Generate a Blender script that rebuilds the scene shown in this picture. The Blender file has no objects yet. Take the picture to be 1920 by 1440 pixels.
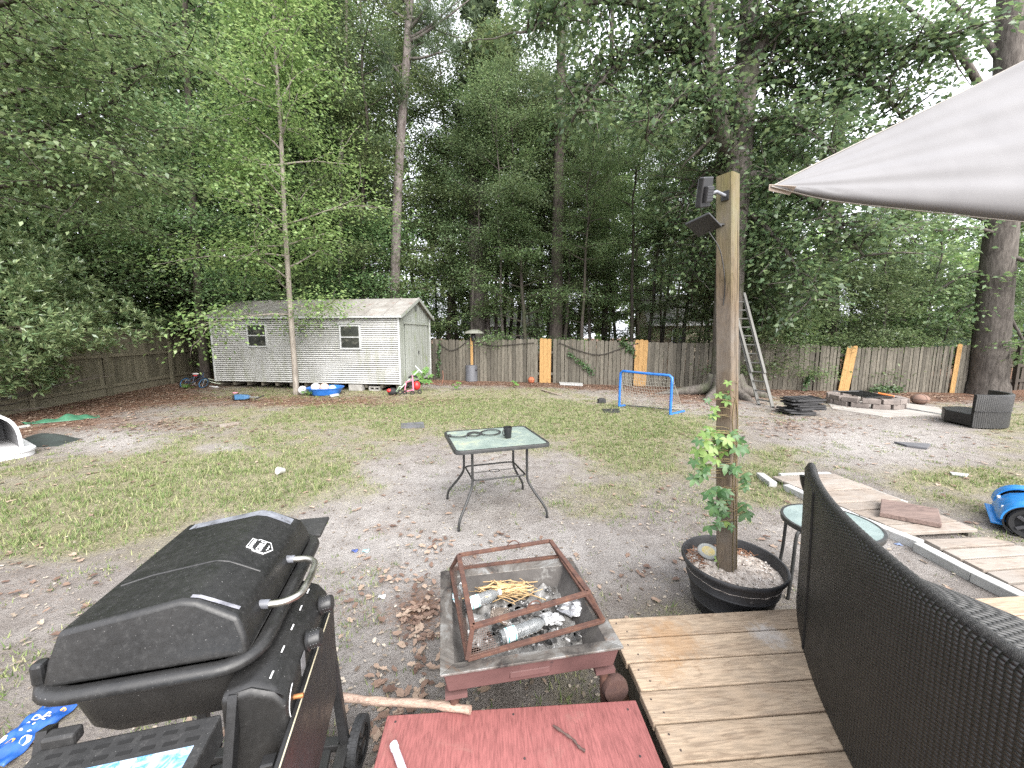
import bpy, math, random
import numpy as np
from mathutils import Vector, Matrix, Euler

# ---------------------------------------------------------------- camera, sky, sun, exposure
S = bpy.context.scene
COL = S.collection
H = 1.75                      # eye height above the yard
PITCH = math.radians(7.125)
F = 720.0                     # focal length in pixels of the 1920 px wide photograph
CP, SP = math.cos(PITCH), math.sin(PITCH)
R = math.radians

cam_d = bpy.data.cameras.new("camera")
cam = bpy.data.objects.new("camera", cam_d)
COL.objects.link(cam)
cam.location = (0, 0, H)
cam.rotation_euler = (math.pi / 2 - PITCH, 0, 0)
cam_d.sensor_width = 36.0
cam_d.lens = 36.0 * F / 1920.0
cam_d.clip_start = 0.02
cam_d.clip_end = 600.0
S.camera = cam

SUN_EL, SUN_AZ = R(40), R(152)          # behind the viewer; veiled by cloud
W = bpy.data.worlds.new("World")
S.world = W
W.use_nodes = True
nt = W.node_tree
nt.nodes.clear()
out = nt.nodes.new("ShaderNodeOutputWorld")
bg = nt.nodes.new("ShaderNodeBackground")
sky = nt.nodes.new("ShaderNodeTexSky")
sky.sky_type = 'NISHITA'
sky.sun_disc = False
sky.sun_elevation = SUN_EL
sky.sun_rotation = SUN_AZ
sky.air_density = 1.0
sky.dust_density = 4.0
sky.ozone_density = 1.0
hs = nt.nodes.new("ShaderNodeHueSaturation")
hs.inputs["Saturation"].default_value = 0.25
mx = nt.nodes.new("ShaderNodeMix")
mx.data_type = 'RGBA'
mx.inputs[0].default_value = 0.6
mx.inputs[7].default_value = (10.6, 10.9, 11.9, 1)     # an even veil of cloud
nt.links.new(sky.outputs[0], hs.inputs["Color"])
nt.links.new(hs.outputs[0], mx.inputs[6])
nt.links.new(mx.outputs[2], bg.inputs["Color"])
bg.inputs["Strength"].default_value = 0.15
nt.links.new(bg.outputs[0], out.inputs["Surface"])

sun_d = bpy.data.lights.new("sun", 'SUN')
sun_d.energy = 3.4
sun_d.angle = R(60)
sun_d.color = (1.0, 0.96, 0.9)
sun = bpy.data.objects.new("sun", sun_d)
COL.objects.link(sun)
sun.location = (0, 0, 30)
# light travels from azimuth SUN_AZ (measured as the sky does, clockwise from +Y)
_d = Vector((math.sin(SUN_AZ) * math.cos(SUN_EL), math.cos(SUN_AZ) * math.cos(SUN_EL), math.sin(SUN_EL)))
sun.rotation_euler = _d.to_track_quat('Z', 'Y').to_euler()

S.view_settings.view_transform = 'Standard'
S.view_settings.look = 'None'
S.view_settings.exposure = 1.22
S.view_settings.gamma = 1.0
S.render.engine = 'CYCLES'
cy = S.cycles
cy.use_denoising = False
try:
    cy.denoiser = 'OPENIMAGEDENOISE'
    cy.denoising_input_passes = 'RGB_ALBEDO_NORMAL'
except Exception:
    pass
cy.max_bounces = 8
cy.diffuse_bounces = 5
cy.glossy_bounces = 3
cy.transmission_bounces = 5
cy.transparent_max_bounces = 8
cy.caustics_reflective = False
cy.caustics_refractive = False
cy.use_adaptive_sampling = True
cy.adaptive_threshold = 0.012
cy.sample_clamp_indirect = 4.0

rnd = random.Random(7)
rng = np.random.default_rng(11)

# ---------------------------------------------------------------- small geometry helpers
def g(px, py, z=0.0):
    """Point at height z that the photograph shows at pixel (px, py) of 1920x1440."""
    u, v = (px - 960) / F, (py - 720) / F
    t = (H - z) / (SP + v * CP)
    return Vector((t * u, t * (CP - v * SP), z))

def at_y(px, py, Y):
    """Point on the vertical plane y = Y seen at pixel (px, py)."""
    u, v = (px - 960) / F, (py - 720) / F
    t = Y / (CP - v * SP)
    return Vector((t * u, Y, H - t * (SP + v * CP)))

def proj(x, y, z):
    t = y * CP + (H - z) * SP
    return 960 + F * x / t, 720 + F * ((H - z) * CP - y * SP) / t

def tag(o, label=None, cat=None, group=None, kind=None):
    if label: o["label"] = label
    if cat: o["category"] = cat
    if group: o["group"] = group
    if kind or (label and cat): o["kind"] = kind or "thing"
    return o

def thing(name, label, cat, loc=(0, 0, 0), rz=0.0, group=None, rot=None):
    o = bpy.data.objects.new(name, None)
    COL.objects.link(o)
    o.empty_display_size = 0.1
    o.location = loc
    o.rotation_euler = rot if rot else (0, 0, rz)
    return tag(o, label, cat, group)

def copy_tree(o, parent=None):
    c = o.copy()
    COL.objects.link(c)
    if parent is not None:
        c.parent = parent
    for ch in [x for x in COL.objects if x.parent == o]:
        copy_tree(ch, c)
    return c

class MB:
    """Collects pieces of one mesh."""
    def __init__(s):
        s.v = []; s.f = []; s.uv = []

    def add(s, vs, fs, M=None):
        o = len(s.v)
        if M is not None:
            vs = [M @ Vector(p) for p in vs]
        s.v.extend([tuple(p) for p in vs])
        s.f.extend([tuple(i + o for i in f) for f in fs])
        return s

    def box(s, c, size, rz=0.0, M=None):
        hx, hy, hz = size[0] / 2, size[1] / 2, size[2] / 2
        Rm = Matrix.Translation(c) @ Matrix.Rotation(rz, 4, 'Z')
        if M is not None:
            Rm = M @ Rm
        vs = [Rm @ Vector((x, y, z)) for z in (-hz, hz) for y in (-hy, hy) for x in (-hx, hx)]
        fs = [(0, 2, 3, 1), (4, 5, 7, 6), (0, 1, 5, 4), (2, 6, 7, 3), (0, 4, 6, 2), (1, 3, 7, 5)]
        return s.add(vs, fs)

    def bar(s, a, b, w, h, up=(0, 0, 1)):
        a, b = Vector(a), Vector(b)
        d = (b - a).normalized()
        up = Vector(up)
        if abs(d.dot(up)) > 0.98:
            up = Vector((0, 1, 0))
        sx = d.cross(up).normalized()
        uz = sx.cross(d).normalized()
        vs = []
        for p in (a, b):
            for i, j in ((-1, -1), (1, -1), (1, 1), (-1, 1)):
                vs.append(p + sx * (i * w / 2) + uz * (j * h / 2))
        fs = [(0, 1, 2, 3), (7, 6, 5, 4), (0, 4, 5, 1), (1, 5, 6, 2), (2, 6, 7, 3), (3, 7, 4, 0)]
        return s.add(vs, fs)

    def tube(s, pts, r, n=8, closed=False, caps=True, flat=1.0):
        pts = [Vector(p) for p in pts]
        m = len(pts)
        rs = r if isinstance(r, (list, tuple)) else [r] * m
        tang = []
        for i in range(m):
            if closed:
                d = pts[(i + 1) % m] - pts[(i - 1) % m]
            else:
                d = pts[min(i + 1, m - 1)] - pts[max(i - 1, 0)]
            tang.append(d.normalized() if d.length > 1e-9 else Vector((0, 0, 1)))
        up = Vector((0, 0, 1)) if abs(tang[0].z) < 0.9 else Vector((1, 0, 0))
        nrm = (up - tang[0] * up.dot(tang[0])).normalized()
        vs = []
        for i in range(m):
            nrm = nrm - tang[i] * nrm.dot(tang[i])
            if nrm.length < 1e-6:
                nrm = tang[i].orthogonal()
            nrm.normalize()
            bn = tang[i].cross(nrm)
            for k in range(n):
                a = 2 * math.pi * k / n
                vs.append(pts[i] + (nrm * (math.cos(a) * flat) + bn * math.sin(a)) * rs[i])
        fs = []
        for i in range(m if closed else m - 1):
            j = (i + 1) % m
            for k in range(n):
                k2 = (k + 1) % n
                fs.append((i * n + k, i * n + k2, j * n + k2, j * n + k))
        if caps and not closed:
            fs.append(tuple(range(n - 1, -1, -1)))
            fs.append(tuple((m - 1) * n + k for k in range(n)))
        return s.add(vs, fs)

    def lathe(s, prof, n=24, c=(0, 0, 0), M=None, cap0=True, cap1=True):
        vs, fs = [], []
        m = len(prof)
        for (r, z) in prof:
            for k in range(n):
                a = 2 * math.pi * k / n
                vs.append((c[0] + r * math.cos(a), c[1] + r * math.sin(a), c[2] + z))
        for i in range(m - 1):
            for k in range(n):
                k2 = (k + 1) % n
                fs.append((i * n + k, i * n + k2, (i + 1) * n + k2, (i + 1) * n + k))
        if cap0: fs.append(tuple(range(n - 1, -1, -1)))
        if cap1: fs.append(tuple((m - 1) * n + k for k in range(n)))
        return s.add(vs, fs, M)

    def prism(s, poly, z0, z1, M=None):
        n = len(poly)
        vs = [(p[0], p[1], z0) for p in poly] + [(p[0], p[1], z1) for p in poly]
        fs = [tuple(range(n - 1, -1, -1)), tuple(range(n, 2 * n))]
        for k in range(n):
            k2 = (k + 1) % n
            fs.append((k, k2, n + k2, n + k))
        return s.add(vs, fs, M)

    def loft(s, rings, closed=True, cap0=True, cap1=True):
        n = len(rings[0])
        vs = [p for rg in rings for p in rg]
        fs = []
        for i in range(len(rings) - 1):
            for k in range(n if closed else n - 1):
                k2 = (k + 1) % n
                fs.append((i * n + k, i * n + k2, (i + 1) * n + k2, (i + 1) * n + k))
        if cap0: fs.append(tuple(range(n - 1, -1, -1)))
        if cap1: fs.append(tuple((len(rings) - 1) * n + k for k in range(n)))
        return s.add(vs, fs)

    def grid(s, fn, nu, nv):
        vs = [fn(i / nu, j / nv) for j in range(nv + 1) for i in range(nu + 1)]
        fs = []
        for j in range(nv):
            for i in range(nu):
                a = j * (nu + 1) + i
                fs.append((a, a + 1, a + nu + 2, a + nu + 1))
        return s.add(vs, fs)

    def ball(s, c, r, n=12, m=8, sc=(1, 1, 1)):
        prof = [(r * math.sin(math.pi * i / m), -r * math.cos(math.pi * i / m)) for i in range(m + 1)]
        prof[0] = (r * 0.02, -r); prof[-1] = (r * 0.02, r)
        M = Matrix.Translation(c) @ Matrix.Diagonal((sc[0], sc[1], sc[2], 1))
        return s.lathe(prof, n, M=M)

    def build(s, name, mat, parent=None, smooth=None, bevel=0.0, seg=2, loc=None, rz=0.0, solid=0.0):
        me = bpy.data.meshes.new(name)
        me.from_pydata(s.v, [], s.f)
        me.update()
        if mat is not None:
            for m in (mat if isinstance(mat, (list, tuple)) else [mat]):
                me.materials.append(m)
        if smooth is not None:
            me.polygons.foreach_set("use_smooth", [True] * len(me.polygons))
            me.set_sharp_from_angle(angle=R(smooth))
        o = bpy.data.objects.new(name, me)
        COL.objects.link(o)
        if loc is not None: o.location = loc
        o.rotation_euler = (0, 0, rz)
        if parent is not None: o.parent = parent
        if solid:
            m = o.modifiers.new("solid", 'SOLIDIFY'); m.thickness = solid; m.offset = 0
        if bevel:
            m = o.modifiers.new("bevel", 'BEVEL'); m.width = bevel; m.segments = seg
            m.limit_method = 'ANGLE'; m.angle_limit = R(35); m.harden_normals = False
        return o

def mesh_np(name, V, Fq, mat, attr=None):
    """Mesh from numpy vertices (n,3) and equal-sided faces (m,k)."""
    V = np.ascontiguousarray(V, dtype=np.float32)
    Fq = np.ascontiguousarray(Fq, dtype=np.int32)
    me = bpy.data.meshes.new(name)
    m, k = Fq.shape
    me.vertices.add(len(V)); me.vertices.foreach_set("co", V.ravel())
    me.loops.add(m * k); me.loops.foreach_set("vertex_index", Fq.ravel())
    me.polygons.add(m)
    me.polygons.foreach_set("loop_start", np.arange(0, m * k, k, dtype=np.int32))
    me.polygons.foreach_set("loop_total", np.full(m, k, dtype=np.int32))
    me.update(calc_edges=True)
    if mat: me.materials.append(mat)
    return me

def obj(name, me, parent=None, loc=(0, 0, 0)):
    o = bpy.data.objects.new(name, me)
    COL.objects.link(o)
    o.location = loc
    if parent is not None: o.parent = parent
    return o

def bez(pts, n=8):
    """Smooth Catmull-Rom curve through points."""
    P = [Vector(p) for p in pts]
    P = [P[0] * 2 - P[1]] + P + [P[-1] * 2 - P[-2]]
    out = []
    for i in range(1, len(P) - 2):
        for k in range(n):
            t = k / n
            a, b, c, d = P[i - 1], P[i], P[i + 1], P[i + 2]
            out.append(0.5 * ((2 * b) + (c - a) * t + (2 * a - 5 * b + 4 * c - d) * t * t + (3 * b - a - 3 * c + d) * t ** 3))
    out.append(P[-2])
    return out

def rrect(hx, hy, r, n=5, cx=0, cy=0):
    pts = []
    for (sx, sy, a0) in ((1, -1, -90), (1, 1, 0), (-1, 1, 90), (-1, -1, 180)):
        for k in range(n + 1):
            a = R(a0 + 90 * k / n)
            pts.append((cx + sx * (hx - r) + r * math.cos(a), cy + sy * (hy - r) + r * math.sin(a)))
    return pts

# ---------------------------------------------------------------- numpy noise
def vnoise(x, y, seed=0):
    def h(i, j):
        n = (i * 374761393 + j * 668265263 + seed * 1442695041) & 0x7fffffff
        n = ((n ^ (n >> 13)) * 1274126177) & 0x7fffffff
        return ((n ^ (n >> 16)) & 0xffff) / 65535.0
    xi, yi = np.floor(x).astype(np.int64), np.floor(y).astype(np.int64)
    fx, fy = x - xi, y - yi
    fx, fy = fx * fx * (3 - 2 * fx), fy * fy * (3 - 2 * fy)
    return (h(xi, yi) * (1 - fx) + h(xi + 1, yi) * fx) * (1 - fy) + (h(xi, yi + 1) * (1 - fx) + h(xi + 1, yi + 1) * fx) * fy

def fbm(x, y, sc, octv=4, seed=0):
    t, a, s = 0, 0.5, 0
    for o in range(octv):
        t = t + a * vnoise(x * sc, y * sc, seed + o * 17); s += a
        a *= 0.5; sc *= 2.03
    return t / s

# ---------------------------------------------------------------- materials
def new_mat(name):
    m = bpy.data.materials.new(name)
    m.use_nodes = True
    t = m.node_tree
    b = t.nodes["Principled BSDF"]
    return m, t, b

def nd(t, kind, **kw):
    n = t.nodes.new(kind)
    for k, v in kw.items():
        setattr(n, k, v)
    return n

def coords(t, stretch=(1, 1, 1), per_object=False, rot=(0, 0, 0)):
    tc = nd(t, "ShaderNodeTexCoord")
    mp = nd(t, "ShaderNodeMapping")
    mp.inputs["Scale"].default_value = stretch
    mp.inputs["Rotation"].default_value = rot
    t.links.new(tc.outputs["Object"], mp.inputs["Vector"])
    if per_object:
        oi = nd(t, "ShaderNodeObjectInfo")
        ml = nd(t, "ShaderNodeMath", operation='MULTIPLY')
        ml.inputs[1].default_value = 37.0
        t.links.new(oi.outputs["Random"], ml.inputs[0])
        t.links.new(ml.outputs[0], mp.inputs["Location"])
    return mp.outputs["Vector"]

def tex_noise(t, vec, scale, detail=6, rough=0.6, dist=0.0):
    n = nd(t, "ShaderNodeTexNoise")
    n.inputs["Scale"].default_value = scale
    n.inputs["Detail"].default_value = detail
    n.inputs["Roughness"].default_value = rough
    n.inputs["Distortion"].default_value = dist
    if vec is not None: t.links.new(vec, n.inputs["Vector"])
    return n.outputs["Fac"]

def ramp(t, fac, stops):
    r = nd(t, "ShaderNodeValToRGB")
    el = r.color_ramp.elements
    while len(el) < len(stops): el.new(0.5)
    for e, (p, c) in zip(el, stops):
        e.position = p
        e.color = (c[0], c[1], c[2], 1) if not isinstance(c, (int, float)) else (c, c, c, 1)
    t.links.new(fac, r.inputs["Fac"])
    return r.outputs["Color"]

def mix(t, fac, a, b, mode='MIX'):
    m = nd(t, "ShaderNodeMix", data_type='RGBA', blend_type=mode)
    if isinstance(fac, (int, float)): m.inputs[0].default_value = fac
    else: t.links.new(fac, m.inputs[0])
    for v, i in ((a, 6), (b, 7)):
        if isinstance(v, tuple): m.inputs[i].default_value = (v[0], v[1], v[2], 1)
        else: t.links.new(v, m.inputs[i])
    return m.outputs[2]

def math_n(t, op, a, b=None, clamp=False):
    m = nd(t, "ShaderNodeMath", operation=op, use_clamp=clamp)
    for v, i in ((a, 0), (b, 1)):
        if v is None: continue
        if isinstance(v, (int, float)): m.inputs[i].default_value = v
        else: t.links.new(v, m.inputs[i])
    return m.outputs[0]

def bump(t, b, hgt, strength=0.3, dist=0.01):
    n = nd(t, "ShaderNodeBump")
    n.inputs["Strength"].default_value = strength
    n.inputs["Distance"].default_value = dist
    t.links.new(hgt, n.inputs["Height"])
    t.links.new(n.outputs["Normal"], b.inputs["Normal"])
    return n

def island_vary(t, col, amt=0.35, sat=None):
    """Each loose piece of a mesh a little lighter or darker."""
    ge = nd(t, "ShaderNodeNewGeometry")
    mr = nd(t, "ShaderNodeMapRange")
    mr.inputs["To Min"].default_value = 1 - amt
    mr.inputs["To Max"].default_value = 1 + amt
    t.links.new(ge.outputs["Random Per Island"], mr.inputs["Value"])
    h = nd(t, "ShaderNodeHueSaturation")
    t.links.new(mr.outputs[0], h.inputs["Value"])
    t.links.new(col, h.inputs["Color"])
    return h.outputs[0]

def M_plain(name, c1, c2=None, scale=8, stretch=(1, 1, 1), rough=0.6, metal=0.0, bmp=0.15, bscale=None, isl=0.0,
            spots=None, spot_scale=30, spot_at=0.62, spec=0.5, per_object=False, rough_var=0.12, bdist=0.004):
    """Slightly uneven surface: two tones by noise, optional specks, roughness variation, fine bump."""
    m, t, b = new_mat(name)
    v = coords(t, stretch, per_object)
    n1 = tex_noise(t, v, scale)
    c2 = c2 or tuple(x * 0.75 for x in c1)
    col = ramp(t, n1, [(0.32, c2), (0.68, c1)])
    if spots:
        n2 = tex_noise(t, v, spot_scale, 8, 0.7)
        k = ramp(t, n2, [(spot_at, 0.0), (spot_at + 0.08, 1.0)])
        col = mix(t, k, col, spots)
    if isl: col = island_vary(t, col, isl)
    t.links.new(col, b.inputs["Base Color"])
    b.inputs["Metallic"].default_value = metal
    b.inputs["Specular IOR Level"].default_value = spec
    rr = ramp(t, n1, [(0.3, max(0.02, rough - rough_var)), (0.7, min(1.0, rough + rough_var))])
    t.links.new(rr, b.inputs["Roughness"])
    if bmp: bump(t, b, tex_noise(t, v, bscale or scale * 6, 6, 0.65), bmp, bdist)
    return m

def M_wood(name, light, dark, axis='X', grain=14, rough=0.85, stain=None, isl=0.15, bmp=0.35, grey=None, knots=True):
    """Sawn boards: long streaks along one axis, rings, knots, stains."""
    m, t, b = new_mat(name)
    st = {'X': (0.12, 1, 1), 'Y': (1, 0.12, 1), 'Z': (1, 1, 0.12)}[axis]
    tc = nd(t, "ShaderNodeTexCoord")
    ge = nd(t, "ShaderNodeNewGeometry")
    off = nd(t, "ShaderNodeVectorMath", operation='SCALE')
    cb = nd(t, "ShaderNodeCombineXYZ")
    for i in range(3): t.links.new(ge.outputs["Random Per Island"], cb.inputs[i])
    t.links.new(cb.outputs[0], off.inputs[0]); off.inputs["Scale"].default_value = 23.0
    ad = nd(t, "ShaderNodeVectorMath", operation='ADD')
    t.links.new(tc.outputs["Object"], ad.inputs[0]); t.links.new(off.outputs[0], ad.inputs[1])
    mp = nd(t, "ShaderNodeMapping"); mp.inputs["Scale"].default_value = st
    t.links.new(ad.outputs[0], mp.inputs["Vector"])
    v = mp.outputs["Vector"]
    n1 = tex_noise(t, v, grain, 4, 0.55, 1.2)
    # growth rings: bands of the noise itself
    rings = math_n(t, 'FRACT', math_n(t, 'MULTIPLY', n1, 9.0))
    rk = ramp(t, rings, [(0.0, dark), (0.25, light), (0.8, light), (1.0, dark)])
    fine = tex_noise(t, v, grain * 9, 3, 0.6)
    fk = ramp(t, fine, [(0.35, (0.72, 0.72, 0.72)), (0.6, (1.05, 1.05, 1.05))])
    base = mix(t, 0.55, ramp(t, n1, [(0.3, dark), (0.65, light)]), rk)
    col = mix(t, 1.0, base, fk, 'MULTIPLY')
    if grey:
        gn = tex_noise(t, ad.outputs[0], 3.0, 5, 0.65)
        col = mix(t, ramp(t, gn, [(0.4, 0.0), (0.65, 0.9)]), col, grey)
    if stain:
        sn = tex_noise(t, ad.outputs[0], 4.5, 6, 0.7, 0.6)
        col = mix(t, ramp(t, sn, [(0.58, 0.0), (0.72, 0.85)]), col, stain)
    if isl: col = island_vary(t, col, isl)
    t.links.new(col, b.inputs["Base Color"])
    b.inputs["Roughness"].default_value = rough
    b.inputs["Specular IOR Level"].default_value = 0.25
    hh = math_n(t, 'ADD', math_n(t, 'MULTIPLY', fine, 0.6), math_n(t, 'MULTIPLY', rings, 0.4))
    bump(t, b, hh, bmp, 0.003)
    return m

def M_leaf(name, c_dark, c_mid, c_light, trans=0.35, rough=0.45, hue=0.02, spec=0.5):
    """Leaves: each its own tone, each plant its own shade, light shining through."""
    m, t, b = new_mat(name)
    ge = nd(t, "ShaderNodeNewGeometry")
    col = ramp(t, ge.outputs["Random Per Island"], [(0.0, c_dark), (0.5, c_mid), (1.0, c_light)])
    oi = nd(t, "ShaderNodeObjectInfo")
    h = nd(t, "ShaderNodeHueSaturation")
    mr = nd(t, "ShaderNodeMapRange"); mr.inputs["To Min"].default_value = 0.5 - hue; mr.inputs["To Max"].default_value = 0.5 + hue
    mv = nd(t, "ShaderNodeMapRange"); mv.inputs["To Min"].default_value = 0.8; mv.inputs["To Max"].default_value = 1.2
    t.links.new(oi.outputs["Random"], mr.inputs["Value"]); t.links.new(oi.outputs["Random"], mv.inputs["Value"])
    t.links.new(mr.outputs[0], h.inputs["Hue"]); t.links.new(mv.outputs[0], h.inputs["Value"])
    t.links.new(col, h.inputs["Color"])
    t.links.new(h.outputs[0], b.inputs["Base Color"])
    b.inputs["Roughness"].default_value = rough
    b.inputs["Specular IOR Level"].default_value = spec
    tr = nd(t, "ShaderNodeBsdfTranslucent")
    tcol = nd(t, "ShaderNodeHueSaturation"); tcol.inputs["Hue"].default_value = 0.485; tcol.inputs["Value"].default_value = 1.25
    t.links.new(h.outputs[0], tcol.inputs["Color"]); t.links.new(tcol.outputs[0], tr.inputs["Color"])
    ms = nd(t, "ShaderNodeMixShader"); ms.inputs[0].default_value = trans
    t.links.new(b.outputs[0], ms.inputs[1]); t.links.new(tr.outputs[0], ms.inputs[2])
    t.links.new(ms.outputs[0], t.nodes["Material Output"].inputs["Surface"])
    return m

def M_bark(name, c1, c2, moss=None, scale=9, vs=0.22, bmp=0.8):
    m, t, b = new_mat(name)
    v = coords(t, (1, 1, vs), True)
    n1 = tex_noise(t, v, scale, 8, 0.7, 0.5)
    n2 = tex_noise(t, v, scale * 3.3, 6, 0.7)
    col = ramp(t, n1, [(0.3, c2), (0.62, c1), (0.8, tuple(min(1, x * 1.35) for x in c1))])
    col = mix(t, 1.0, col, ramp(t, n2, [(0.3, (0.55, 0.55, 0.55)), (0.6, (1.1, 1.1, 1.1))]), 'MULTIPLY')
    if moss:
        v2 = coords(t, (1, 1, 0.6), True)
        n3 = tex_noise(t, v2, 1.6, 5, 0.6)
        col = mix(t, ramp(t, n3, [(0.5, 0.0), (0.66, 0.8)]), col, moss)
    t.links.new(col, b.inputs["Base Color"])
    b.inputs["Roughness"].default_value = 0.95
    b.inputs["Specular IOR Level"].default_value = 0.15
    bump(t, b, math_n(t, 'ADD', n1, math_n(t, 'MULTIPLY', n2, 0.5)), bmp, 0.02)
    return m
# ---------------------------------------------------------------- ground cover masks (world space)
LF0, LF1 = np.array([-9.75, 2.0]), np.array([-13.7, 18.5])       # left fence line
FF0, FF1, FF2 = np.array([-13.6, 17.85]), np.array([10.75, 12.0]), np.array([14.0, 11.75])   # far fence line

def seg_dist(X, Y, a, b):
    d = b - a
    L2 = d @ d
    t = np.clip(((X - a[0]) * d[0] + (Y - a[1]) * d[1]) / L2, 0, 1)
    return np.hypot(X - a[0] - t * d[0], Y - a[1] - t * d[1])

def blobs(px, py, L):
    s = np.zeros_like(px)
    for (cx, cy_, rx, ry, w) in L:
        s = s + w * np.exp(-((px - cx) / rx) ** 2 - ((py - cy_) / ry) ** 2)
    return s

GRASS_B = [(200, 960, 330, 75, .95), (470, 880, 240, 55, .6), (820, 775, 430, 42, .8), (1080, 790, 200, 40, .6),
           (1190, 850, 110, 45, .55), (40, 1010, 150, 60, .6), (1140, 930, 110, 55, .42), (1450, 862, 90, 32, .75),
           (1830, 892, 120, 24, .75), (1440, 925, 90, 32, .7), (1245, 1085, 35, 18, .5), (640, 742, 260, 22, .45),
           (1900, 795, 70, 42, .6), (1600, 745, 180, 12, .5), (560, 915, 120, 40, .5), (1270, 810, 70, 30, .4),
           (680, 930, 60, 40, .25), (1480, 760, 60, 20, .35), (1780, 1005, 30, 10, .4), (1130, 960, 100, 20, .3)]
SAND_B = [(200, 828, 100, 22, .95), (410, 842, 55, 9, .7), (720, 1010, 260, 110, .95), (900, 890, 200, 38, .7),
          (1080, 1040, 240, 60, .9), (1650, 835, 190, 45, .9), (1100, 748, 140, 14, .35), (1250, 765, 100, 16, .3),
          (1550, 1000, 140, 60, .7), (640, 1250, 300, 150, .8), (200, 1150, 260, 80, .45), (1380, 760, 120, 25, .3),
          (1700, 1060, 250, 60, .8), (830, 735, 60, 10, .2)]
LEAF_B = [(60, 1095, 170, 80, .26), (640, 1145, 110, 55, .4), (795, 1140, 55, 80, .42), (735, 990, 60, 25, .35),
          (1700, 735, 220, 22, .75), (1300, 745, 140, 25, .5), (590, 752, 260, 14, .65), (520, 1400, 120, 60, .5), (700, 1060, 60, 20, .3),
          (1210, 1080, 120, 60, .25), (330, 800, 200, 20, .3), (1200, 1290, 60, 60, .9), (1500, 800, 150, 30, .3)]

def cover(X, Y):
    """grass, leaf litter, bare sand at ground points."""
    t = np.maximum(Y * CP + H * SP, 0.35)
    px = 960 + F * X / t
    py = 720 + F * (H * CP - Y * SP) / t
    n1 = fbm(X + 50, Y + 50, 0.9, 4, 3)
    n2 = fbm(X + 50, Y + 50, 3.1, 4, 9)
    sand = blobs(px, py, SAND_B)
    sand = np.clip(sand * (0.45 + 1.1 * n1), 0, 1)
    dl = seg_dist(X, Y, LF0, LF1)
    df = np.minimum(seg_dist(X, Y, FF0, FF1), seg_dist(X, Y, FF1, FF2))
    leaf = blobs(px, py, LEAF_B) + 1.25 * np.exp(-(dl / 2.1) ** 2) + 1.15 * np.exp(-(df / 1.25) ** 2)
    outside = (X < LF0[0] + (Y - LF0[1]) * (LF1[0] - LF0[0]) / (LF1[1] - LF0[1])) | (Y > FF0[1] + (X - FF0[0]) * (FF1[1] - FF0[1]) / (FF1[0] - FF0[0]) + 0.1)
    leaf = np.where(outside, 0.9, leaf)
    leaf = np.clip(leaf * (0.35 + 1.3 * n2), 0, 1)
    grass = 0.26 + blobs(px, py, GRASS_B) - 0.75 * sand - 0.7 * leaf
    grass = grass + (n1 - 0.5) * 0.9 + (n2 - 0.5) * 1.0
    grass = np.where(outside, grass * 0.2, grass)
    return np.clip(grass, 0, 1), leaf, sand

def ground_z(X, Y):
    near = np.clip((Y - 2.6) / 2.0, 0, 1)
    return (fbm(X + 90, Y + 30, 0.35, 2, 21) - 0.5) * 0.05 * near

# ---------------------------------------------------------------- ground sheet
def axis(a, b, c, d, fine, n_out):
    left = a + (b - a) * (1 - np.linspace(1, 0, n_out, endpoint=False) ** 2)
    right = c + (d - c) * (np.linspace(0, 1, n_out + 1)[1:] ** 2)
    return np.concatenate([left, np.arange(b, c, fine), [c], right])

gx = axis(-160, -13.5, 16.5, 160, 0.11, 14)
gy = axis(-30, -0.5, 16.0, 300, 0.11, 14)
GX, GY = np.meshgrid(gx, gy)
GZ = ground_z(GX, GY) + (fbm(GX + 20, GY + 20, 2.3, 3, 5) - 0.5) * 0.018
nx, ny = len(gx), len(gy)
idx = np.arange(nx * ny).reshape(ny, nx)
Fq = np.stack([idx[:-1, :-1], idx[:-1, 1:], idx[1:, 1:], idx[1:, :-1]], -1).reshape(-1, 4)
V = np.stack([GX, GY, GZ], -1).reshape(-1, 3)

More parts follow.
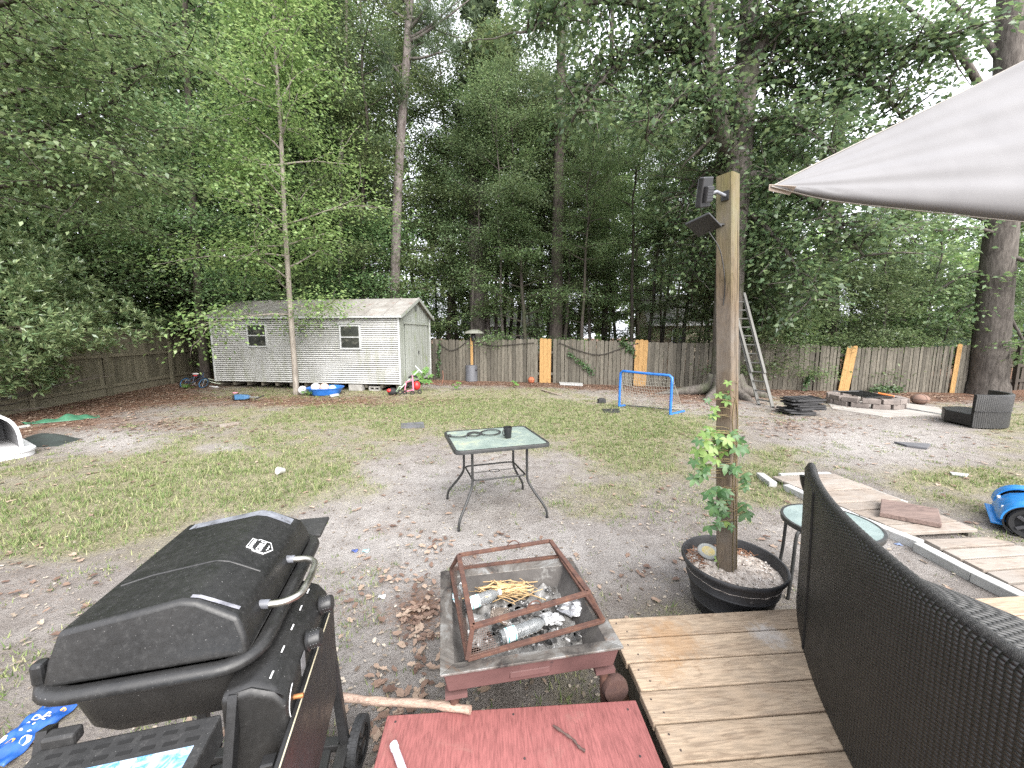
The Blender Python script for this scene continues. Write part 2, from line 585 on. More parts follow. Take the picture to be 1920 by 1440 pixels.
def M_ground():
    m, t, b = new_mat("yard_ground")
    at = nd(t, "ShaderNodeAttribute", attribute_name="cover")
    sp = nd(t, "ShaderNodeSeparateColor")
    t.links.new(at.outputs["Color"], sp.inputs[0])
    gr, lf, sa = sp.outputs[0], sp.outputs[1], sp.outputs[2]
    v = coords(t)
    n1 = tex_noise(t, v, 5, 8, 0.7)
    n2 = tex_noise(t, v, 38, 6, 0.75)
    n3 = tex_noise(t, v, 120, 4, 0.7)
    dirt = ramp(t, n1, [(0.3, (0.15, 0.128, 0.112)), (0.55, (0.235, 0.21, 0.19)), (0.75, (0.295, 0.272, 0.25))])
    sand = ramp(t, n1, [(0.28, (0.245, 0.223, 0.206)), (0.6, (0.38, 0.357, 0.335))])
    col = mix(t, sa, dirt, sand)
    # small dark crumbs and pale chips lying in the sand
    col = mix(t, ramp(t, n2, [(0.35, 0.6), (0.44, 0.0)]), col, (0.075, 0.058, 0.048))
    col = mix(t, ramp(t, n3, [(0.66, 0.0), (0.72, 0.7)]), col, (0.42, 0.38, 0.34))
    straw = ramp(t, n2, [(0.3, (0.085, 0.085, 0.04)), (0.5, (0.22, 0.205, 0.11)), (0.7, (0.42, 0.37, 0.25))])
    gk = math_n(t, 'MULTIPLY', math_n(t, 'ADD', gr, math_n(t, 'MULTIPLY', math_n(t, 'SUBTRACT', n2, 0.5), 1.6)), 1.0, True)
    col = mix(t, ramp(t, gk, [(0.15, 0.0), (0.75, 0.8)]), col, straw)
    lc = ramp(t, n2, [(0.3, (0.05, 0.028, 0.02)), (0.5, (0.15, 0.08, 0.052)), (0.62, (0.25, 0.155, 0.1)), (0.75, (0.36, 0.26, 0.18))])
    lk = math_n(t, 'ADD', lf, math_n(t, 'MULTIPLY', math_n(t, 'SUBTRACT', n2, 0.5), 1.2), True)
    col = mix(t, ramp(t, lk, [(0.25, 0.0), (0.6, 0.95)]), col, lc)
    col = mix(t, 1.0, col, (1.04, 1.04, 1.05), 'MULTIPLY')
    t.links.new(col, b.inputs["Base Color"])
    b.inputs["Roughness"].default_value = 0.95
    b.inputs["Specular IOR Level"].default_value = 0.15
    hh = math_n(t, 'ADD', n2, math_n(t, 'MULTIPLY', n3, 0.4))
    bump(t, b, hh, 1.0, 0.035)
    return m

me = mesh_np("ground", V, Fq, M_ground())
cg, cl, cs = cover(GX, GY)
ca = me.color_attributes.new("cover", 'FLOAT_COLOR', 'POINT')
ca.data.foreach_set("color", np.stack([cg, cl, cs, np.ones_like(cg)], -1).astype(np.float32).ravel())
me.polygons.foreach_set("use_smooth", [True] * len(me.polygons))
ground = obj("ground", me)
tag(ground, kind="structure")

# ---------------------------------------------------------------- grass blades and fallen leaves
def yard_points(n, near_bias=0.6):
    m = int(n * near_bias)
    # nearer the house the tufts are counted more finely
    r1 = 1.2 + 9.5 * rng.random(m) ** 1.25
    a1 = R(90) + (rng.random(m) - 0.5) * R(128)
    x1, y1 = r1 * np.cos(a1) * 1.0, r1 * np.sin(a1)
    x2, y2 = rng.uniform(-13, 16, n - m), rng.uniform(0.6, 14.5, n - m)
    return np.concatenate([x1, x2]), np.concatenate([y1, y2])

def in_yard(x, y):
    lx = LF0[0] + (y - LF0[1]) * (LF1[0] - LF0[0]) / (LF1[1] - LF0[1])
    fy = FF0[1] + (x - FF0[0]) * (FF1[1] - FF0[1]) / (FF1[0] - FF0[0])
    return (x > lx + 0.1) & (y < fy - 0.1)

def make_grass():
    x, y = yard_points(120000)
    c, l, s = cover(x, y)
    keep = (rng.random(len(x)) < np.clip((c - 0.26) * 1.4, 0, 1) ** 1.4 * 0.6 + 0.012 + 0.22 * (fbm(x + 70, y + 10, 1.9, 3, 77) > .64) * (l < .5)) & in_yard(x, y)
    x, y, c = x[keep], y[keep], c[keep]
    nb = 6
    n = len(x)
    X = np.repeat(x, nb) + rng.normal(0, 0.022, n * nb)
    Y = np.repeat(y, nb) + rng.normal(0, 0.022, n * nb)
    hgt = np.repeat(0.018 + 0.035 * rng.random(n) * (0.5 + c), nb) * rng.uniform(0.6, 1.3, n * nb)
    a = rng.uniform(0, 2 * np.pi, n * nb)
    lean = rng.uniform(0.2, 1.3, n * nb) * hgt
    w = rng.uniform(0.0018, 0.0038, n * nb) * (1 + 0.10 * np.hypot(X, Y))
    Z = ground_z(X, Y) - 0.006
    b1 = np.stack([X + w * np.sin(a), Y - w * np.cos(a), Z], -1)
    b2 = np.stack([X - w * np.sin(a), Y + w * np.cos(a), Z], -1)
    tp = np.stack([X + lean * np.cos(a), Y + lean * np.sin(a), Z + hgt], -1)
    V = np.stack([b1, b2, tp], 1).reshape(-1, 3)
    me = mesh_np("grass", V, np.arange(len(V)).reshape(-1, 3), M_leaf("grass_blade", (0.07, 0.12, 0.036), (0.15, 0.20, 0.07), (0.34, 0.335, 0.18), 0.3, 0.6, 0.0, 0.25))
    return me
grass = obj("grass", make_grass())
tag(grass, kind="stuff")

def litter_mesh(name, x, y, size, mat, zoff=0.004):
    n = len(x)
    a = rng.uniform(0, 2 * np.pi, n)
    L = size * rng.uniform(0.6, 1.3, n)
    wd = L * rng.uniform(0.3, 0.42, n)
    ca_, sa_ = np.cos(a), np.sin(a)
    tilt = rng.normal(0, 0.12, n)
    curl = rng.uniform(0.0, 0.2, n)
    z0 = ground_z(x, y) + zoff + rng.uniform(0, 0.008, n)
    K = 13                                   # lobed, ragged outline round a centre rib
    pts = [np.stack([x, y, z0 + 0.05 * L], -1)]
    for k in range(K):
        th = 2 * np.pi * k / K
        rad_ = (0.5 if k % 2 == 0 else 0.36) * rng.uniform(.85, 1.1, n)
        u, w = rad_ * np.cos(th), rad_ * np.sin(th)
        h = np.abs(w) * curl * 1.6 + rng.uniform(-.02, .1, n) + tilt * u * .5 + .1 * np.abs(tilt)
        pts.append(np.stack([x + u * L * ca_ - w * wd * 1.6 * sa_, y + u * L * sa_ + w * wd * 1.6 * ca_, z0 + np.maximum(h, 0) * L], -1))
    V = np.stack(pts, 1).reshape(-1, 3)
    b = np.arange(n)[:, None] * (K + 1)
    Fq = np.concatenate([b + np.array([0, 1 + k, 1 + (k + 1) % K]) for k in range(K)], 0)
    return mesh_np(name, V, Fq, mat)

def make_litter():
    x, y = yard_points(150000, 0.3)
    c, l, s = cover(x, y)
    d = np.hypot(x, y)
    k = (rng.random(len(x)) < np.clip(l * 0.6 - 0.06, 0, 1) * np.clip(d / 7, 0.08, 1) + 0.012 * np.clip(d / 5, .2, 1.6)) & in_yard(x, y)
    return x[k], y[k]
lx_, ly_ = make_litter()
# drifts beside the fire pit and under the grill
for (cx, cy_, sx, sy, n) in ((-0.5, 1.95, .10, .20, 75), (-0.55, 1.55, .08, .1, 40), (0.78, 1.62, .05, .09, 26), (-1.0, 1.2, .3, .3, 40), (-.9, 2.6, .15, .1, 24), (-0.6, 2.25, 0.1, 0.1, 30), (-.7, 3.0, .1, .1, 22), (-.15, 3.15, .06, .05, 8)):
    lx_ = np.concatenate([lx_, rng.normal(cx, sx, n)]); ly_ = np.concatenate([ly_, rng.normal(cy_, sy, n)])
M_LITTER = M_leaf("dead_leaf", (0.10, 0.062, 0.048), (0.215, 0.145, 0.11), (0.37, 0.285, 0.22), 0.1, 0.7, 0.0, 0.25)
leaves_o = obj("fallen_leaves", litter_mesh("fallen_leaves", lx_, ly_, 0.052 + 0.0028 * np.minimum(np.hypot(lx_, ly_), 14), M_LITTER))
tag(leaves_o, kind="stuff")
# pale wood chips and husks scattered over the dirt
x, y = yard_points(15000, 0.5)
k = in_yard(x, y)
chips = obj("wood_debris", litter_mesh("wood_debris", x[k], y[k], 0.022 * rng.uniform(.5, 1.6, k.sum()), M_leaf("chip", (0.12, 0.09, 0.07), (0.28, 0.23, 0.18), (0.52, 0.46, 0.38), 0.05, 0.8, 0.0, 0.2), 0.002))
tag(chips, kind="stuff")
# ---------------------------------------------------------------- trees
def leaf_quads(P, A, N, L, Wd, fold=0.18):
    """Bent diamond leaves at P along A with upper side N."""
    A = A / np.linalg.norm(A, axis=1, keepdims=True)
    N = N - A * np.sum(A * N, 1, keepdims=True)
    N = N / (np.linalg.norm(N, axis=1, keepdims=True) + 1e-9)
    Sd = np.cross(A, N)
    L = L[:, None]; Wd = Wd[:, None]
    v0 = P
    v1 = P + A * L * 0.45 + Sd * Wd * 0.5 + N * Wd * fold
    v2 = P + A * L - N * L * 0.12
    v3 = P + A * L * 0.45 - Sd * Wd * 0.5 + N * Wd * fold
    V = np.stack([v0, v1, v2, v3], 1).reshape(-1, 3)
    n = len(P)
    return V, np.arange(n * 4).reshape(n, 4)

class Tree:
    """Grows limbs as tubes and leaves as sprays along the twigs."""
    def __init__(s, seed):
        s.r = random.Random(seed); s.g = np.random.default_rng(seed)
        s.wood = MB(); s.P = []; s.A = []; s.L = []

    def limb(s, p0, d, length, r0, r1, up=0.0, wob=0.12, n=6, sides=6):
        p = Vector(p0); d = Vector(d).normalized()
        pts = [p.copy()]
        for i in range(n):
            d = (d + Vector((s.r.gauss(0, wob), s.r.gauss(0, wob), s.r.gauss(0, wob * .6) + up / n))).normalized()
            p = p + d * (length / n)
            pts.append(p.copy())
        rr = [r0 + (r1 - r0) * i / n for i in range(n + 1)]
        s.wood.tube(pts, rr, sides)
        return pts

    def spray(s, pts, n, spread, leaf, flat=0.35, start=0.25):
        """n leaves strewn along a twig, flattened into a layer."""
        m = len(pts)
        out = (pts[-1] - pts[0])
        for k in range(n):
            t = (start + (1 - start) * s.r.random()) * (m - 1)
            i = min(int(t), m - 2); f = t - i
            p = pts[i].lerp(pts[i + 1], f)
            o = Vector((s.r.gauss(0, spread), s.r.gauss(0, spread), s.r.gauss(0, spread * flat)))
            s.P.append(p + o)
            a = out.normalized() * 0.6 + Vector((o.x, o.y, 0)).normalized() * 0.8 + Vector((s.r.gauss(0, .5), s.r.gauss(0, .5), s.r.uniform(-.7, .15)))
            s.A.append(a)
            s.L.append(leaf * s.r.uniform(0.65, 1.25))

    def meshes(s, name, bark, leafm, aspect=0.55, upness=0.55):
        me_w = bpy.data.meshes.new(name + "_trunk")
        me_w.from_pydata(s.wood.v, [], s.wood.f); me_w.update()
        me_w.materials.append(bark)
        me_w.polygons.foreach_set("use_smooth", [True] * len(me_w.polygons))
        n = len(s.P)
        P = np.array([tuple(p) for p in s.P]); A = np.array([tuple(p) for p in s.A]); L = np.array(s.L)
        N = s.g.normal(0, upness, (n, 3)); N[:, 2] += 1.0
        V, Q = leaf_quads(P, A, N, L, L * aspect * s.g.uniform(.8, 1.2, n))
        me_c = mesh_np(name + "_crown", V, Q, leafm)
        return me_w, me_c

def broadleaf(seed, height, z0, rad, tr, n_br, leaves, leaf, profile, rise=(0.1, 0.75), flat=0.42, spread=0.36, lean=0.0, droop=0.0, bend=0.06):
    T = Tree(seed)
    r = T.r
    tp = [Vector((0, 0, -0.1))]
    lx, ly = r.gauss(0, bend), r.gauss(0, bend)
    n = 12
    for i in range(1, n + 1):
        z = height * i / n
        tp.append(Vector((lx * z + r.gauss(0, .05) * z * .15 + lean * z, ly * z + r.gauss(0, .05) * z * .15, z)))
    rr = [tr * (1.25 if i == 0 else 1) * (1 - 0.85 * i / n) for i in range(n + 1)]
    cur = bez(tp, 3)
    T.wood.tube(cur, [rr[min(int(i / 3), n)] * (1 - (i % 3) / 3) + rr[min(int(i / 3) + 1, n)] * (i % 3) / 3 for i in range(len(cur))], 8)
    def trunk_at(z):
        t = max(0, min(z / height, 0.999)) * (len(cur) - 1)
        i = int(t)
        return cur[i].lerp(cur[min(i + 1, len(cur) - 1)], t - i)
    per = leaves // (n_br * 5)
    az = r.random() * 6.28
    for b in range(n_br):
        q = (b + r.random()) / n_br
        z = z0 + (height - z0) * q
        az += 2.4 + r.gauss(0, .4)
        ln = rad * profile(q) * r.uniform(.7, 1.2)
        el = rise[0] + (rise[1] - rise[0]) * q + r.gauss(0, .12)
        d = Vector((math.cos(az) * math.cos(el), math.sin(az) * math.cos(el), math.sin(el)))
        br = max(0.008, tr * 0.4 * (1 - .7 * q))
        pts = T.limb(trunk_at(z), d, ln, br, .005, up=-droop, wob=.13, n=6, sides=5)
        T.spray(pts, per, spread, leaf, flat, .45)
        for k in range(4):
            i = 2 + k if k < 4 else 5
            i = min(i, 5)
            side = 1 if k % 2 else -1
            dd = (pts[i + 1] - pts[i]).normalized() if i + 1 < len(pts) else d
            sd = Vector((-dd.y, dd.x, 0)) * side * r.uniform(.6, 1.1)
            q2 = T.limb(pts[i], dd + sd + Vector((0, 0, r.gauss(0, .15))), ln * r.uniform(.3, .55), br * .45, .003, up=-droop, wob=.16, n=4, sides=4)
            T.spray(q2, per, spread, leaf, flat, .1)
    return T

def pine(seed, height, z0, rad, tr, n_br, leaves):
    T = Tree(seed); r = T.r
    tp = [Vector((r.gauss(0, .03) * z, r.gauss(0, .02) * z, z)) for z in np.linspace(-.1, height, 9)]
    cur = bez(tp, 4)
    T.wood.tube(cur, [tr * (1 - 0.75 * i / len(cur)) for i in range(len(cur))], 9)
    az = 0
    per = leaves // (n_br * 7)
    for b in range(n_br):
        q = (b + r.random()) / n_br
        z = z0 + (height - z0) * q
        t = z / height * (len(cur) - 1); p0 = cur[min(int(t), len(cur) - 1)]
        az += 2.4 + r.gauss(0, .5)
        ln = rad * (1.1 - .75 * q) * r.uniform(.6, 1.2)
        el = r.uniform(-.1, .5)
        d = Vector((math.cos(az) * math.cos(el), math.sin(az) * math.cos(el), math.sin(el)))
        pts = T.limb(p0, d, ln, tr * .22, .008, up=.25, wob=.16, n=6, sides=5)
        for k in range(7):
            c = pts[min(2 + k % 5, 6)] + Vector((r.gauss(0, .25), r.gauss(0, .25), r.gauss(0, .15)))
            for j in range(per):
                a = Vector((r.gauss(0, 1), r.gauss(0, 1), r.gauss(0.3, .8))).normalized()
                T.P.append(c + a * r.uniform(0, .22)); T.A.append(a); T.L.append(r.uniform(.18, .32))
    return T

B_GREY = M_bark("bark_grey", (0.135, 0.12, 0.107), (0.043, 0.037, 0.033))
B_DARK = M_bark("bark_dark", (0.085, 0.072, 0.062), (0.028, 0.024, 0.021), moss=(0.05, 0.06, 0.03))
B_PINE = M_bark("bark_pine", (0.21, 0.185, 0.175), (0.075, 0.06, 0.055), scale=7, vs=0.3)
B_SLIM = M_bark("bark_slim", (0.30, 0.27, 0.235), (0.14, 0.12, 0.10), scale=12, bmp=0.3)
B_OAK = M_bark("bark_oak", (0.15, 0.135, 0.12), (0.05, 0.043, 0.037), moss=(0.075, 0.085, 0.05), scale=11, vs=0.18, bmp=1.0)
L_MID = M_leaf("leaf_mid", (0.082, 0.142, 0.062), (0.138, 0.212, 0.088), (0.22, 0.295, 0.135), 0.42, 0.36)
L_BRIGHT = M_leaf("leaf_bright", (0.125, 0.205, 0.068), (0.195, 0.285, 0.098), (0.285, 0.36, 0.15), 0.45, 0.36)
L_DARK = M_leaf("leaf_dark", (0.075, 0.115, 0.058), (0.12, 0.17, 0.08), (0.19, 0.245, 0.12), 0.4, 0.34)
L_OAK = M_leaf("leaf_oak", (0.058, 0.097, 0.05), (0.098, 0.15, 0.07), (0.175, 0.23, 0.105), 0.36, 0.32)
L_PINE = M_leaf("leaf_pine", (0.06, 0.09, 0.05), (0.095, 0.135, 0.075), (0.135, 0.17, 0.10), 0.25, 0.5)
L_BUSH = M_leaf("leaf_bush", (0.12, 0.205, 0.10), (0.21, 0.30, 0.14), (0.35, 0.43, 0.22), 0.3, 0.28, 0.01, 0.7)

PF_ROUND = lambda q: math.sin(math.pi * min(1, .18 + .82 * q)) ** .7 + .12
PF_TALL = lambda q: (1.0 - .6 * q)
PF_EVEN = lambda q: .8 + .35 * math.sin(q * 9)

VAR = {}
def variant(key, T, bark, leafm, **kw):
    VAR[key] = T.meshes(key, bark, leafm, **kw)

variant("tallA", broadleaf(1, 16, 1.6, 2.9, .13, 46, 30000, .12, PF_EVEN), B_DARK, L_MID)
variant("tallB", broadleaf(2, 15, 2.4, 2.6, .11, 40, 26000, .118, PF_TALL), B_GREY, L_MID)
variant("tallC", broadleaf(3, 17, 4.5, 3.0, .16, 38, 24000, .125, PF_EVEN), B_DARK, L_DARK)
variant("tallD", broadleaf(4, 14, 1.0, 2.5, .09, 44, 24000, .115, PF_EVEN, flat=.3), B_DARK, L_DARK)
variant("bareA", broadleaf(5, 18, 8.5, 2.6, .15, 24, 12000, .125, PF_ROUND), B_DARK, L_MID)
variant("bareB", broadleaf(6, 17, 7.0, 2.2, .10, 24, 11000, .12, PF_ROUND), B_GREY, L_DARK)
variant("underA", broadleaf(7, 5.5, .5, 1.9, .05, 26, 15000, .105, PF_ROUND), B_DARK, L_MID)
variant("underB", broadleaf(8, 4.2, .3, 1.8, .04, 24, 14000, .11, PF_ROUND), B_DARK, L_DARK)
variant("sprayA", broadleaf(9, 13, 2.8, 2.9, .10, 40, 25000, .115, PF_TALL, rise=(-.15, .5), flat=.14, spread=.3, droop=.15), B_GREY, L_BRIGHT)
variant("pineA", pine(10, 19, 9.5, 2.8, .19, 26, 17000), B_PINE, L_PINE)
variant("pineB", pine(11, 21, 12.0, 2.6, .21, 22, 14000), B_PINE, L_PINE)

TREES = []
def plant(name, key, x, y, s=1.0, rz=None, label="", cat="tree", group=None, sz=None, tilt=(0, 0)):
    t = thing(name, label, cat, (x, y, 0), 0, group)
    t.rotation_euler = (tilt[0], tilt[1], rnd.random() * 6.28 if rz is None else rz)
    t.scale = (s, s, sz or s)
    w, c = VAR[key]
    obj("trunk", w, t)
    obj("crown", c, t)
    TREES.append(t)
    return t

def fence_y(x):
    return FF0[1] + (x - FF0[0]) * (FF1[1] - FF0[1]) / (FF1[0] - FF0[0])
# ---------------------------------------------------------------- fences
W_OLD = M_wood("weathered_picket", (0.152, 0.138, 0.112), (0.058, 0.052, 0.041), 'Z', 9, stain=(0.06, 0.062, 0.045), isl=0.32)
W_LEFT = M_wood("mossy_picket", (0.215, 0.195, 0.14), (0.10, 0.09, 0.062), 'Z', 9, stain=(0.09, 0.09, 0.05), isl=0.3)
W_LRAIL = M_wood("mossy_rail", (0.24, 0.215, 0.155), (0.125, 0.11, 0.078), 'Y', 9, isl=0.2)
W_NEW = M_wood("new_picket", (0.43, 0.265, 0.11), (0.32, 0.18, 0.065), 'Z', 9, isl=0.08, rough=.7)
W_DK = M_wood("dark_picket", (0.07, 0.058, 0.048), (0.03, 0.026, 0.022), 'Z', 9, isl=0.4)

def fence_at(u_px, a=FF0, b=FF1):
    u = (u_px - 960) / F
    sl = (b[1] - a[1]) / (b[0] - a[0])
    c = a[1] - sl * a[0]
    X = u * (c * CP + H * SP) / (1 - u * sl * CP)
    return X, c + sl * X

def picket(mb, x, y, dx, dy, w, h, th, z0, lean=0.0, dog=0.03):
    """A dog-eared board at (x, y); (dx, dy) runs along the fence."""
    nx_, ny_ = -dy, dx
    hw = w / 2
    pr = [(-hw, z0), (hw, z0), (hw, h - dog), (hw - dog, h), (-hw + dog, h), (-hw, h - dog)]
    vs = []
    for s_ in (-th / 2, th / 2):
        for (a, z) in pr:
            a2 = a + lean * (z - z0)
            vs.append((x + dx * a2 + nx_ * s_, y + dy * a2 + ny_ * s_, z))
    n = 6
    fs = [tuple(range(n)), tuple(range(2 * n - 1, n - 1, -1))] + [(k, n + k, n + (k + 1) % n, (k + 1) % n) for k in range(n)]
    mb.add(vs, fs)

far = thing("picket_fence", "long grey weathered dog-ear picket fence across the back of the yard, patched with orange boards", "fence", (0, 0, 0))
HT = [(-14, 1.66), (0.5, 1.62), (4.6, 1.57), (8, 1.5), (10.8, 1.42), (14, 1.47)]
def far_h(x):
    return float(np.interp(x, [p[0] for p in HT], [p[1] for p in HT]))
new_spans = []
for (c, wpx) in ((1022, 3), (1199, 3), (1587, 2), (1783, 1)):
    new_spans.append(c)
mb = MB(); newb = {}
d1 = (FF1 - FF0) / np.linalg.norm(FF1 - FF0); d2 = (FF2 - FF1) / np.linalg.norm(FF2 - FF1)
L1, L2 = np.linalg.norm(FF1 - FF0), np.linalg.norm(FF2 - FF1)
centres = [fence_at(1022), fence_at(1199), fence_at(1583, FF1, FF2), fence_at(1784, FF1, FF2)]
widths = [0.24, 0.24, 0.17, 0.1]
s_ = 0.0
k = 0
while s_ < L1 + L2:
    if s_ < L1: p = FF0 + d1 * s_; d = d1
    else: p = FF1 + d2 * (s_ - L1); d = d2
    hit = any(math.hypot(p[0] - c[0], p[1] - c[1]) < wd for c, wd in zip(centres, widths))
    sag = 0.03 * math.sin(s_ * 0.9) + rnd.gauss(0, .016)
    if not hit:
        picket(mb, p[0], p[1] - rnd.random() * .006, d[0], d[1], (0.126 if p[0] < 9.6 else .078) + rnd.gauss(0, .005), far_h(p[0]) + sag, .016, -0.05, rnd.gauss(0, .006))
    s_ += 0.142 if p[0] < 9.6 else 0.094
rails = MB()
for z in (0.35, 1.15):
    rails.bar((FF0[0], FF0[1] + .05, z), (FF1[0], FF1[1] + .05, z), .04, .09)
    rails.bar((FF1[0], FF1[1] + .05, z), (FF2[0], FF2[1] + .05, z), .04, .09)
mb.v and mb.add(rails.v, rails.f)
mb.build("pickets", W_OLD, far)
for i in range(12):
    p = FF0 + d1 * (L1 * (i + .5) / 12)
    MB().box((p[0], p[1] + .12, .72), (.09, .09, 1.5)).build("post", W_OLD, far)
for (c, n, lean, hh) in ((centres[0], 3, 0.0, 1.66), (centres[1], 3, 0.01, 1.62), (centres[2], 2, .085, 1.45), (centres[3], 1, .03, 1.53)):
    d = d1 if c[0] < 10.7 else d2
    for j in range(n):
        o = (j - (n - 1) / 2) * .143
        nb_ = MB()
        picket(nb_, c[0] + d[0] * (o - lean * .7), c[1] + d[1] * o - .022, d[0], d[1], .138, hh + rnd.gauss(0, .01), .017, -.03, lean)
        ob = nb_.build("repair_board", W_NEW, far)
        ob["label"] = "new orange repair board nailed over the gap"
# the old board by the heater
c = fence_at(886)
nb_ = MB(); picket(nb_, c[0], c[1] - .05, d1[0], d1[1], .12, 1.7, .02, .2, .0)
nb_.build("repair_board", W_NEW, far)["label"] = "new orange repair board nailed over the gap"

# darker fence in the corner beyond the big trunk
dk = thing("corner_fence", "dark board fence with open gaps behind the big grey trunk", "fence", (0, 0, 0))
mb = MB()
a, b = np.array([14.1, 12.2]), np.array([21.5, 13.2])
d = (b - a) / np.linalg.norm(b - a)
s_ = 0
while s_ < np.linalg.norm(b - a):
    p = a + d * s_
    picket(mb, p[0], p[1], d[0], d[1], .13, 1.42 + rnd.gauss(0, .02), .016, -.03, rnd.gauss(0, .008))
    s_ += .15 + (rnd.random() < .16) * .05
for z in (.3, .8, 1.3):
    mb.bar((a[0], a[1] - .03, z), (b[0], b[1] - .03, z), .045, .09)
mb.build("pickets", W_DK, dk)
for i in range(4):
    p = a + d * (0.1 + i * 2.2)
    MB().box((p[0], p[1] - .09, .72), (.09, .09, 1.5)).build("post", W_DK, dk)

# fence along the side, seen from its rail side
lf = thing("side_fence", "mossy brown board fence with rails and posts showing, running down the side of the yard", "fence", (0, 0, 0))
d = (LF1 - LF0) / np.linalg.norm(LF1 - LF0)
Ls = np.linalg.norm(LF1 - LF0)
nrm = np.array([d[1], -d[0]])          # towards the yard
if nrm[0] < 0: nrm = -nrm
mb = MB(); s_ = 0.0
while s_ < Ls:
    p = LF0 + d * s_
    picket(mb, p[0], p[1], d[0], d[1], .14, 1.93 + rnd.gauss(0, .006), .016, .12, 0, .004)
    s_ += .146
kick = MB().bar((LF0[0] + nrm[0] * .012, LF0[1] + nrm[1] * .012, .09), (LF1[0] + nrm[0] * .012, LF1[1] + nrm[1] * .012, .09), .02, .24)
mb.build("boards", W_LEFT, lf)
kick.build("kickboard", W_LRAIL, lf)
def left_t(Y): return (Y - LF0[1]) / d[1]
posts_Y = [3.2, 6.2, 8.95, 11.2, 14.1, 16.3]
for z in (.28, 1.17, 1.86):
    r_ = MB()
    q0, q1 = LF0 + nrm * .03, LF1 + nrm * .03
    r_.bar((q0[0], q0[1], z), (q1[0], q1[1], z), .04, .09)
    r_.build("rail", W_LRAIL, lf)
r_ = MB(); r_.bar((LF0[0] + nrm[0] * .03, LF0[1] + nrm[1] * .03, 1.95), (LF1[0] + nrm[0] * .03, LF1[1] + nrm[1] * .03, 1.95), .11, .035)
r_.build("cap_board", W_LRAIL, lf)
for Y in posts_Y:
    p = LF0 + d * left_t(Y) + nrm * .095
    MB().box((p[0], p[1], .98), (.1, .1, 2.0), math.atan2(d[1], d[0])).build("post", W_LEFT, lf, bevel=.006)

# dead garland sagging along the far fence
M_CORD = M_plain("garland_twine", (0.035, 0.03, 0.025), scale=30, rough=.9)
def swag(pxs, label):
    pts = []
    for (px, zz) in pxs:
        X, Y = fence_at(px)
        pts.append((X, Y - .05, zz))
    cur = bez(pts, 6)
    mbx = MB(); mbx.tube(cur, .014, 5)
    for i in range(0, len(cur), 2):
        p = cur[i]
        mbx.ball((p.x, p.y - .01, p.z - .012), .022, 5, 4)
    tag(mbx.build("garland", M_CORD, smooth=60), label, "garland", "dead garlands draped along the far fence")
swag([(826, 1.45), (845, 1.2), (860, 1.28), (874, 1.5)], "dark dead garland sagging between the shed corner and the patio heater")
swag([(894, 1.5), (925, 1.38), (955, 1.42), (1000, 1.5)], "dark dead garland hanging just beyond the patio heater")
swag([(1048, 1.5), (1085, 1.22), (1122, 1.08), (1160, 1.3), (1192, 1.5)], "dark dead garland sagging between the two triple orange boards")
# ---------------------------------------------------------------- metal shed
def M_siding():
    m, t, b = new_mat("painted_corrugated_metal")
    v = coords(t)
    n1 = tex_noise(t, v, 1.1, 6, .65)
    vs_ = coords(t, (1, 1, .25))
    n2 = tex_noise(t, vs_, 3.5, 7, .7)
    n3 = tex_noise(t, v, 22, 5, .7)
    col = ramp(t, n1, [(.35, (.37, .37, .355)), (.65, (.49, .49, .48))])
    col = mix(t, ramp(t, n2, [(.5, 0.), (.68, .75)]), col, (.26, .27, .20))         # algae streaks
    col = mix(t, ramp(t, n3, [(.62, 0.), (.72, .5)]), col, (.22, .2, .16))
    t.links.new(col, b.inputs["Base Color"])
    b.inputs["Roughness"].default_value = .5
    bump(t, b, n3, .15, .004)
    return m
M_SIDE = M_siding()
M_GABLE = M_plain("painted_sheet_metal", (.30, .315, .295), (.205, .22, .19), 2.2, (1, 1, .35), .6, bmp=.1, spots=(.2, .23, .15), spot_scale=4, spot_at=.55)
M_SROOF = M_plain("mossy_shed_roof", (.29, .28, .265), (.18, .165, .15), 2.5, (1, 1, 1), .9, bmp=.4, spots=(.17, .095, .07), spot_scale=1.7, spot_at=.6)
M_SFRAME = M_plain("aluminium_frame", (.46, .47, .47), (.32, .33, .32), 6, rough=.5, bmp=.05)
M_DGLASS = M_plain("dusty_window_glass", (.018, .02, .02), (.045, .047, .042), 5, rough=.12, bmp=.0, spots=(.10, .10, .085), spot_scale=3, spot_at=.55, spec=.8)
M_BLOCK = M_plain("concrete_block", (.33, .32, .30), (.22, .21, .195), 9, rough=.95, bmp=.5)

Rc = Vector((-3.5, 12.05, 0))
A_S = R(180 - 9)                                  # from the near corner along the long wall
dl = Vector((math.cos(A_S), math.sin(A_S), 0))    # long direction (towards the side fence)
dd = Vector((math.sin(R(9)), math.cos(R(9)), 0))  # depth direction
SL, SD, Z0, Z1, ZR = 6.70, 2.55, .22, 2.42, 2.98
shed = thing("garden_shed", "pale corrugated metal shed with two small windows and grey double doors, raised on blocks", "shed", Rc)
def sp(a, b_, z, off=0.0):
    return dl * a + dd * (b_ - off) + Vector((0, 0, z))

def wall_a(px):      # distance along the long wall that shows at pixel column px
    lo, hi = 0., SL
    for _ in range(40):
        md = (lo + hi) / 2
        q = Rc + dl * md
        if proj(q.x, q.y, 1.3)[0] > px: lo = md
        else: hi = md
    return lo
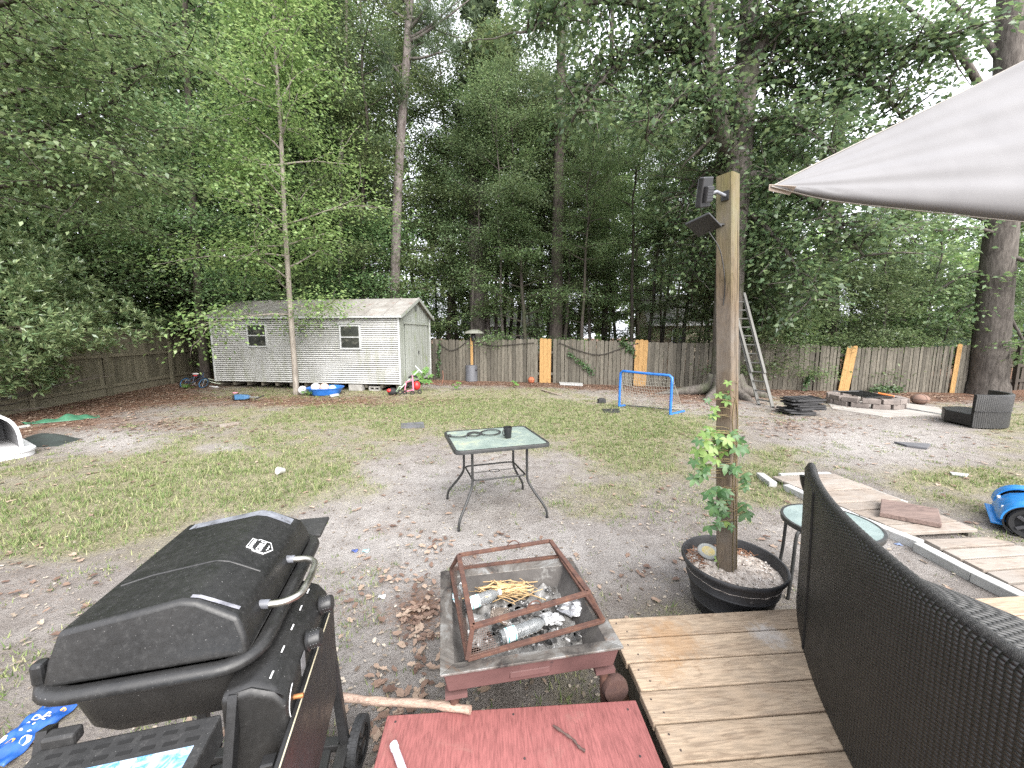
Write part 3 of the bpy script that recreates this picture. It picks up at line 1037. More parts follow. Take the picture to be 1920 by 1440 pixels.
# wall of 33 ridges
nr = 33
mb = MB()
prof = []
for i in range(nr * 8 + 1):
    z = Z0 + (Z1 - Z0) * i / (nr * 8)
    prof.append((z, .065 * (0., 0., .95, 1., .95, .85, .72, .0)[i % 8]))
for back in (0, 1):
    vs, fs = [], []
    for (z, o) in prof:
        for a in (0, SL):
            vs.append(sp(a, SD if back else 0, z, -o if back else o))
    for i in range(len(prof) - 1):
        fs.append((2 * i, 2 * i + 1, 2 * i + 3, 2 * i + 2))
    mb.add(vs, fs)
# far narrow end
mb.add([sp(SL, 0, Z0), sp(SL, SD, Z0), sp(SL, SD, Z1), sp(SL, SD / 2, ZR), sp(SL, 0, Z1)], [(0, 1, 2, 3, 4)])
mb.build("corrugated_wall", M_SIDE, shed, smooth=50)
# gable with doors
mb = MB()
ga = MB()
seg_n = 20
ga.add([sp(0, 0, Z0), sp(0, SD, Z0), sp(0, SD, Z1), sp(0, SD / 2, ZR), sp(0, 0, Z1)], [(0, 4, 3, 2, 1)])
for i in range(14):                                # pressed ribs of the gable sheet
    q = SD * (i + .5) / 14
    top = Z1 + (ZR - Z1) * (1 - abs(q - SD / 2) / (SD / 2)) - .03
    if q < .3 or q > SD - .25 :
        ga.bar(sp(-.006, q, Z0), sp(-.006, q, top), .03, .012, dl)
    else:
        ga.bar(sp(-.006, q, 2.22), sp(-.006, q, top), .03, .012, dl)
ga.build("gable_wall", M_GABLE, shed)
# doors
for (q0, q1, nm) in ((.35, 1.22, "door"), (1.26, 2.2, "door")):
    dm = MB()
    c = sp(-.03, (q0 + q1) / 2, (Z0 + 2.12) / 2 + .02)
    dm.box(c, (.03, q1 - q0, 2.12 - Z0), R(-9))
    for i in range(4):
        q = q0 + (q1 - q0) * (i + .5) / 4
        dm.bar(sp(-.046, q, Z0 + .06), sp(-.046, q, 2.06), .02, .01, dl)
    do = dm.build(nm, M_GABLE, shed, bevel=.004)
    if q0 > 1:
        MB().bar(sp(-.06, q0 + .07, 1.12), sp(-.06, q0 + .07, 1.24), .03, .03).build("handle", M_plain("black_latch", (.02, .02, .02), rough=.5), do)
tr = MB()
tr.bar(sp(-.05, .28, 2.17), sp(-.05, SD - .2, 2.17), .05, .07)
tr.build("door_rail", M_GABLE, shed)
vt = MB()
vt.box(sp(-.015, SD / 2, 2.68), (.03, .14, .16), R(-9))
vt.build("vent", M_plain("vent_grey", (.12, .13, .12), rough=.7), shed)
# corner trims
for (a, b_) in ((0, 0), (0, SD), (SL, 0)):
    MB().bar(sp(a - .0 if a == 0 else a, b_, Z0, .05 if b_ == 0 else -.022), sp(a - .0 if a == 0 else a, b_, Z1, .05 if b_ == 0 else -.022), .05, .05).build("corner_trim", M_SFRAME, shed)
# roof: two slopes with standing seams and an overhang
for sgn in (0, 1):
    rf = MB()
    def rp(a, k, up=0):
        q = (-.15 + (SD / 2 + .15) * k) if sgn == 0 else (SD + .09 - (SD / 2 + .09) * k)
        z = Z1 - .05 + (ZR + .03 - Z1 + .05) * k + up
        return sp(a, q, z)
    n = 24
    rf.grid(lambda u, v: rp(-.14 + (SL + .22) * u, v, .012 * math.sin(u * 40) * (1 - v) * .5), n, 6)
    for i in range(12):
        a = -.14 + (SL + .22) * i / 11
        rf.bar(rp(a, 0, .012), rp(a, 1, .012), .03, .03)
    o = rf.build("roof", M_SROOF, shed, solid=.03)
fa = MB()
fa.bar(sp(-.15, -.16, Z1 - .08), sp(SL + .08, -.16, Z1 - .08), .03, .06)
fa.build("eave_trim", M_SFRAME, shed)
for sg in (0, 1):
    e = MB()
    qa = -.16 if sg == 0 else SD + .1
    e.bar(sp(-.15, qa, Z1 - .08), sp(-.15, SD / 2, ZR + .0), .03, .09)
    e.build("rake_trim", M_GABLE, shed)
# windows
for (x0, x1, y0, y1) in ((469, 506, 607, 651), (641, 680, 609, 655)):
    a1, a0 = wall_a(x0), wall_a(x1)
    q = Rc + dl * ((a0 + a1) / 2)
    zt, zb = at_y((x0 + x1) / 2, y0, q.y).z, at_y((x0 + x1) / 2, y1, q.y).z
    fr = MB()
    w_ = .05
    for (aa, ab, za, zb_) in ((a0, a0 + w_, zb, zt), (a1 - w_, a1, zb, zt), (a0 + w_, a1 - w_, zt - w_, zt), (a0 + w_, a1 - w_, zb, zb + w_), (a0 + w_, a1 - w_, (zt + zb) / 2 - .018, (zt + zb) / 2 + .018)):
        fr.box(sp((aa + ab) / 2, 0, (za + zb_) / 2, .055), (ab - aa, .09, zb_ - za), A_S - math.pi)
    wn = fr.build("window", M_SFRAME, shed)
    MB().box(sp((a0 + a1) / 2, 0, (zt + zb) / 2, .074), (a1 - a0 - 2 * w_, .02, zt - zb - 2 * w_), A_S - math.pi).build("pane", M_DGLASS, wn)
    MB().box(sp((a0 + a1) / 2, 0, zt + .03, .065), (a1 - a0 + .06, .12, .025), A_S - math.pi).build("sill", M_SFRAME, wn)
# floor skids and piers
for i in range(13):
    a = .15 + i * .54
    pr = MB(); pr.box(sp(a, SD / 2, Z0 - .065), (.09, SD - .1, .12), R(-9)); pr.build("joist", W_OLD, shed)
MB().box(sp(SL / 2, SD / 2, Z0 + .02), (SL - .1, SD - .1, .05), R(-9)).build("floor", W_OLD, shed)
for (px, w_, hgt) in ((665, .46, .2),):
    a = wall_a(px)
    MB().box(sp(a, .02, .1), (w_, .2, .2), R(-9)).build("pier", M_BLOCK, shed, bevel=.01)
for a in (.3, 3.4, 6.4):
    MB().box(sp(a, SD / 2, .05), (.4, .3, .1), R(-9)).build("pier", M_BLOCK, shed, bevel=.01)
    MB().box(sp(a, SD - .3, .05), (.4, .3, .1), R(-9)).build("pier", M_BLOCK, shed, bevel=.01)
# loose block under the shed
cbx = MB()
q = Rc + dl * wall_a(699)
for (dx, dz, sx, sz) in ((0, .02, .36, .04), (0, .125, .36, .04), (-.16, .072, .04, .065), (0, .072, .04, .065), (.16, .072, .04, .065)):
    cbx.box((q.x + dx, q.y + .1, dz + .0), (sx, .18, sz), R(-9))
tag(cbx.build("cinder_block", M_BLOCK, bevel=.004), "hollow grey cinder block lying under the shed edge", "cinder block")
# ---------------------------------------------------------------- the woods
def limit(u):
    return float(np.interp(u, [-1.4, -.5, -.42, -.2, -.05, .1, .4, .7, .95, 1.4], [1.05, 1.0, .80, .74, .70, .62, .55, .42, .30, .26]))
VH = {"tallA": 16, "tallB": 15, "tallC": 17, "tallD": 14, "bareA": 18, "bareB": 17, "underA": 5.5, "underB": 4.2, "sprayA": 13, "pineA": 19, "pineB": 21}

G_W = "leafy trees of the woods beyond the far fence"
LAB = {"tall": "tall leafy tree with a slim dark trunk in the woods behind the far fence",
       "bare": "bare lower trunk with a high small crown in the woods behind the far fence",
       "under": "low bushy understory tree leaning over the top of the far fence"}
def wood_tree(key, x, y, s=None):
    u = x / y
    hmax = 1.75 + limit(u) * y
    sc = s or min(1.15, max(.45, hmax * rnd.uniform(.8, 1.05) / VH[key]))
    kind = "under" if key.startswith("under") else ("bare" if key.startswith("bare") else "tall")
    nm = {"under": "understory_tree", "bare": "woodland_tree", "tall": "woodland_tree"}[kind]
    plant(nm, key, x, y, sc, None, LAB[kind], "tree", {"under": "low trees along the far fence", "bare": "bare trunks in the woods", "tall": G_W}[kind])

placed = []
def free(x, y, dmin):
    return all((x - a) ** 2 + (y - b) ** 2 > dmin * dmin for a, b in placed)
bands = [(0.9, 3.2, 22, 1.3, ["tallA", "tallB", "bareA", "bareB", "bareB", "underA", "bareA", "tallC"]),
         (3.2, 8, 30, 1.7, ["tallA", "tallB", "tallC", "bareA", "bareB", "bareA", "bareB"]),
         (8, 15, 14, 2.8, ["tallA", "tallC", "tallD", "tallB", "bareA", "underA"]),
         (15, 24, 8, 4.5, ["tallA", "tallC", "tallD", "bareB"])]
for (d0, d1_, n, dm, keys) in bands:
    made = 0; tries = 0
    while made < n and tries < 4000:
        tries += 1
        y0 = rnd.uniform(d0, d1_)
        x = rnd.uniform(-13, 16) * (1 + d1_ / 40)
        y = fence_y(min(x, 11)) + y0
        u = x / y
        if u > 1.25 or u < -1.05: continue
        if u > .62 and rnd.random() < .62: continue
        if -.42 < u < -.12 and rnd.random() < .25: continue
        if -12 < x < -2.5 and y < 15.6: continue
        if not free(x, y, dm): continue
        placed.append((x, y))
        wood_tree(rnd.choice(keys), x, y)
        made += 1
# low trees that screen the houses
for (u_, off_, key, s_) in ((.59, 1.4, "underB", .95), (.70, 1.2, "underA", .72), (.83, 1.4, "underB", .9), (.66, 4.5, "tallB", .42), (.92, 3.5, "tallB", .40), (1.02, 2.2, "underB", 1.0), (1.30, 2.2, "underA", 1.1)):
    y_ = 11.9 + off_
    wood_tree(key, u_ * y_ * 1.02, y_, s_)
# trees outside the side fence
n = 0
for (x, y, key, s) in ((-16.4, 6.5, "tallA", .95), (-15.5, 9.5, "tallD", 1.1), (-14.5, 12.5, "tallA", 1.0), (-17, 15, "tallC", 1.05), (-15.8, 17.5, "tallB", 1.1), (-18.5, 11, "tallC", 1.1),
                       (-17.5, 3.6, "tallD", .9), (-18, 6, "tallA", 1.2), (-20, 14, "tallA", 1.2), (-17.5, 20, "tallD", 1.2), (-13.5, 19.5, "tallA", 1.1), (-22, 9, "tallC", 1.2),
                       (-14.6, 10.6, "underA", 1.1), (-16.3, 7.4, "underA", 1.0), (-16.5, 13.2, "underA", 1.3), (-15.2, 5.2, "underB", 1.2), (-17.5, 9.5, "underB", 1.4), (-16, 17.2, "underA", 1.2), (-19, 17, "tallA", 1.2), (-19.5, 8, "tallD", 1.2), (-14, 16.9, "tallD", 1.0), (-14.6, 15.2, "underB", 1.2), (-15.9, 8.4, "underB", 1.0), (-11.5, 17.8, "tallD", 1.05), (-9.2, 17.5, "tallB", 1.0), (-6.6, 17.0, "tallA", .95), (-11.0, 19.5, "tallC", 1.1)):
    plant("side_tree", key, x, y, s, None, "leafy tree crowding over the mossy side fence", "tree", "trees outside the side fence")

# trunks one can pick out
p = at_y(741, 560, 16.6)
T = Tree(51)
tr_pts = bez([(at_y(a, b, 16.6)) for a, b in ((737, 690), (740, 560), (744, 400), (752, 250), (762, 120), (768, 0), (772, -140))], 4)
tr_pts[0].z = -.1
T.wood.tube(tr_pts, [.22 - .09 * i / len(tr_pts) for i in range(len(tr_pts))], 10)
for (px, py, ex, ey, ln) in ((765, 60, 830, 30, 0), (764, 75, 870, 35, 0), (763, 95, 800, 60, 0), (756, 150, 700, 90, 0), (768, 20, 740, -40, 0), (768, 10, 800, -60, 0), (752, 200, 735, 185, 0), (765, 40, 700, 20, 0), (766, 30, 850, 90, 0), (762, 110, 840, 130, 0), (760, 120, 690, 150, 0), (767, 10, 690, -30, 0), (764, 80, 900, 70, 0)):
    a, b = at_y(px, py, 16.6), at_y(ex, ey, 16.6)
    b.y += rnd.uniform(-1.2, 1.2)
    pts = T.limb(a, b - a, (b - a).length, .07, .015, up=.2, wob=.1, n=6)
    for q in pts[2:]:
        for _ in range(2):
            c = q + Vector((rnd.gauss(0, .3), rnd.gauss(0, .3), rnd.gauss(0.05, .2)))
            for j in range(110):
                aa = Vector((rnd.gauss(0, 1), rnd.gauss(0, 1), rnd.gauss(.3, .8))).normalized()
                T.P.append(c + aa * rnd.uniform(0, .2)); T.A.append(aa); T.L.append(rnd.uniform(.18, .32))
w, c = T.meshes("tall_pine", B_PINE, L_PINE, aspect=.05)
t = thing("pine_tree", "tall pink-grey pine with a long bare straight trunk rising behind the shed roof", "tree")
obj("trunk", w, t); obj("crown", c, t)

def trunk_tree(name, label, pxs, Y, r0, bark, key, sc, zc, r1=.45):
    """A trunk along a pixel path at depth Y, with the limbs and leaves of a kind above it."""
    T = Tree(sum(map(ord, label)))
    pts = bez([at_y(a, b, Y) for a, b in pxs], 5)
    pts[0].z = -.1
    n = len(pts)
    T.wood.tube(pts, [r0 * (1.35 if i == 0 else 1) * (1 - (1 - r1) * i / n) for i in range(n)], 10)
    t = thing(name, label, "tree")
    me = bpy.data.meshes.new("trunk"); me.from_pydata(T.wood.v, [], T.wood.f); me.materials.append(bark)
    me.polygons.foreach_set("use_smooth", [True] * len(me.polygons))
    obj("trunk", me, t)
    cr = obj("crown", VAR[key][1], t)
    q = pts[min(n - 1, int(n * .6))]
    cr.location = (q.x, q.y, zc); cr.scale = (sc, sc, sc)
    return t
trunk_tree("broken_tree", "thick grey trunk with a snapped reddish stub behind the patio heater", [(898, 690), (896, 600), (892, 450), (885, 330), (893, 270)], 18.2, .40, B_GREY, "bareB", .8, -2.5, .8)
trunk_tree("twin_trunk_tree", "reddish brown trunk close beside the broken grey one behind the fence", [(912, 690), (910, 600), (905, 480), (900, 200), (905, -60)], 18.9, .26, B_PINE, "pineB", .8, 1.0)
trunk_tree("straight_tree", "straight dark brown trunk behind the fence between the two triple orange boards", [(1040, 690), (1043, 560), (1047, 400), (1050, 200), (1056, -60)], 16.2, .31, B_DARK, "tallC", .85, 1.0)
trunk_tree("thin_tree", "thin pale trunk with dead twigs standing beyond the shed roof", [(634, 640), (638, 480), (640, 300), (648, 120), (650, -60)], 16.4, .10, B_SLIM, "bareB", .9, 2.0)
trunk_tree("leaning_tree", "slim grey trunk in the woods above the shed roof, partly behind leaves", [(480, 620), (486, 400), (474, 200), (466, 40), (463, -60)], 17.6, .25, B_PINE, "tallB", 1.0, 1.0)
trunk_tree("dark_trunk_tree", "short dark trunk beyond the fence above the black paver stack", [(1552, 690), (1556, 560), (1562, 450), (1570, 340), (1575, 150)], 15.5, .34, B_DARK, "bareA", .62, 1.2)
trunk_tree("post_side_tree", "dark straight trunk in the woods just beyond the blue goal", [(1132, 690), (1136, 520), (1140, 350), (1146, 120), (1150, -60)], 19.5, .17, B_DARK, "tallA", .8, 1.5)

# ---- the big oak behind the post
T = Tree(77)
OY = 11.35
def oak_limb(pxs, r0, r1, dy=0.0, sides=8, leaves=0, spread=.38):
    m = len(pxs)
    pts = bez([at_y(a, b, OY + dy * i / max(1, m - 1)) for i, (a, b) in enumerate(pxs)], 5)
    T.wood.tube(pts, [r0 + (r1 - r0) * i / (len(pts) - 1) for i in range(len(pts))], sides)
    if leaves:
        k = len(pts)
        for i in range(int(k * .2), k):
            for s_ in range(3):
                d = Vector((T.r.gauss(0, 1), T.r.gauss(0, 1), T.r.gauss(.1, .5)))
                q = T.limb(pts[i], d, T.r.uniform(.7, 1.6), r1 * .8 + .01, .004, up=-.1, wob=.18, n=4, sides=4)
                T.spray(q, int(leaves * 1.35), spread * .8, .155, .42, .1)
    return pts
main = [at_y(a, b, OY) for a, b in ((1356, 745), (1360, 690), (1366, 560), (1374, 420), (1384, 300), (1392, 200), (1400, 110), (1406, 20), (1410, -120), (1412, -300))]
mp = bez(main, 6)
mp[0].z = -.15
rad = [.62, .52, .46, .43, .40, .385, .38, .37] + [.36] * 20
n = len(mp)
T.wood.tube(mp, [max(.1, (rad[i] if i < 8 else .37) * (1 - .55 * max(0, i - 20) / (n - 20))) for i in range(n)], 14)
# root flares
b0 = main[0]
for a in range(7):
    an = a * .9 + .3
    ln = T.r.uniform(.6, 1.1) * (1.5 if a in (3, 4) else 1)
    T.wood.tube(bez([(b0.x + .25 * math.cos(an), b0.y + .25 * math.sin(an), .55), (b0.x + .5 * math.cos(an), b0.y + .5 * math.sin(an), .2), (b0.x + (.5 + ln * .6) * math.cos(an), b0.y + (.5 + ln * .6) * math.sin(an), .05), (b0.x + (.5 + ln) * math.cos(an), b0.y + (.5 + ln) * math.sin(an), -.06)], 4), [.24 - .19 * i / 12 for i in range(13)], 8)
oak_limb([(1384, 300), (1352, 250), (1338, 180), (1330, 80), (1318, -60), (1300, -200)], .27, .1, -1.0, leaves=34)
oak_limb([(1394, 190), (1425, 85), (1470, 30), (1510, -40), (1560, -160)], .2, .07, -1.2, leaves=34)
oak_limb([(1420, 95), (1493, 77), (1557, 110), (1640, 160), (1700, 230)], .12, .03, -.8, leaves=36)
oak_limb([(1470, 30), (1563, 57), (1640, 80), (1713, 90), (1800, 60)], .12, .03, -1.5, leaves=36)
oak_limb([(1338, 170), (1270, 95), (1185, 95), (1130, 150), (1080, 210)], .14, .03, -.8, leaves=38)
oak_limb([(1332, 100), (1250, 30), (1150, 0), (1050, 20), (990, 60)], .13, .03, -1.6, leaves=38)
oak_limb([(1345, 210), (1300, 180), (1250, 200), (1210, 260)], .09, .02, -1.2, leaves=32)
oak_limb([(1380, 330), (1440, 330), (1510, 370), (1570, 420), (1620, 480)], .12, .025, -1.6, leaves=38)
oak_limb([(1378, 380), (1430, 420), (1480, 480), (1520, 560)], .09, .02, -1.0, leaves=36)
oak_limb([(1376, 400), (1410, 470), (1430, 540), (1440, 600)], .07, .02, .9, leaves=34)
oak_limb([(1370, 330), (1330, 320), (1290, 360), (1270, 420)], .08, .02, 1.2, leaves=26)
oak_limb([(1385, 260), (1450, 220), (1520, 250), (1580, 300)], .1, .02, -1.5, leaves=34)
oak_limb([(1385, 260), (1440, 260), (1500, 300), (1560, 350)], .1, .02, 1.5, leaves=30)
oak_limb([(1396, 150), (1460, 150), (1540, 190), (1600, 180)], .1, .02, 1.4, leaves=34)
oak_limb([(1400, 90), (1360, 20), (1290, -30), (1200, -60)], .1, .02, 1.8, leaves=34)
oak_limb([(1390, 200), (1300, 130), (1220, 160), (1150, 230)], .1, .02, 2.2, leaves=26)
oak_limb([(1375, 390), (1345, 420), (1310, 480), (1290, 540)], .06, .02, 1.6, leaves=26)
w, c = T.meshes("oak", B_OAK, L_OAK, aspect=.6, upness=.6)
t = thing("oak_tree", "big forked oak with flared roots and a wide dark crown, ladder against its trunk", "tree")
obj("trunk", w, t); obj("crown", c, t)

# ---- big grey trunk near the corner
T = Tree(88)
FY = 11.55
fp = bez([at_y(a, b, FY) for a, b in ((1850, 742), (1854, 690), (1862, 590), (1872, 480), (1882, 380), (1890, 250), (1892, 90), (1900, -80))], 5)
fp[0].z = -.15
n = len(fp)
T.wood.tube(fp, [(.58 if i == 0 else .47 if i < 3 else .42) * (1 - .4 * i / n) for i in range(n)], 14)
for (pxs, r_, dy, lv) in (([(1874, 440), (1830, 428), (1760, 432), (1690, 425)], .06, -.5, 26), ([(1885, 250), (1800, 100), (1720, 30), (1650, -30)], .11, -1, 34), ([(1890, 130), (1800, 20), (1700, -60)], .1, .8, 30),
                          ([(1872, 470), (1940, 500), (2010, 560)], .07, -1.2, 40), ([(1870, 500), (1800, 520), (1740, 560), (1700, 600)], .05, 1.2, 34), ([(1866, 540), (1920, 640), (1960, 680)], .05, -.8, 40), ([(1876, 420), (1960, 400), (2060, 430)], .08, .3, 36), ([(1862, 580), (1830, 570), (1790, 590), (1770, 640)], .04, .8, 26), ([(1874, 420), (1780, 395), (1700, 400), (1620, 440)], .06, 1.6, 30)):
    m = len(pxs)
    pts = bez([at_y(a, b, FY + dy * i / (m - 1)) for i, (a, b) in enumerate(pxs)], 5)
    T.wood.tube(pts, [r_ + (.015 - r_) * i / (len(pts) - 1) for i in range(len(pts))], 6)
    for i in range(5, len(pts), 2):
        for s_ in range(2):
            q = T.limb(pts[i], Vector((T.r.gauss(0, 1), T.r.gauss(0, 1), T.r.gauss(0, .3))), T.r.uniform(.5, 1.3), .015, .004, up=-.1, wob=.18, n=4, sides=4)
            T.spray(q, int(lv * 2.6), .3, .135, .3, .1)
w, c = T.meshes("corner_tree", B_GREY, L_MID)
t = thing("corner_tree", "thick grey-barked tree in front of the dark corner fence, behind the black bench", "tree")
obj("trunk", w, t); obj("crown", c, t)

# ---- slender bright tree in front of the shed
T = Tree(99)
SY = 11.5
path = [(556, 742), (552, 680), (545, 590), (538, 480), (532, 380), (527, 260), (520, 150), (514, 40), (508, -80), (500, -220)]
spn = bez([at_y(a, b, SY) for a, b in path], 5)
spn[0].z = -.1
n = len(spn)
T.wood.tube(spn, [(.125 if i == 0 else .088) * (1 - .7 * i / n) for i in range(n)], 9)
az = 0
for b in range(40):
    q = b / 40
    i = int(n * (.215 + .765 * q)); i = min(i, n - 1)
    az += 2.4 + T.r.gauss(0, .4)
    ln = T.r.uniform(1.2, 2.6) * (1.15 - .45 * q)
    el = .22 + .5 * q + T.r.gauss(0, .32)
    pts = T.limb(spn[i], (math.cos(az) * math.cos(el), math.sin(az) * math.cos(el), math.sin(el)), ln, .03, .005, up=-.3, wob=.24, n=6, sides=5)
    T.spray(pts, 150, .4, .105, .6, .3)
    for k in range(4):
        dd_ = pts[min(k + 3, 6)] - pts[min(k + 2, 5)]
        sd = Vector((-dd_.y, dd_.x, 0)).normalized() * (1 if k % 2 else -1)
        q2 = T.limb(pts[k + 2], dd_.normalized() + sd + Vector((0, 0, T.r.gauss(0, .5))), ln * T.r.uniform(.3, .6), .012, .003, up=-.1, wob=.26, n=4, sides=4)
        T.spray(q2, 130, .36, .105, .6, .0)
w, c = T.meshes("slender", B_SLIM, L_BRIGHT)
t = thing("slender_tree", "slender pale-barked tree with bright green sprays standing in front of the shed", "tree")
obj("trunk", w, t); obj("crown", c, t)

# ---- trunk between the side fence and the shed
T = Tree(111)
BY = 14.1
path = [(387, 722), (381, 660), (374, 590), (368, 480), (362, 380), (357, 260), (350, 120), (345, -40), (340, -200)]
spn = bez([at_y(a, b, BY) for a, b in path], 5)
spn[0].z = -.1
n = len(spn)
T.wood.tube(spn, [(.24 if i == 0 else .18) * (1 - .7 * i / n) for i in range(n)], 9)
for b in range(44):
    q = b / 44
    i = min(int(n * (.25 + .73 * q)), n - 1)
    az += 2.4 + T.r.gauss(0, .4)
    ln = T.r.uniform(1.4, 3.0) * (1.1 - .4 * q)
    el = .1 + .5 * q + T.r.gauss(0, .3)
    pts = T.limb(spn[i], (math.cos(az) * math.cos(el), math.sin(az) * math.cos(el), math.sin(el)), ln, .035, .005, up=-.25, wob=.22, n=6, sides=5)
    T.spray(pts, 140, .4, .112, .5, .3)
    for k in range(4):
        dd_ = pts[min(k + 3, 6)] - pts[min(k + 2, 5)]
        sd = Vector((-dd_.y, dd_.x, 0)).normalized() * (1 if k % 2 else -1)
        q2 = T.limb(pts[k + 2], dd_.normalized() + sd + Vector((0, 0, T.r.gauss(0, .5))), ln * T.r.uniform(.3, .6), .012, .003, up=-.1, wob=.26, n=4, sides=4)
        T.spray(q2, 120, .36, .112, .5, .0)
w, c = T.meshes("corner_sapling", B_DARK, L_MID)
t = thing("fence_corner_tree", "dark slim tree squeezed between the side fence and the shed end", "tree")
obj("trunk", w, t); obj("crown", c, t)

# ---- boughs reaching over from a tree outside the side fence
T = Tree(123)
T.wood.tube(bez([(-12.6, 6.6, -.1), (-12.5, 6.6, 2.5), (-12.3, 6.7, 5), (-12.4, 6.8, 8), (-12.2, 6.9, 12)], 4), [.26 - .012 * i for i in range(17)], 9)
LIMBS = [([(-60, 285), (75, 238), (140, 222), (195, 200), (240, 165)], 7.2, .05), ([(-80, 365), (30, 346), (90, 350), (160, 345), (205, 330), (250, 288)], 7.5, .045),
         ([(-60, 140), (30, 118), (70, 105), (130, 80)], 6.6, .05), ([(-60, 60), (20, 60), (120, 20), (230, 10)], 7.0, .05), ([(60, 400), (150, 415), (225, 427), (292, 443)], 10.4, .035),
         ([(-60, 200), (60, 165), (160, 150), (280, 120), (350, 95)], 8.3, .05), ([(-60, 330), (90, 300), (220, 260), (330, 240), (400, 250)], 10.2, .05), ([(140, 400), (190, 380), (260, 350), (350, 340)], 10.6, .045),
         ([(-60, 100), (100, 60), (260, 70), (340, 40)], 8.8, .05), ([(-60, 10), (120, -40), (280, -60)], 7.8, .06), ([(0, 250), (100, 270), (180, 300), (270, 330)], 6.9, .04), ([(-60, 30), (60, -10), (180, -30)], 6.2, .05)]
for (pxs, Y, r_) in LIMBS:
    pts = bez([at_y(a, b, Y) for a, b in pxs], 5)
    first = pts[0]
    st = Vector((-12.35, 6.7, max(1.5, first.z - .4)))
    pts = bez([st, st.lerp(first, .5) + Vector((0, 0, .1)), first], 4)[:-1] + pts
    T.wood.tube(pts, [r_ * 1.3 + (.008 - r_ * 1.3) * i / (len(pts) - 1) for i in range(len(pts))], 6)
    for i in range(6, len(pts), 1):
        for s_ in range(2):
            q = T.limb(pts[i], Vector((T.r.gauss(.4, .8), T.r.gauss(0, 1), T.r.gauss(0, .22))), T.r.uniform(.4, 1.1), .012, .003, up=-.15, wob=.18, n=4, sides=4)
            T.spray(q, 40, .26, .098, .2, .1)
w, c = T.meshes("bough_tree", B_DARK, L_MID)
t = thing("overhanging_tree", "tree outside the side fence sending long thin leafy boughs over the yard", "tree")
obj("trunk", w, t); obj("crown", c, t)

# ---- glossy bush spilling over the side fence
T = Tree(131)
bc = Vector((-11.75, 8.0, 2.35))
for k in range(26):
    an = T.r.uniform(0, 6.28); el = T.r.uniform(-.1, 1.4)
    d = Vector((math.cos(an) * math.cos(el) + .35, math.sin(an) * math.cos(el), math.sin(el)))
    T.limb((-11.9 + T.r.gauss(0, .1), 7.9 + T.r.gauss(0, .1), 0.2), d, T.r.uniform(1.6, 3), .03, .006, up=.1, n=6, sides=5)
cnt = 0
while cnt < 4200:
    d = Vector((T.r.gauss(0, 1), T.r.gauss(0, 1), T.r.gauss(0, 1))).normalized()
    lump = 1 + .22 * math.sin(d.x * 5 + 1) * math.sin(d.y * 6) + .2 * math.sin(d.z * 7 + d.x * 4)
    rr_ = T.r.uniform(.45, 1.0) ** .5 * lump
    p = bc + Vector((d.x * 2.75, d.y * 2.2, d.z * 2.15)) * rr_
    if p.z < .55: continue
    # outline slopes down away from the fence
    if p.x > -10.6 and p.z > 4.1 - 0.95 * (p.x + 10.6) : continue
    if p.x > -9.5 and p.z < 1.15 + .6 * (p.x + 9.5): continue
    cnt += 1
    ax = (d * .8 + Vector((T.r.gauss(.1, .3), T.r.gauss(0, .3), .7))).normalized()
    for j in range(13):
        o = Vector((T.r.gauss(0, 1), T.r.gauss(0, 1), T.r.gauss(0, 1)))
        a = (ax * T.r.uniform(.4, 1.1) + o.normalized() * .75)
        T.P.append(p + a * .02); T.A.append(a); T.L.append(T.r.uniform(.10, .16))
w, c = T.meshes("bush", B_DARK, L_BUSH, aspect=.3, upness=.5)
t = thing("overhanging_bush", "glossy light green bush with narrow leaves spilling over the side fence", "bush")
obj("stems", w, t); obj("foliage", c, t)

# ---- far woods as one mass
n = 80000
an = rng.uniform(-1.2, 1.15, n)
dist = np.where(an < -.35, rng.uniform(26, 50, n), rng.uniform(38, 56, n))
zz = rng.random(n) ** 1.1 * np.interp(an, [-1.2, -.4, -.15, .2, .7, 1.2], [34, 26, 20, 22, 10, 8])
x, y = dist * np.sin(an), dist * np.cos(an)
cl_ = fbm(an * 60 + 200, zz * .5 + 30, 1.0, 3, 4)
k = (cl_ > .44) | ((an < -.4) & (zz < 7))
P = np.stack([x, y, zz], -1)[k]
m_ = len(P)
A = rng.normal(0, 1, (m_, 3)); A[:, 2] -= .3
N = rng.normal(0, .8, (m_, 3)); N[:, 2] += .8
V, Q = leaf_quads(P, A, N, rng.uniform(.4, .8, m_), rng.uniform(.3, .5, m_))
wm = obj("woods", mesh_np("woods", V, Q, L_BRIGHT))
tag(wm, kind="stuff")

# ---- vines and weeds at the fence
M_VINE = M_leaf("vine_leaf", (.03, .065, .02), (.05, .095, .03), (.09, .15, .05), .3)
def vine_patch(label, px0, px1, z0, z1, n, depth=.05, droop=.0, thing_name="creeper", seg=(FF0, FF1)):
    P = []
    for _ in range(n):
        f = rnd.random()
        X, Y = fence_at(px0 + (px1 - px0) * f + rnd.gauss(0, 1.5), *seg)
        z = z0 + (z1 - z0) * f + rnd.gauss(0, .07)
        P.append((X, Y - depth - abs(rnd.gauss(0, .05)), max(.02, z)))
    P = np.array(P); m_ = len(P)
    A = rng.normal(0, .7, (m_, 3)); A[:, 2] -= .5
    N = rng.normal(0, .4, (m_, 3)); N[:, 1] -= .8; N[:, 2] += .4
    V, Q = leaf_quads(P, A, N, rng.uniform(.05, .1, m_), rng.uniform(.04, .07, m_))
    o = obj(thing_name, mesh_np(thing_name, V, Q, M_VINE))
    tag(o, label, "vine")
vine_patch("leafy creeper trailing diagonally down the fence between the triple orange boards", 1063, 1112, 1.15, .45, 170)
vine_patch("green creeper climbing the fence beside the shed corner", 822, 826, .1, 1.5, 150)
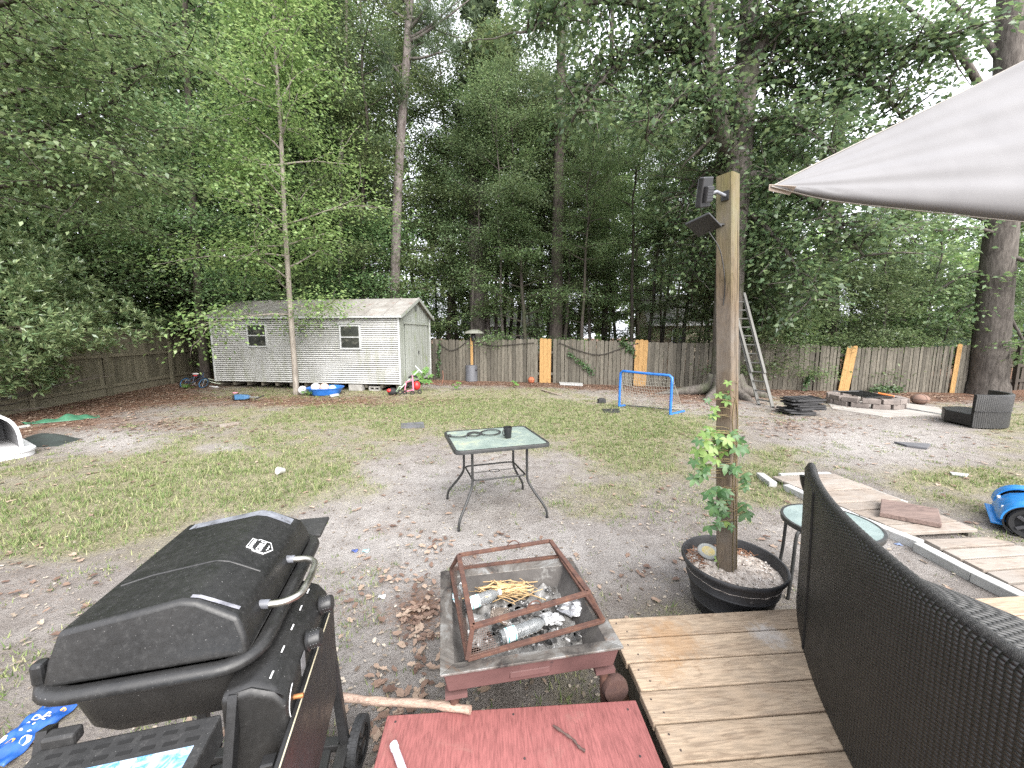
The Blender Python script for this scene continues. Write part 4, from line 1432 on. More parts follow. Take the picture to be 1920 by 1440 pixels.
vine_patch("clump of creeper drooping over the fence top above the blue goal", 1160, 1185, 1.55, 1.2, 160)
vine_patch("weedy green patch growing at the fence foot behind the stone fire ring", 1620, 1680, .12, .12, 260, .15, seg=(FF1, FF2))
vine_patch("small weed growing at the fence foot beside the ladder", 1500, 1512, .1, .5, 90, .1)
# ---------------------------------------------------------------- houses beyond the fence
M_TAN = M_plain("tan_siding", (.33, .29, .225), (.27, .24, .19), 3, (1, 1, 1), .8)
M_WHITE = M_plain("white_siding", (.46, .47, .49), (.38, .39, .40), 3, rough=.7)
M_BLUE = M_plain("pale_blue_siding", (.36, .42, .50), (.30, .36, .43), 3, rough=.7)
M_SHING = M_plain("grey_shingles", (.16, .155, .155), (.09, .09, .09), 12, rough=.95, bmp=.4)
M_WIN = M_plain("dark_window", (.03, .035, .04), rough=.1, bmp=0)
def house(label, x, y, w, dp, eave, ridge, rz, wall, wins, gable_front=False, name="house"):
    h = thing(name, label, "house", (x, y, 0), rz)
    hw, hd = w / 2, dp / 2
    wm = MB()
    if gable_front:
        wm.add([(-hw, -hd, 0), (hw, -hd, 0), (hw, -hd, eave), (0, -hd, ridge), (-hw, -hd, eave), (-hw, hd, 0), (hw, hd, 0), (hw, hd, eave), (0, hd, ridge), (-hw, hd, eave)],
               [(0, 1, 2, 3, 4), (9, 8, 7, 6, 5), (0, 4, 9, 5), (1, 6, 7, 2)])
    else:
        wm.add([(-hw, -hd, 0), (-hw, hd, 0), (-hw, hd, eave), (-hw, 0, ridge), (-hw, -hd, eave), (hw, -hd, 0), (hw, hd, 0), (hw, hd, eave), (hw, 0, ridge), (hw, -hd, eave)],
               [(0, 1, 2, 3, 4), (9, 8, 7, 6, 5), (0, 4, 9, 5), (1, 6, 7, 2)])
    nlap = int(eave / .14)
    for i in range(nlap):
        z = .1 + i * .14
        wm.bar((-hw, -hd - .008, z), (hw, -hd - .008, z), .02, .02)
    wm.build("wall", wall, h)
    rf = MB(); o = .35
    if gable_front:
        for s_ in (-1, 1):
            rf.add([(s_ * (hw + o), -hd - o, eave - o * .5), (0, -hd - o, ridge + .06), (0, hd + o, ridge + .06), (s_ * (hw + o), hd + o, eave - o * .5)], [(0, 1, 2, 3)])
    else:
        for s_ in (-1, 1):
            rf.add([(-hw - o, s_ * (hd + o), eave - o * .5), (hw + o, s_ * (hd + o), eave - o * .5), (hw + o, 0, ridge + .06), (-hw - o, 0, ridge + .06)], [(0, 1, 2, 3)])
    rf.build("roof", M_SHING, h, solid=.12)
    tm = MB()
    if gable_front:
        for s_ in (-1, 1): tm.bar((s_ * (hw + o), -hd - o - .03, eave - o * .5), (0, -hd - o - .03, ridge + .06), .05, .24)
    else:
        tm.bar((-hw - o, -hd - o - .04, eave - o * .5), (hw + o, -hd - o - .04, eave - o * .5), .05, .2)
    tm.build("fascia", M_WHITE, h)
    for (wx, wz, ww, wh) in wins:
        f = MB()
        for (dx, dz, sx, sz) in ((-ww / 2, 0, .09, wh), (ww / 2, 0, .09, wh), (0, wh / 2, ww + .09, .09), (0, -wh / 2, ww + .09, .09), (0, 0, ww, .05)):
            f.box((wx + dx, -hd - .03, wz + dz), (sx, .07, sz))
        fo = f.build("window", M_WHITE, h)
        MB().box((wx, -hd - .02, wz), (ww, .02, wh)).build("pane", M_WIN, fo)
    return h
house("low tan house with a grey shingle roof glimpsed beyond the goal end of the fence", 15.2, 31, 9, 6, 2.75, 4.9, R(-8), M_TAN, [(-2.6, 1.75, .9, 1.3), (1.5, 1.75, .9, 1.3)])
house("grey roofed house with a white gable glimpsed between the leaves beyond the ladder", 27.5, 38, 8, 7, 2.6, 4.4, R(-12), M_WHITE, [(-2, 1.6, 1.2, 1.2)], True)
house("pale blue sided house with a white gable edge behind the thick corner tree", 40, 30, 10, 8, 2.9, 6.3, R(-20), M_BLUE, [(2.6, 1.7, .9, 1.3)], True)
house("white house glimpsed low between the trunks beyond the patio heater", -1.2, 44, 8, 6, 3.0, 5.0, R(4), M_WHITE, [(0, 1.7, .9, 1.2)])
# ---------------------------------------------------------------- deck, red hatch, board walk
def M_deck():
    m = M_wood("deck_wood", (0.40, 0.31, 0.222), (0.25, 0.182, 0.127), 'X', 11, .8, isl=.12, bmp=.5)
    t = m.node_tree; b = t.nodes["Principled BSDF"]
    col = b.inputs["Base Color"].links[0].from_socket
    tc = nd(t, "ShaderNodeTexCoord")
    nz = tex_noise(t, tc.outputs["Object"], 26, 7, .75)
    nz2 = tex_noise(t, tc.outputs["Object"], 9, 6, .7)
    def blot(c, r, colr, thr, amt):
        d = nd(t, "ShaderNodeVectorMath", operation='DISTANCE')
        t.links.new(tc.outputs["Object"], d.inputs[0]); d.inputs[1].default_value = c
        k = math_n(t, 'SUBTRACT', 1.0, math_n(t, 'DIVIDE', d.outputs["Value"], r), True)
        k = math_n(t, 'MULTIPLY', k, nz, True)
        return mix(t, ramp(t, k, [(thr, 0.), (thr + .16, amt)]), col, colr)
    col = blot((.28, -.17, .2), .33, (.30, .165, .07), .22, .5)
    col = blot((.17, -.33, .2), .22, (.30, .165, .07), .26, .35)
    col = blot((.80, -.18, .2), .2, (.46, .44, .42), .24, .6)
    # weathered grey film and small dirt
    col = mix(t, ramp(t, nz2, [(.45, 0.), (.7, .35)]), col, (.25, .21, .17))
    col = mix(t, ramp(t, nz, [(.68, 0.), (.74, .8)]), col, (.07, .05, .04))
    t.links.new(col, b.inputs["Base Color"])
    return m
M_DECK = M_deck()
DK = R(4.3)
deck = thing("wooden_deck", "pale sawn plank deck with an orange stain beside the fire pit", "deck", (.53, 1.945, 0), DK)
mb = MB()
ZD = .2
for i in range(17):
    mb.box((1.7 + rnd.gauss(0, .003), -.071 - i * .1465, ZD - .019), (3.4, .1395, .038))
mb.build("planks", M_DECK, deck, bevel=.005)
jm = MB()
jm.box((.035, -1.22, .09), (.04, 2.4, .15)); 
for x_ in (.6, 1.2, 1.8, 2.4, 3.0): jm.box((x_, -1.22, .09), (.04, 2.4, .15))
jm.box((1.7, -.04, .09), (3.3, .04, .145))
jm.build("joists", M_WOOD_J if 'M_WOOD_J' in globals() else W_OLD, deck)
M_SCREW = M_plain("rusty_screw", (.06, .045, .04), rough=.7)
for i in range(10):
    for x_ in (.04, .06):
        MB().lathe([(.0045, 0), (.004, .0018)], 8, (x_ + rnd.gauss(0, .006), -.04 - i * .1465 - (.06 if x_ > .05 else 0), ZD)).build("screw", M_SCREW, deck)

M_RED = M_wood("red_painted_board", (0.265, 0.098, 0.092), (0.20, 0.072, 0.068), 'Y', 16, .75, isl=0, bmp=.35, stain=(.24, .115, .10))
hatch = thing("painted_hatch", "worn red painted plywood cover lying level with the deck", "cover", (-.515, 1.404, 0), R(3.7))
MB().box((.525, -.42, ZD - .014), (1.05, .84, .02)).build("board", M_RED, hatch, bevel=.004)
bm_ = MB()
for (c, s_) in (((.525, -.03, .09), (.98, .03, .17)), ((.04, -.42, .09), (.03, .75, .17)), ((1.01, -.42, .09), (.03, .75, .17))):
    bm_.box(c, s_)
bm_.build("frame", M_plain("dark_red_side", (.12, .04, .035), rough=.9), hatch)
nm = MB()
for (x_, y_) in ((.04, -.03), (.52, -.03), (1.0, -.04), (.55, -.2), (.3, -.22), (.98, -.22)):
    nm.lathe([(.005, 0), (.0045, .0015)], 8, (x_, y_, ZD - .004))
nm.build("nails", M_plain("dark_nail", (.04, .03, .03), rough=.6), hatch)
M_TWIG = M_plain("dark_twig", (.10, .065, .055), rough=.9, bmp=.3)
pts = bez([g(1037, 1360, .205), g(1060, 1376, .208), g(1076, 1388, .206), g(1085, 1400, .207), g(1097, 1408, .206)], 4)
mbt = MB(); mbt.tube(pts, [.003 + .003 * math.sin(i * .9) ** 2 for i in range(len(pts))], 6)
tag(mbt.build("twig", M_TWIG, smooth=60), "short crooked dark twig lying on the red cover", "twig")
mbt = MB()
a, b = g(738, 1396, .212), g(762, 1462, .212)
dv = (b - a).normalized()
mbt.tube([a, a + dv * .3], .0135, 16)
pip = thing("plastic_pipe", "pale lilac plastic pipe end lying on the red cover", "pipe")
mbt.build("tube", M_plain("lilac_plastic", (.60, .57, .66), rough=.45, bmp=.02), pip, smooth=60)
mbt = MB(); mbt.tube([a - dv * .003, a + dv * .02], .0155, 16); mbt.build("collar", M_plain("lilac_collar", (.68, .66, .72), rough=.4, bmp=0), pip, smooth=60, bevel=.002)
# long peeled stick
a, b = g(882, 1331, .222), g(630, 1306, .12)
pts = bez([a, a.lerp(b, .3) + Vector((0, .004, .004)), a.lerp(b, .65) + Vector((0, -.003, .0)), b, a.lerp(b, 1.55)], 5)
mbt = MB(); mbt.tube(pts, [.0165 - .002 * math.sin(i * 1.7) for i in range(len(pts))], 10)
tag(mbt.build("long_stick", M_wood("peeled_stick", (.42, .31, .245), (.22, .15, .12), 'X', 20, isl=0), smooth=60), "long peeled brown stick leaning from the ground onto the red cover", "stick")

# ---- board walk at the side
M_WALK = M_wood("walk_wood", (.30, .252, .21), (.165, .135, .115), 'X', 12, .9, isl=.14, bmp=.4, grey=(.27, .245, .22))
M_EDGE = M_plain("pale_edging", (.44, .44, .43), (.30, .30, .29), 6, rough=.9, bmp=.35, spots=(.25, .23, .2), spot_scale=14, spot_at=.6)
def boards(label, FL, FR, NR, NL, n, z, th=.03, gap=.012):
    w = thing("boardwalk_section", label, "boardwalk", (FL.x, FL.y, 0), 0, "boardwalk sections along the pale edging")
    mbx = MB()
    o = Vector((FL.x, FL.y, 0))
    for i in range(n):
        a0, a1 = i / n + gap / 2, (i + 1) / n - gap / 2
        dz = rnd.gauss(0, .004)
        ex = rnd.gauss(0, .012)
        l0, l1 = FL.lerp(NL, a0), FL.lerp(NL, a1)
        r0, r1 = FR.lerp(NR, a0), FR.lerp(NR, a1)
        r0 = l0 + (r0 - l0) * (1 + ex); r1 = l1 + (r1 - l1) * (1 + ex)
        P = [l0, r0, r1, l1]
        vs = [(p.x - o.x, p.y - o.y, z + dz - th) for p in P] + [(p.x - o.x, p.y - o.y, z + dz) for p in P]
        mbx.add(vs, [(0, 1, 2, 3), (7, 6, 5, 4), (0, 4, 5, 1), (1, 5, 6, 2), (2, 6, 7, 3), (3, 7, 4, 0)])
    mbx.build("planks", M_WALK, w, bevel=.004)
    st = MB()
    for k in (.12, .88):
        p, q = FL.lerp(FR, k) - o, NL.lerp(NR, k) - o
        st.bar((p.x, p.y, z - th - .02), (q.x, q.y, z - th - .02), .04, .04)
    st.build("runners", W_OLD, w)
    return w
ZW = .07
A_FL, A_FR, A_NR, A_NL = g(1447, 893, ZW), g(1563, 888, ZW), g(1837, 993, ZW), g(1699, 1000, ZW)
boards("farther boardwalk section of weathered cross boards, a loose dark plank lying on it", A_FL, A_FR, A_NR, A_NL, 9, ZW)
B_FL, B_FR = g(1731, 1011, ZW - .01), g(1850, 1006, ZW - .01)
dn = (g(1902, 1098, ZW - .01) - B_FL).normalized()
dn2 = (g(1912, 1022, ZW - .01) - B_FR).normalized()
boards("nearer boardwalk section of pale cross boards beside the blue toy car", B_FL, B_FR, B_FR + dn2 * 1.75, B_FL + dn * 1.6, 11, ZW - .01)
def edge(label, pa, pb, w=.085, h=.075):
    a, b = g(*pa, h), g(*pb, h)
    d = b - a
    e = MB().bar((0, 0, h / 2), (d.x, d.y, h / 2 + rnd.gauss(0, .004)), w, h)
    tag(e.build("edging_block", M_EDGE, bevel=.006, loc=(a.x, a.y, 0)), label, "edging", "pale edging blocks beside the boardwalk")
edge("short loose pale block turned askew at the far corner of the boardwalk", (1425, 886), (1450, 904))
edge("pale edging strip along the farther boardwalk, starting in the grass", (1474, 908), (1604, 966))
edge("pale edging strip running from the loose plank to the gap between boardwalk sections", (1607, 967.5), (1727, 1014))
edge("pale edging strip at the boardwalk gap, its end overlapping the wicker sofa side", (1722, 1017), (1830, 1071))
edge("nearest pale edging block, lying beside the nearer boardwalk section", (1829, 1072), (1960, 1132))
edge("thin pale strip along the outer edge of the farther boardwalk", (1588, 899), (1700, 941), .04, .055)
edge("thin pale strip closing the far end of the boardwalk", (1462, 888), (1556, 885), .05, .06)
# loose wood-look plank
q = [g(1652, 938, .10), g(1759, 957, .10), g(1766, 986, .10), g(1649, 964, .10)]
pl = MB()
vs = [(p.x, p.y, ZW + .006) for p in q] + [(p.x, p.y, ZW + .05) for p in q]
pl.add(vs, [(0, 3, 2, 1), (4, 5, 6, 7), (0, 1, 5, 4), (1, 2, 6, 5), (2, 3, 7, 6), (3, 0, 4, 7)])
tag(pl.build("loose_plank", M_wood("plank_paver", (.20, .145, .125), (.11, .08, .072), 'X', 9, isl=0, bmp=.6), bevel=.006), "short brown cracked plank lying loose across the farther boardwalk", "plank")
# ---------------------------------------------------------------- barbecue grill
GC, GA = Vector((-.957, 1.148, 0)), R(13.5)
def M_black(name, base=.022, rough=.42, dust=.09, wear=True):
    m, t, b = new_mat(name)
    v = coords(t)
    n1 = tex_noise(t, v, 7, 7, .7); n2 = tex_noise(t, v, 55, 6, .8); n3 = tex_noise(t, v, 240, 3, .6)
    col = ramp(t, n1, [(.35, (base,) * 3), (.7, (base * 1.9, base * 1.85, base * 1.8))])
    col = mix(t, ramp(t, n2, [(.55, 0.), (.75, .5)]), col, (dust, dust * .97, dust * .93))
    col = mix(t, ramp(t, n3, [(.71, 0.), (.74, .8)]), col, (.35, .34, .33))
    t.links.new(col, b.inputs["Base Color"])
    t.links.new(ramp(t, n2, [(.3, rough - .08), (.7, min(1, rough + .25))]), b.inputs["Roughness"])
    bump(t, b, n3, .12, .002)
    return m
M_LIDB = M_black("dusty_black_lid", .010, .33, .055)
M_BLK = M_black("black_sheet_metal", .011, .36, .04)
M_BLKP = M_plain("black_plastic", (.02, .02, .021), (.012, .012, .012), 20, rough=.4, bmp=.1)
M_CHROME = M_plain("brushed_steel_handle", (.55, .53, .49), (.36, .34, .30), 14, (1, 1, 1), .3, .95, .05)
M_SCUFF = M_plain("scuffed_bare_metal", (.20, .21, .235), (.09, .093, .105), 16, rough=.5, bmp=.1, spots=(.06, .06, .065), spot_scale=40, spot_at=.55)
M_WHITE_P = M_plain("white_print", (.72, .72, .72), (.6, .6, .6), 20, rough=.5, bmp=0)
grill = thing("gas_grill", "black two-burner barbecue grill with closed hood, steel handle and side shelf", "grill", GC, GA)
PRO = [(-.213, .935), (-.207, .99), (-.188, 1.056), (.06, 1.090), (.095, 1.082), (.188, 1.030), (.205, .985), (.213, .935)]
Y0L, Y1L = -.315, .28
lid = MB()
rings = []
N_P = 5
for (yy, sh, dz) in ((Y0L, .0, .0), (Y0L + .012, 0, 0), (Y1L - .012, 0, 0), (Y1L, 0, 0)):
    rings.append([(x_, yy + (.035 * (z - .935) / .155 if yy < 0 else -.035 * (z - .935) / .155), z) for (x_, z) in PRO])
n = len(PRO)
lid.loft(rings, True)
lid.build("hood", M_LIDB, grill, smooth=50, bevel=.03, seg=5)
def on_lid(x_, y_, up=0.0):
    for (a, b) in zip(PRO[:-1], PRO[1:]):
        if a[0] <= x_ <= b[0] and b[0] - a[0] > 1e-6:
            k = (x_ - a[0]) / (b[0] - a[0]); nx_, nz_ = -(b[1] - a[1]), b[0] - a[0]
            L_ = math.hypot(nx_, nz_)
            return Vector((x_ + nx_ / L_ * up, y_, a[1] + (b[1] - a[1]) * k + nz_ / L_ * up))
# pressed creases across the hood
for yy, dx in ((-.10, .0),):
    cm = MB()
    cm.tube([on_lid(-.165, yy - .02, -.001)] + [on_lid(x_, yy + .0 * x_, -.001) for x_ in (-.1, 0, .05, .07, .09, .12, .15, .172)], .0042, 8)
    cm.build("crease", M_LIDB, grill, smooth=60)
sc = MB()
def strip(ya, yb, xs, up=.0012):
    vs = []
    for x_ in xs:
        vs.append(on_lid(x_, ya, up)); vs.append(on_lid(x_, yb, up))
    sc.add(vs, [(2 * i, 2 * i + 1, 2 * i + 3, 2 * i + 2) for i in range(len(xs) - 1)])
strip(.195, .238, [-.16, -.12, -.06, 0, .05, .062, .08, .094, .12, .15, .168])
sc.build("worn_band", M_SCUFF, grill)
sc = MB()
strip(-.268, -.256, [.075, .085, .094, .12, .15, .18], .0015)
sc.build("worn_edge", M_plain("bare_edge", (.34, .34, .37), (.12, .12, .14), 30, rough=.4, bmp=0), grill)
# rim flange round the firebox
def ringat(hx, hy, r_, z, cx=0, cy=-.01): return [(p[0], p[1], z) for p in rrect(hx, hy, r_, 6, cx, cy)]
rm = MB()
rm.loft([ringat(.212, .305, .07, .936), ringat(.236, .327, .09, .944), ringat(.250, .340, .10, .936), ringat(.252, .342, .10, .922), ringat(.243, .334, .095, .912), ringat(.20, .29, .06, .914)], True, False, False)
rm.build("rim", M_BLK, grill, smooth=60)
fb = MB()
fb.loft([ringat(.16, .245, .05, .74), ringat(.185, .27, .06, .78), ringat(.21, .30, .07, .918)], True, True, False)
fb.build("firebox", M_BLK, grill, smooth=45)
# rear hinge ears
for yy in (-.29, .2):
    MB().box((-.226, yy, .965), (.026, .03, .055)).build("hinge", M_BLKP, grill, bevel=.008)
# handle
hd = bez([(.19, -.192, .99), (.225, -.19, .986), (.262, -.184, .984), (.292, -.155, .982), (.299, -.10, .981), (.299, -.04, .981), (.292, .012, .982), (.262, .036, .984), (.225, .040, .986), (.19, .04, .99)], 5)
hm = MB(); hm.tube(hd, .0105, 14); ho = hm.build("handle", M_CHROME, grill, smooth=60)
for yy in (-.19, .04):
    MB().tube([(.188, yy, .991), (.222, yy, .987)], .0125, 12).build("ferrule", M_SCUFF, ho, smooth=60)
# bulged control panel with knobs
cp = MB()
pp = [(.17, .885), (.235, .895), (.285, .872), (.312, .835), (.312, .70), (.285, .66), (.17, .66)]
cp.loft([[(x_, yy, z + dz_) for (x_, z) in pp] for yy, dz_ in ((-.375, -.012), (-.36, 0), (.055, 0), (.075, -.012))], True)
cp.build("control_panel", M_BLK, grill, smooth=50, bevel=.02, seg=4)
for (yy, zz) in ((-.015, .838), (-.17, .838)):
    Mx = Matrix.Translation((.31, yy, zz)) @ Matrix.Rotation(R(80), 4, 'Y')
    k = MB(); k.lathe([(.030, 0), (.031, .004), (.026, .008), (.025, .034), (.022, .038), (.004, .039)], 22, M=Mx)
    ko = k.build("knob", M_BLKP, grill, smooth=40)
    dm = MB()
    for a in range(12):
        for rr_ in range(3):
            an = a * math.pi / 6
            dm.ball(tuple(Mx @ Vector((.0256 * math.cos(an), .0256 * math.sin(an), .013 + rr_ * .008))), .0016, 6, 4)
    dm.build("grip_dots", M_plain("grip_dot", (.11, .11, .115), rough=.6, bmp=0), ko)
# igniter stub, its cord, printed marks
ig = MB(); ig.tube([(.305, -.322, .80), (.335, -.322, .80)], .006, 10); igo = ig.build("igniter", M_plain("copper_igniter", (.45, .20, .08), rough=.5, metal=.6), grill, smooth=60)
MB().lathe([(.011, 0), (.011, .006)], 12, M=Matrix.Translation((.30, -.322, .80)) @ Matrix.Rotation(R(90), 4, 'Y')).build("washer", M_SCUFF, igo)
pm = MB()
ring_pts = [(.3135, -.322 + .04 * math.cos(a), .80 + .048 * math.sin(a)) for a in [R(100 + i * 14) for i in range(14)]]
pm.tube(ring_pts, .0011, 5)
pm.build("printed_ring", M_WHITE_P, grill)
MB().box((.3128, -.235, .82), (.0015, .035, .05)).build("printed_label", M_plain("worn_label", (.22, .22, .23), (.1, .1, .1), 60, rough=.7, bmp=0), grill)
for i in range(9):
    yy = -.33 + i * .042
    MB().box((.268, yy, .8835), (.004, .022, .002)).build("vent_slot", M_WHITE_P, grill) if i % 2 == 0 else None
# front sheet below the panel
fs = MB()
fs.box((.321, -.205, .60), (.008, .59, .34))
fs.bar((.321, -.50, .772), (.321, .09, .772), .018, .012)
fs.build("front_panel", M_BLKP, grill, bevel=.003)
MB().bar((.327, -.50, .780), (.327, .02, .780), .003, .003).build("bare_lip", M_plain("bare_lip", (.5, .45, .32), rough=.5, bmp=0), grill)
# legs, lower shelf, wheels
for (a, b) in (((.30, .07, .74), (.335, .125, .03)), ((-.14, .16, .75), (-.19, .19, .0)), ((.28, -.42, .74), (.30, -.47, .0)), ((-.14, -.33, .75), (-.19, -.40, .0))):
    MB().bar(a, b, .032, .032, (1, 0, 0)).build("leg", M_BLKP, grill, bevel=.004)
sh = MB(); sh.box((.07, -.13, .135), (.42, .55, .02))
for (a, b) in (((.33, .12, .14), (-.18, .19, .14)), ((.30, -.46, .14), (-.18, -.39, .14)), ((.325, .12, .14), (.30, -.46, .14))): sh.bar(a, b, .04, .03)
sh.build("lower_shelf", M_BLK, grill, bevel=.003)
for (x_, y_) in ((.372, .150), (-.215, .215)):
    Mx = Matrix.Translation((x_, y_, .092)) @ Matrix.Rotation(R(90), 4, 'Y') @ Matrix.Rotation(R(12), 4, 'X')
    w = MB(); w.lathe([(.066, -.016), (.086, -.019), (.092, -.012), (.092, .012), (.086, .019), (.066, .016)], 32, M=Mx, cap0=False, cap1=False)
    for k in range(30):
        an = 2 * math.pi * k / 30
        for s_ in (-1, 1):
            Mt = Mx @ Matrix.Rotation(an + s_ * .05, 4, 'Z') @ Matrix.Translation((.0915, 0, s_ * .009))
            w.box((0, 0, 0), (.006, .011, .014), M=Mt)
    wo = w.build("wheel", M_plain("tyre_rubber", (.02, .021, .023), rough=.75), grill, smooth=40)
    hbm = MB(); hbm.lathe([(.016, -.014), (.018, .018), (.006, .02)], 14, M=Mx)
    for k in range(6):
        Mt = Mx @ Matrix.Rotation(k * math.pi / 3, 4, 'Z')
        hbm.box((.042, 0, .004), (.055, .014, .014), M=Mt)
    hbm.lathe([(.060, -.012), (.068, -.012), (.068, .014), (.060, .014)], 28, M=Mx, cap0=False, cap1=False)
    hbm.build("hub", M_BLKP, wo, smooth=40)
# near side shelf with slots and a peeled blue and white sheet
sf = MB()
SX0, SX1, SY0, SY1, SZ = -.16, .185, -.70, -.40, .868
sf.box(((SX0 + SX1) / 2, (SY0 + SY1) / 2, SZ - .011), (SX1 - SX0, SY1 - SY0, .022))
sf.box((SX1 - .006, (SY0 + SY1) / 2, SZ - .04), (.012, SY1 - SY0, .06)); sf.box((SX0 + .006, (SY0 + SY1) / 2, SZ - .04), (.012, SY1 - SY0, .06))
sf.box((SX0 + .035, SY1 + .012, SZ + .006), (.06, .03, .03))
so = sf.build("side_shelf", M_black("shelf_black", .014, .45, .09), grill, bevel=.006)
sl = MB()
for i in range(7):
    for j, yy in enumerate((-.425, -.452)):
        sl.box((SX0 + .045 + i * .042 + j * .014, yy, SZ + .0004), (.026, .0085, .001))
sl.build("slots", M_plain("slot_shade", (.004, .004, .004), rough=.9, bmp=0), so)  # flat dark plates; the shade inside cut slots is put into their colour
for x_ in (SX1 + .012, SX0 - .012):
    br_ = MB(); br_.bar((x_, -.36, .88), (x_, -.46, .62), .02, .03); br_.bar((x_, -.62, .84), (x_, -.43, .68), .02, .02); br_.build("bracket", M_BLKP, grill)
stk = MB(); stk.box((.045, -.58, SZ + .001), (.235, .22, .0014))
def M_sticker():
    m, t, b = new_mat("peeled_instruction_sheet")
    v = coords(t)
    n1 = tex_noise(t, v, 26, 5, .7, 1.0); n2 = tex_noise(t, v, 9, 4, .6)
    col = ramp(t, n1, [(.42, (.30, .37, .43)), (.5, (.05, .20, .40)), (.62, (.28, .38, .47))])
    col = mix(t, ramp(t, n2, [(.5, 0.), (.56, 1.)]), col, (.32, .37, .42))
    t.links.new(col, b.inputs["Base Color"]); b.inputs["Roughness"].default_value = .5
    return m
stk.build("instruction_sticker", M_sticker(), so)
# far side shelf, folded part way
MB().box((.03, .435, .905), (.40, .17, .018)).build("side_shelf", M_black("shelf_black_far", .018, .5, .08), grill, bevel=.006)
for x_ in (-.1, .17): MB().bar((x_, .30, .86), (x_, .48, .89), .02, .03).build("bracket", M_BLKP, grill)
# hood badge
def text_mesh(body, size, extrude=.0006, align='CENTER', bold=0.0):
    cu = bpy.data.curves.new("lettering", 'FONT')
    cu.body = body; cu.size = size; cu.extrude = extrude; cu.align_x = align; cu.align_y = 'CENTER'; cu.offset = bold
    o = bpy.data.objects.new("lettering_src", cu); COL.objects.link(o)
    bpy.context.view_layer.update()
    me = bpy.data.meshes.new_from_object(o.evaluated_get(bpy.context.evaluated_depsgraph_get()))
    bpy.data.objects.remove(o); bpy.data.curves.remove(cu)
    me.name = "lettering"
    return me
bc_ = on_lid(.137, .012)
sx_ = Vector((0, 1, 0)); sy_ = Vector((-.872, 0, .489)).normalized(); sz_ = sx_.cross(sy_)
BM = Matrix.Translation(bc_) @ Matrix(((sx_.x, sy_.x, sz_.x, 0), (sx_.y, sy_.y, sz_.y, 0), (sx_.z, sy_.z, sz_.z, 0), (0, 0, 0, 1)))
def plate(poly, z0, z1, name, mat, par):
    q = MB(); q.prism(poly, z0, z1, BM); return q.build(name, mat, par)
hexo = [(-.034, .018), (0, .036), (.034, .018), (.034, -.018), (0, -.036), (-.034, -.018)]
sqo = [(-.040, .012), (-.040, .034), (.002, .034), (.002, .012)]
badge = plate(hexo, 0, .0022, "badge", M_WHITE_P, grill)
plate([(-.026, .017), (-.026, .040), (.026, .040), (.026, .017)], .0, .0026, "badge_tab", M_WHITE_P, badge)
plate([(x_ * .88, y_ * .9) for x_, y_ in hexo], .0022, .0029, "badge_face", M_BLKP, badge)
plate([(-.0235, .019), (-.0235, .038), (.0235, .038), (.0235, .019)], .0026, .0033, "badge_face", M_BLKP, badge)
for (tx, sz__, yy, z) in (("EXPERT", .0125, .0285, .0036), ("GRILL", .0235, .002, .0033)):
    me_t = text_mesh(tx, sz__, bold=.0004)
    me_t.transform(BM @ Matrix.Translation((0, yy, z)))
    me_t.materials.append(M_WHITE_P)
    obj("lettering", me_t, badge)
dm = MB()
for i in range(5):
    dm.box((-.011 + i * .0055, -.0185 - (.002 if i in (1, 3) else 0), .0033), (.0034, .0034, .0012), R(45), M=BM)
dm.build("stars", M_WHITE_P, badge)
# ---------------------------------------------------------------- fire pit
def M_rust(name, a=(.20, .085, .055), b_=(.09, .045, .035), c=(.32, .15, .08), rough=.85, metal=.2, scale=18):
    m, t, b = new_mat(name)
    v = coords(t)
    n1 = tex_noise(t, v, scale, 8, .75); n2 = tex_noise(t, v, scale * 5, 6, .7)
    col = ramp(t, n1, [(.32, b_), (.52, a), (.72, c)])
    col = mix(t, ramp(t, n2, [(.6, 0.), (.7, .5)]), col, (.05, .03, .025))
    t.links.new(col, b.inputs["Base Color"]); b.inputs["Roughness"].default_value = rough; b.inputs["Metallic"].default_value = metal
    bump(t, b, n2, .5, .003)
    return m
M_RUST = M_rust("rusty_bar", (.10, .050, .037), (.055, .03, .025), (.17, .085, .05))
M_SKIRT = M_plain("brick_red_paint", (.125, .062, .058), (.075, .04, .038), 5, rough=.7, bmp=.15, spots=(.05, .03, .03), spot_scale=12, spot_at=.6)
def M_burnt():
    m, t, b = new_mat("scorched_steel_rim")
    v = coords(t)
    n1 = tex_noise(t, v, 4.5, 7, .7, .8); n2 = tex_noise(t, v, 30, 6, .7)
    col = ramp(t, n1, [(.37, (.045, .04, .038)), (.51, (.16, .145, .13)), (.66, (.34, .34, .33))])
    col = mix(t, ramp(t, n2, [(.57, 0.), (.68, .6)]), col, (.17, .10, .065))
    t.links.new(col, b.inputs["Base Color"])
    t.links.new(ramp(t, n1, [(.3, .75), (.7, .42)]), b.inputs["Roughness"]); b.inputs["Metallic"].default_value = .55
    bump(t, b, n2, .25, .003)
    return m
M_RIM = M_burnt()
M_SOOT = M_plain("sooty_bowl", (.10, .092, .085), (.032, .028, .026), 8, rough=.9, bmp=.3, spots=(.18, .175, .165), spot_scale=9, spot_at=.6)
PW, PD, PZ = .388, .343, .42
pit = thing("fire_pit", "square rusty fire pit with a scorched steel rim and brick red sides, full of litter", "fire pit", (.037, 1.763, 0), R(10.3))
iw, idp = PW - .058, PD - .058
outer = [(-PW, -PD), (PW, -PD), (PW, PD), (-PW, PD)]; inner = [(-iw, -idp), (iw, -idp), (iw, idp), (-iw, idp)]
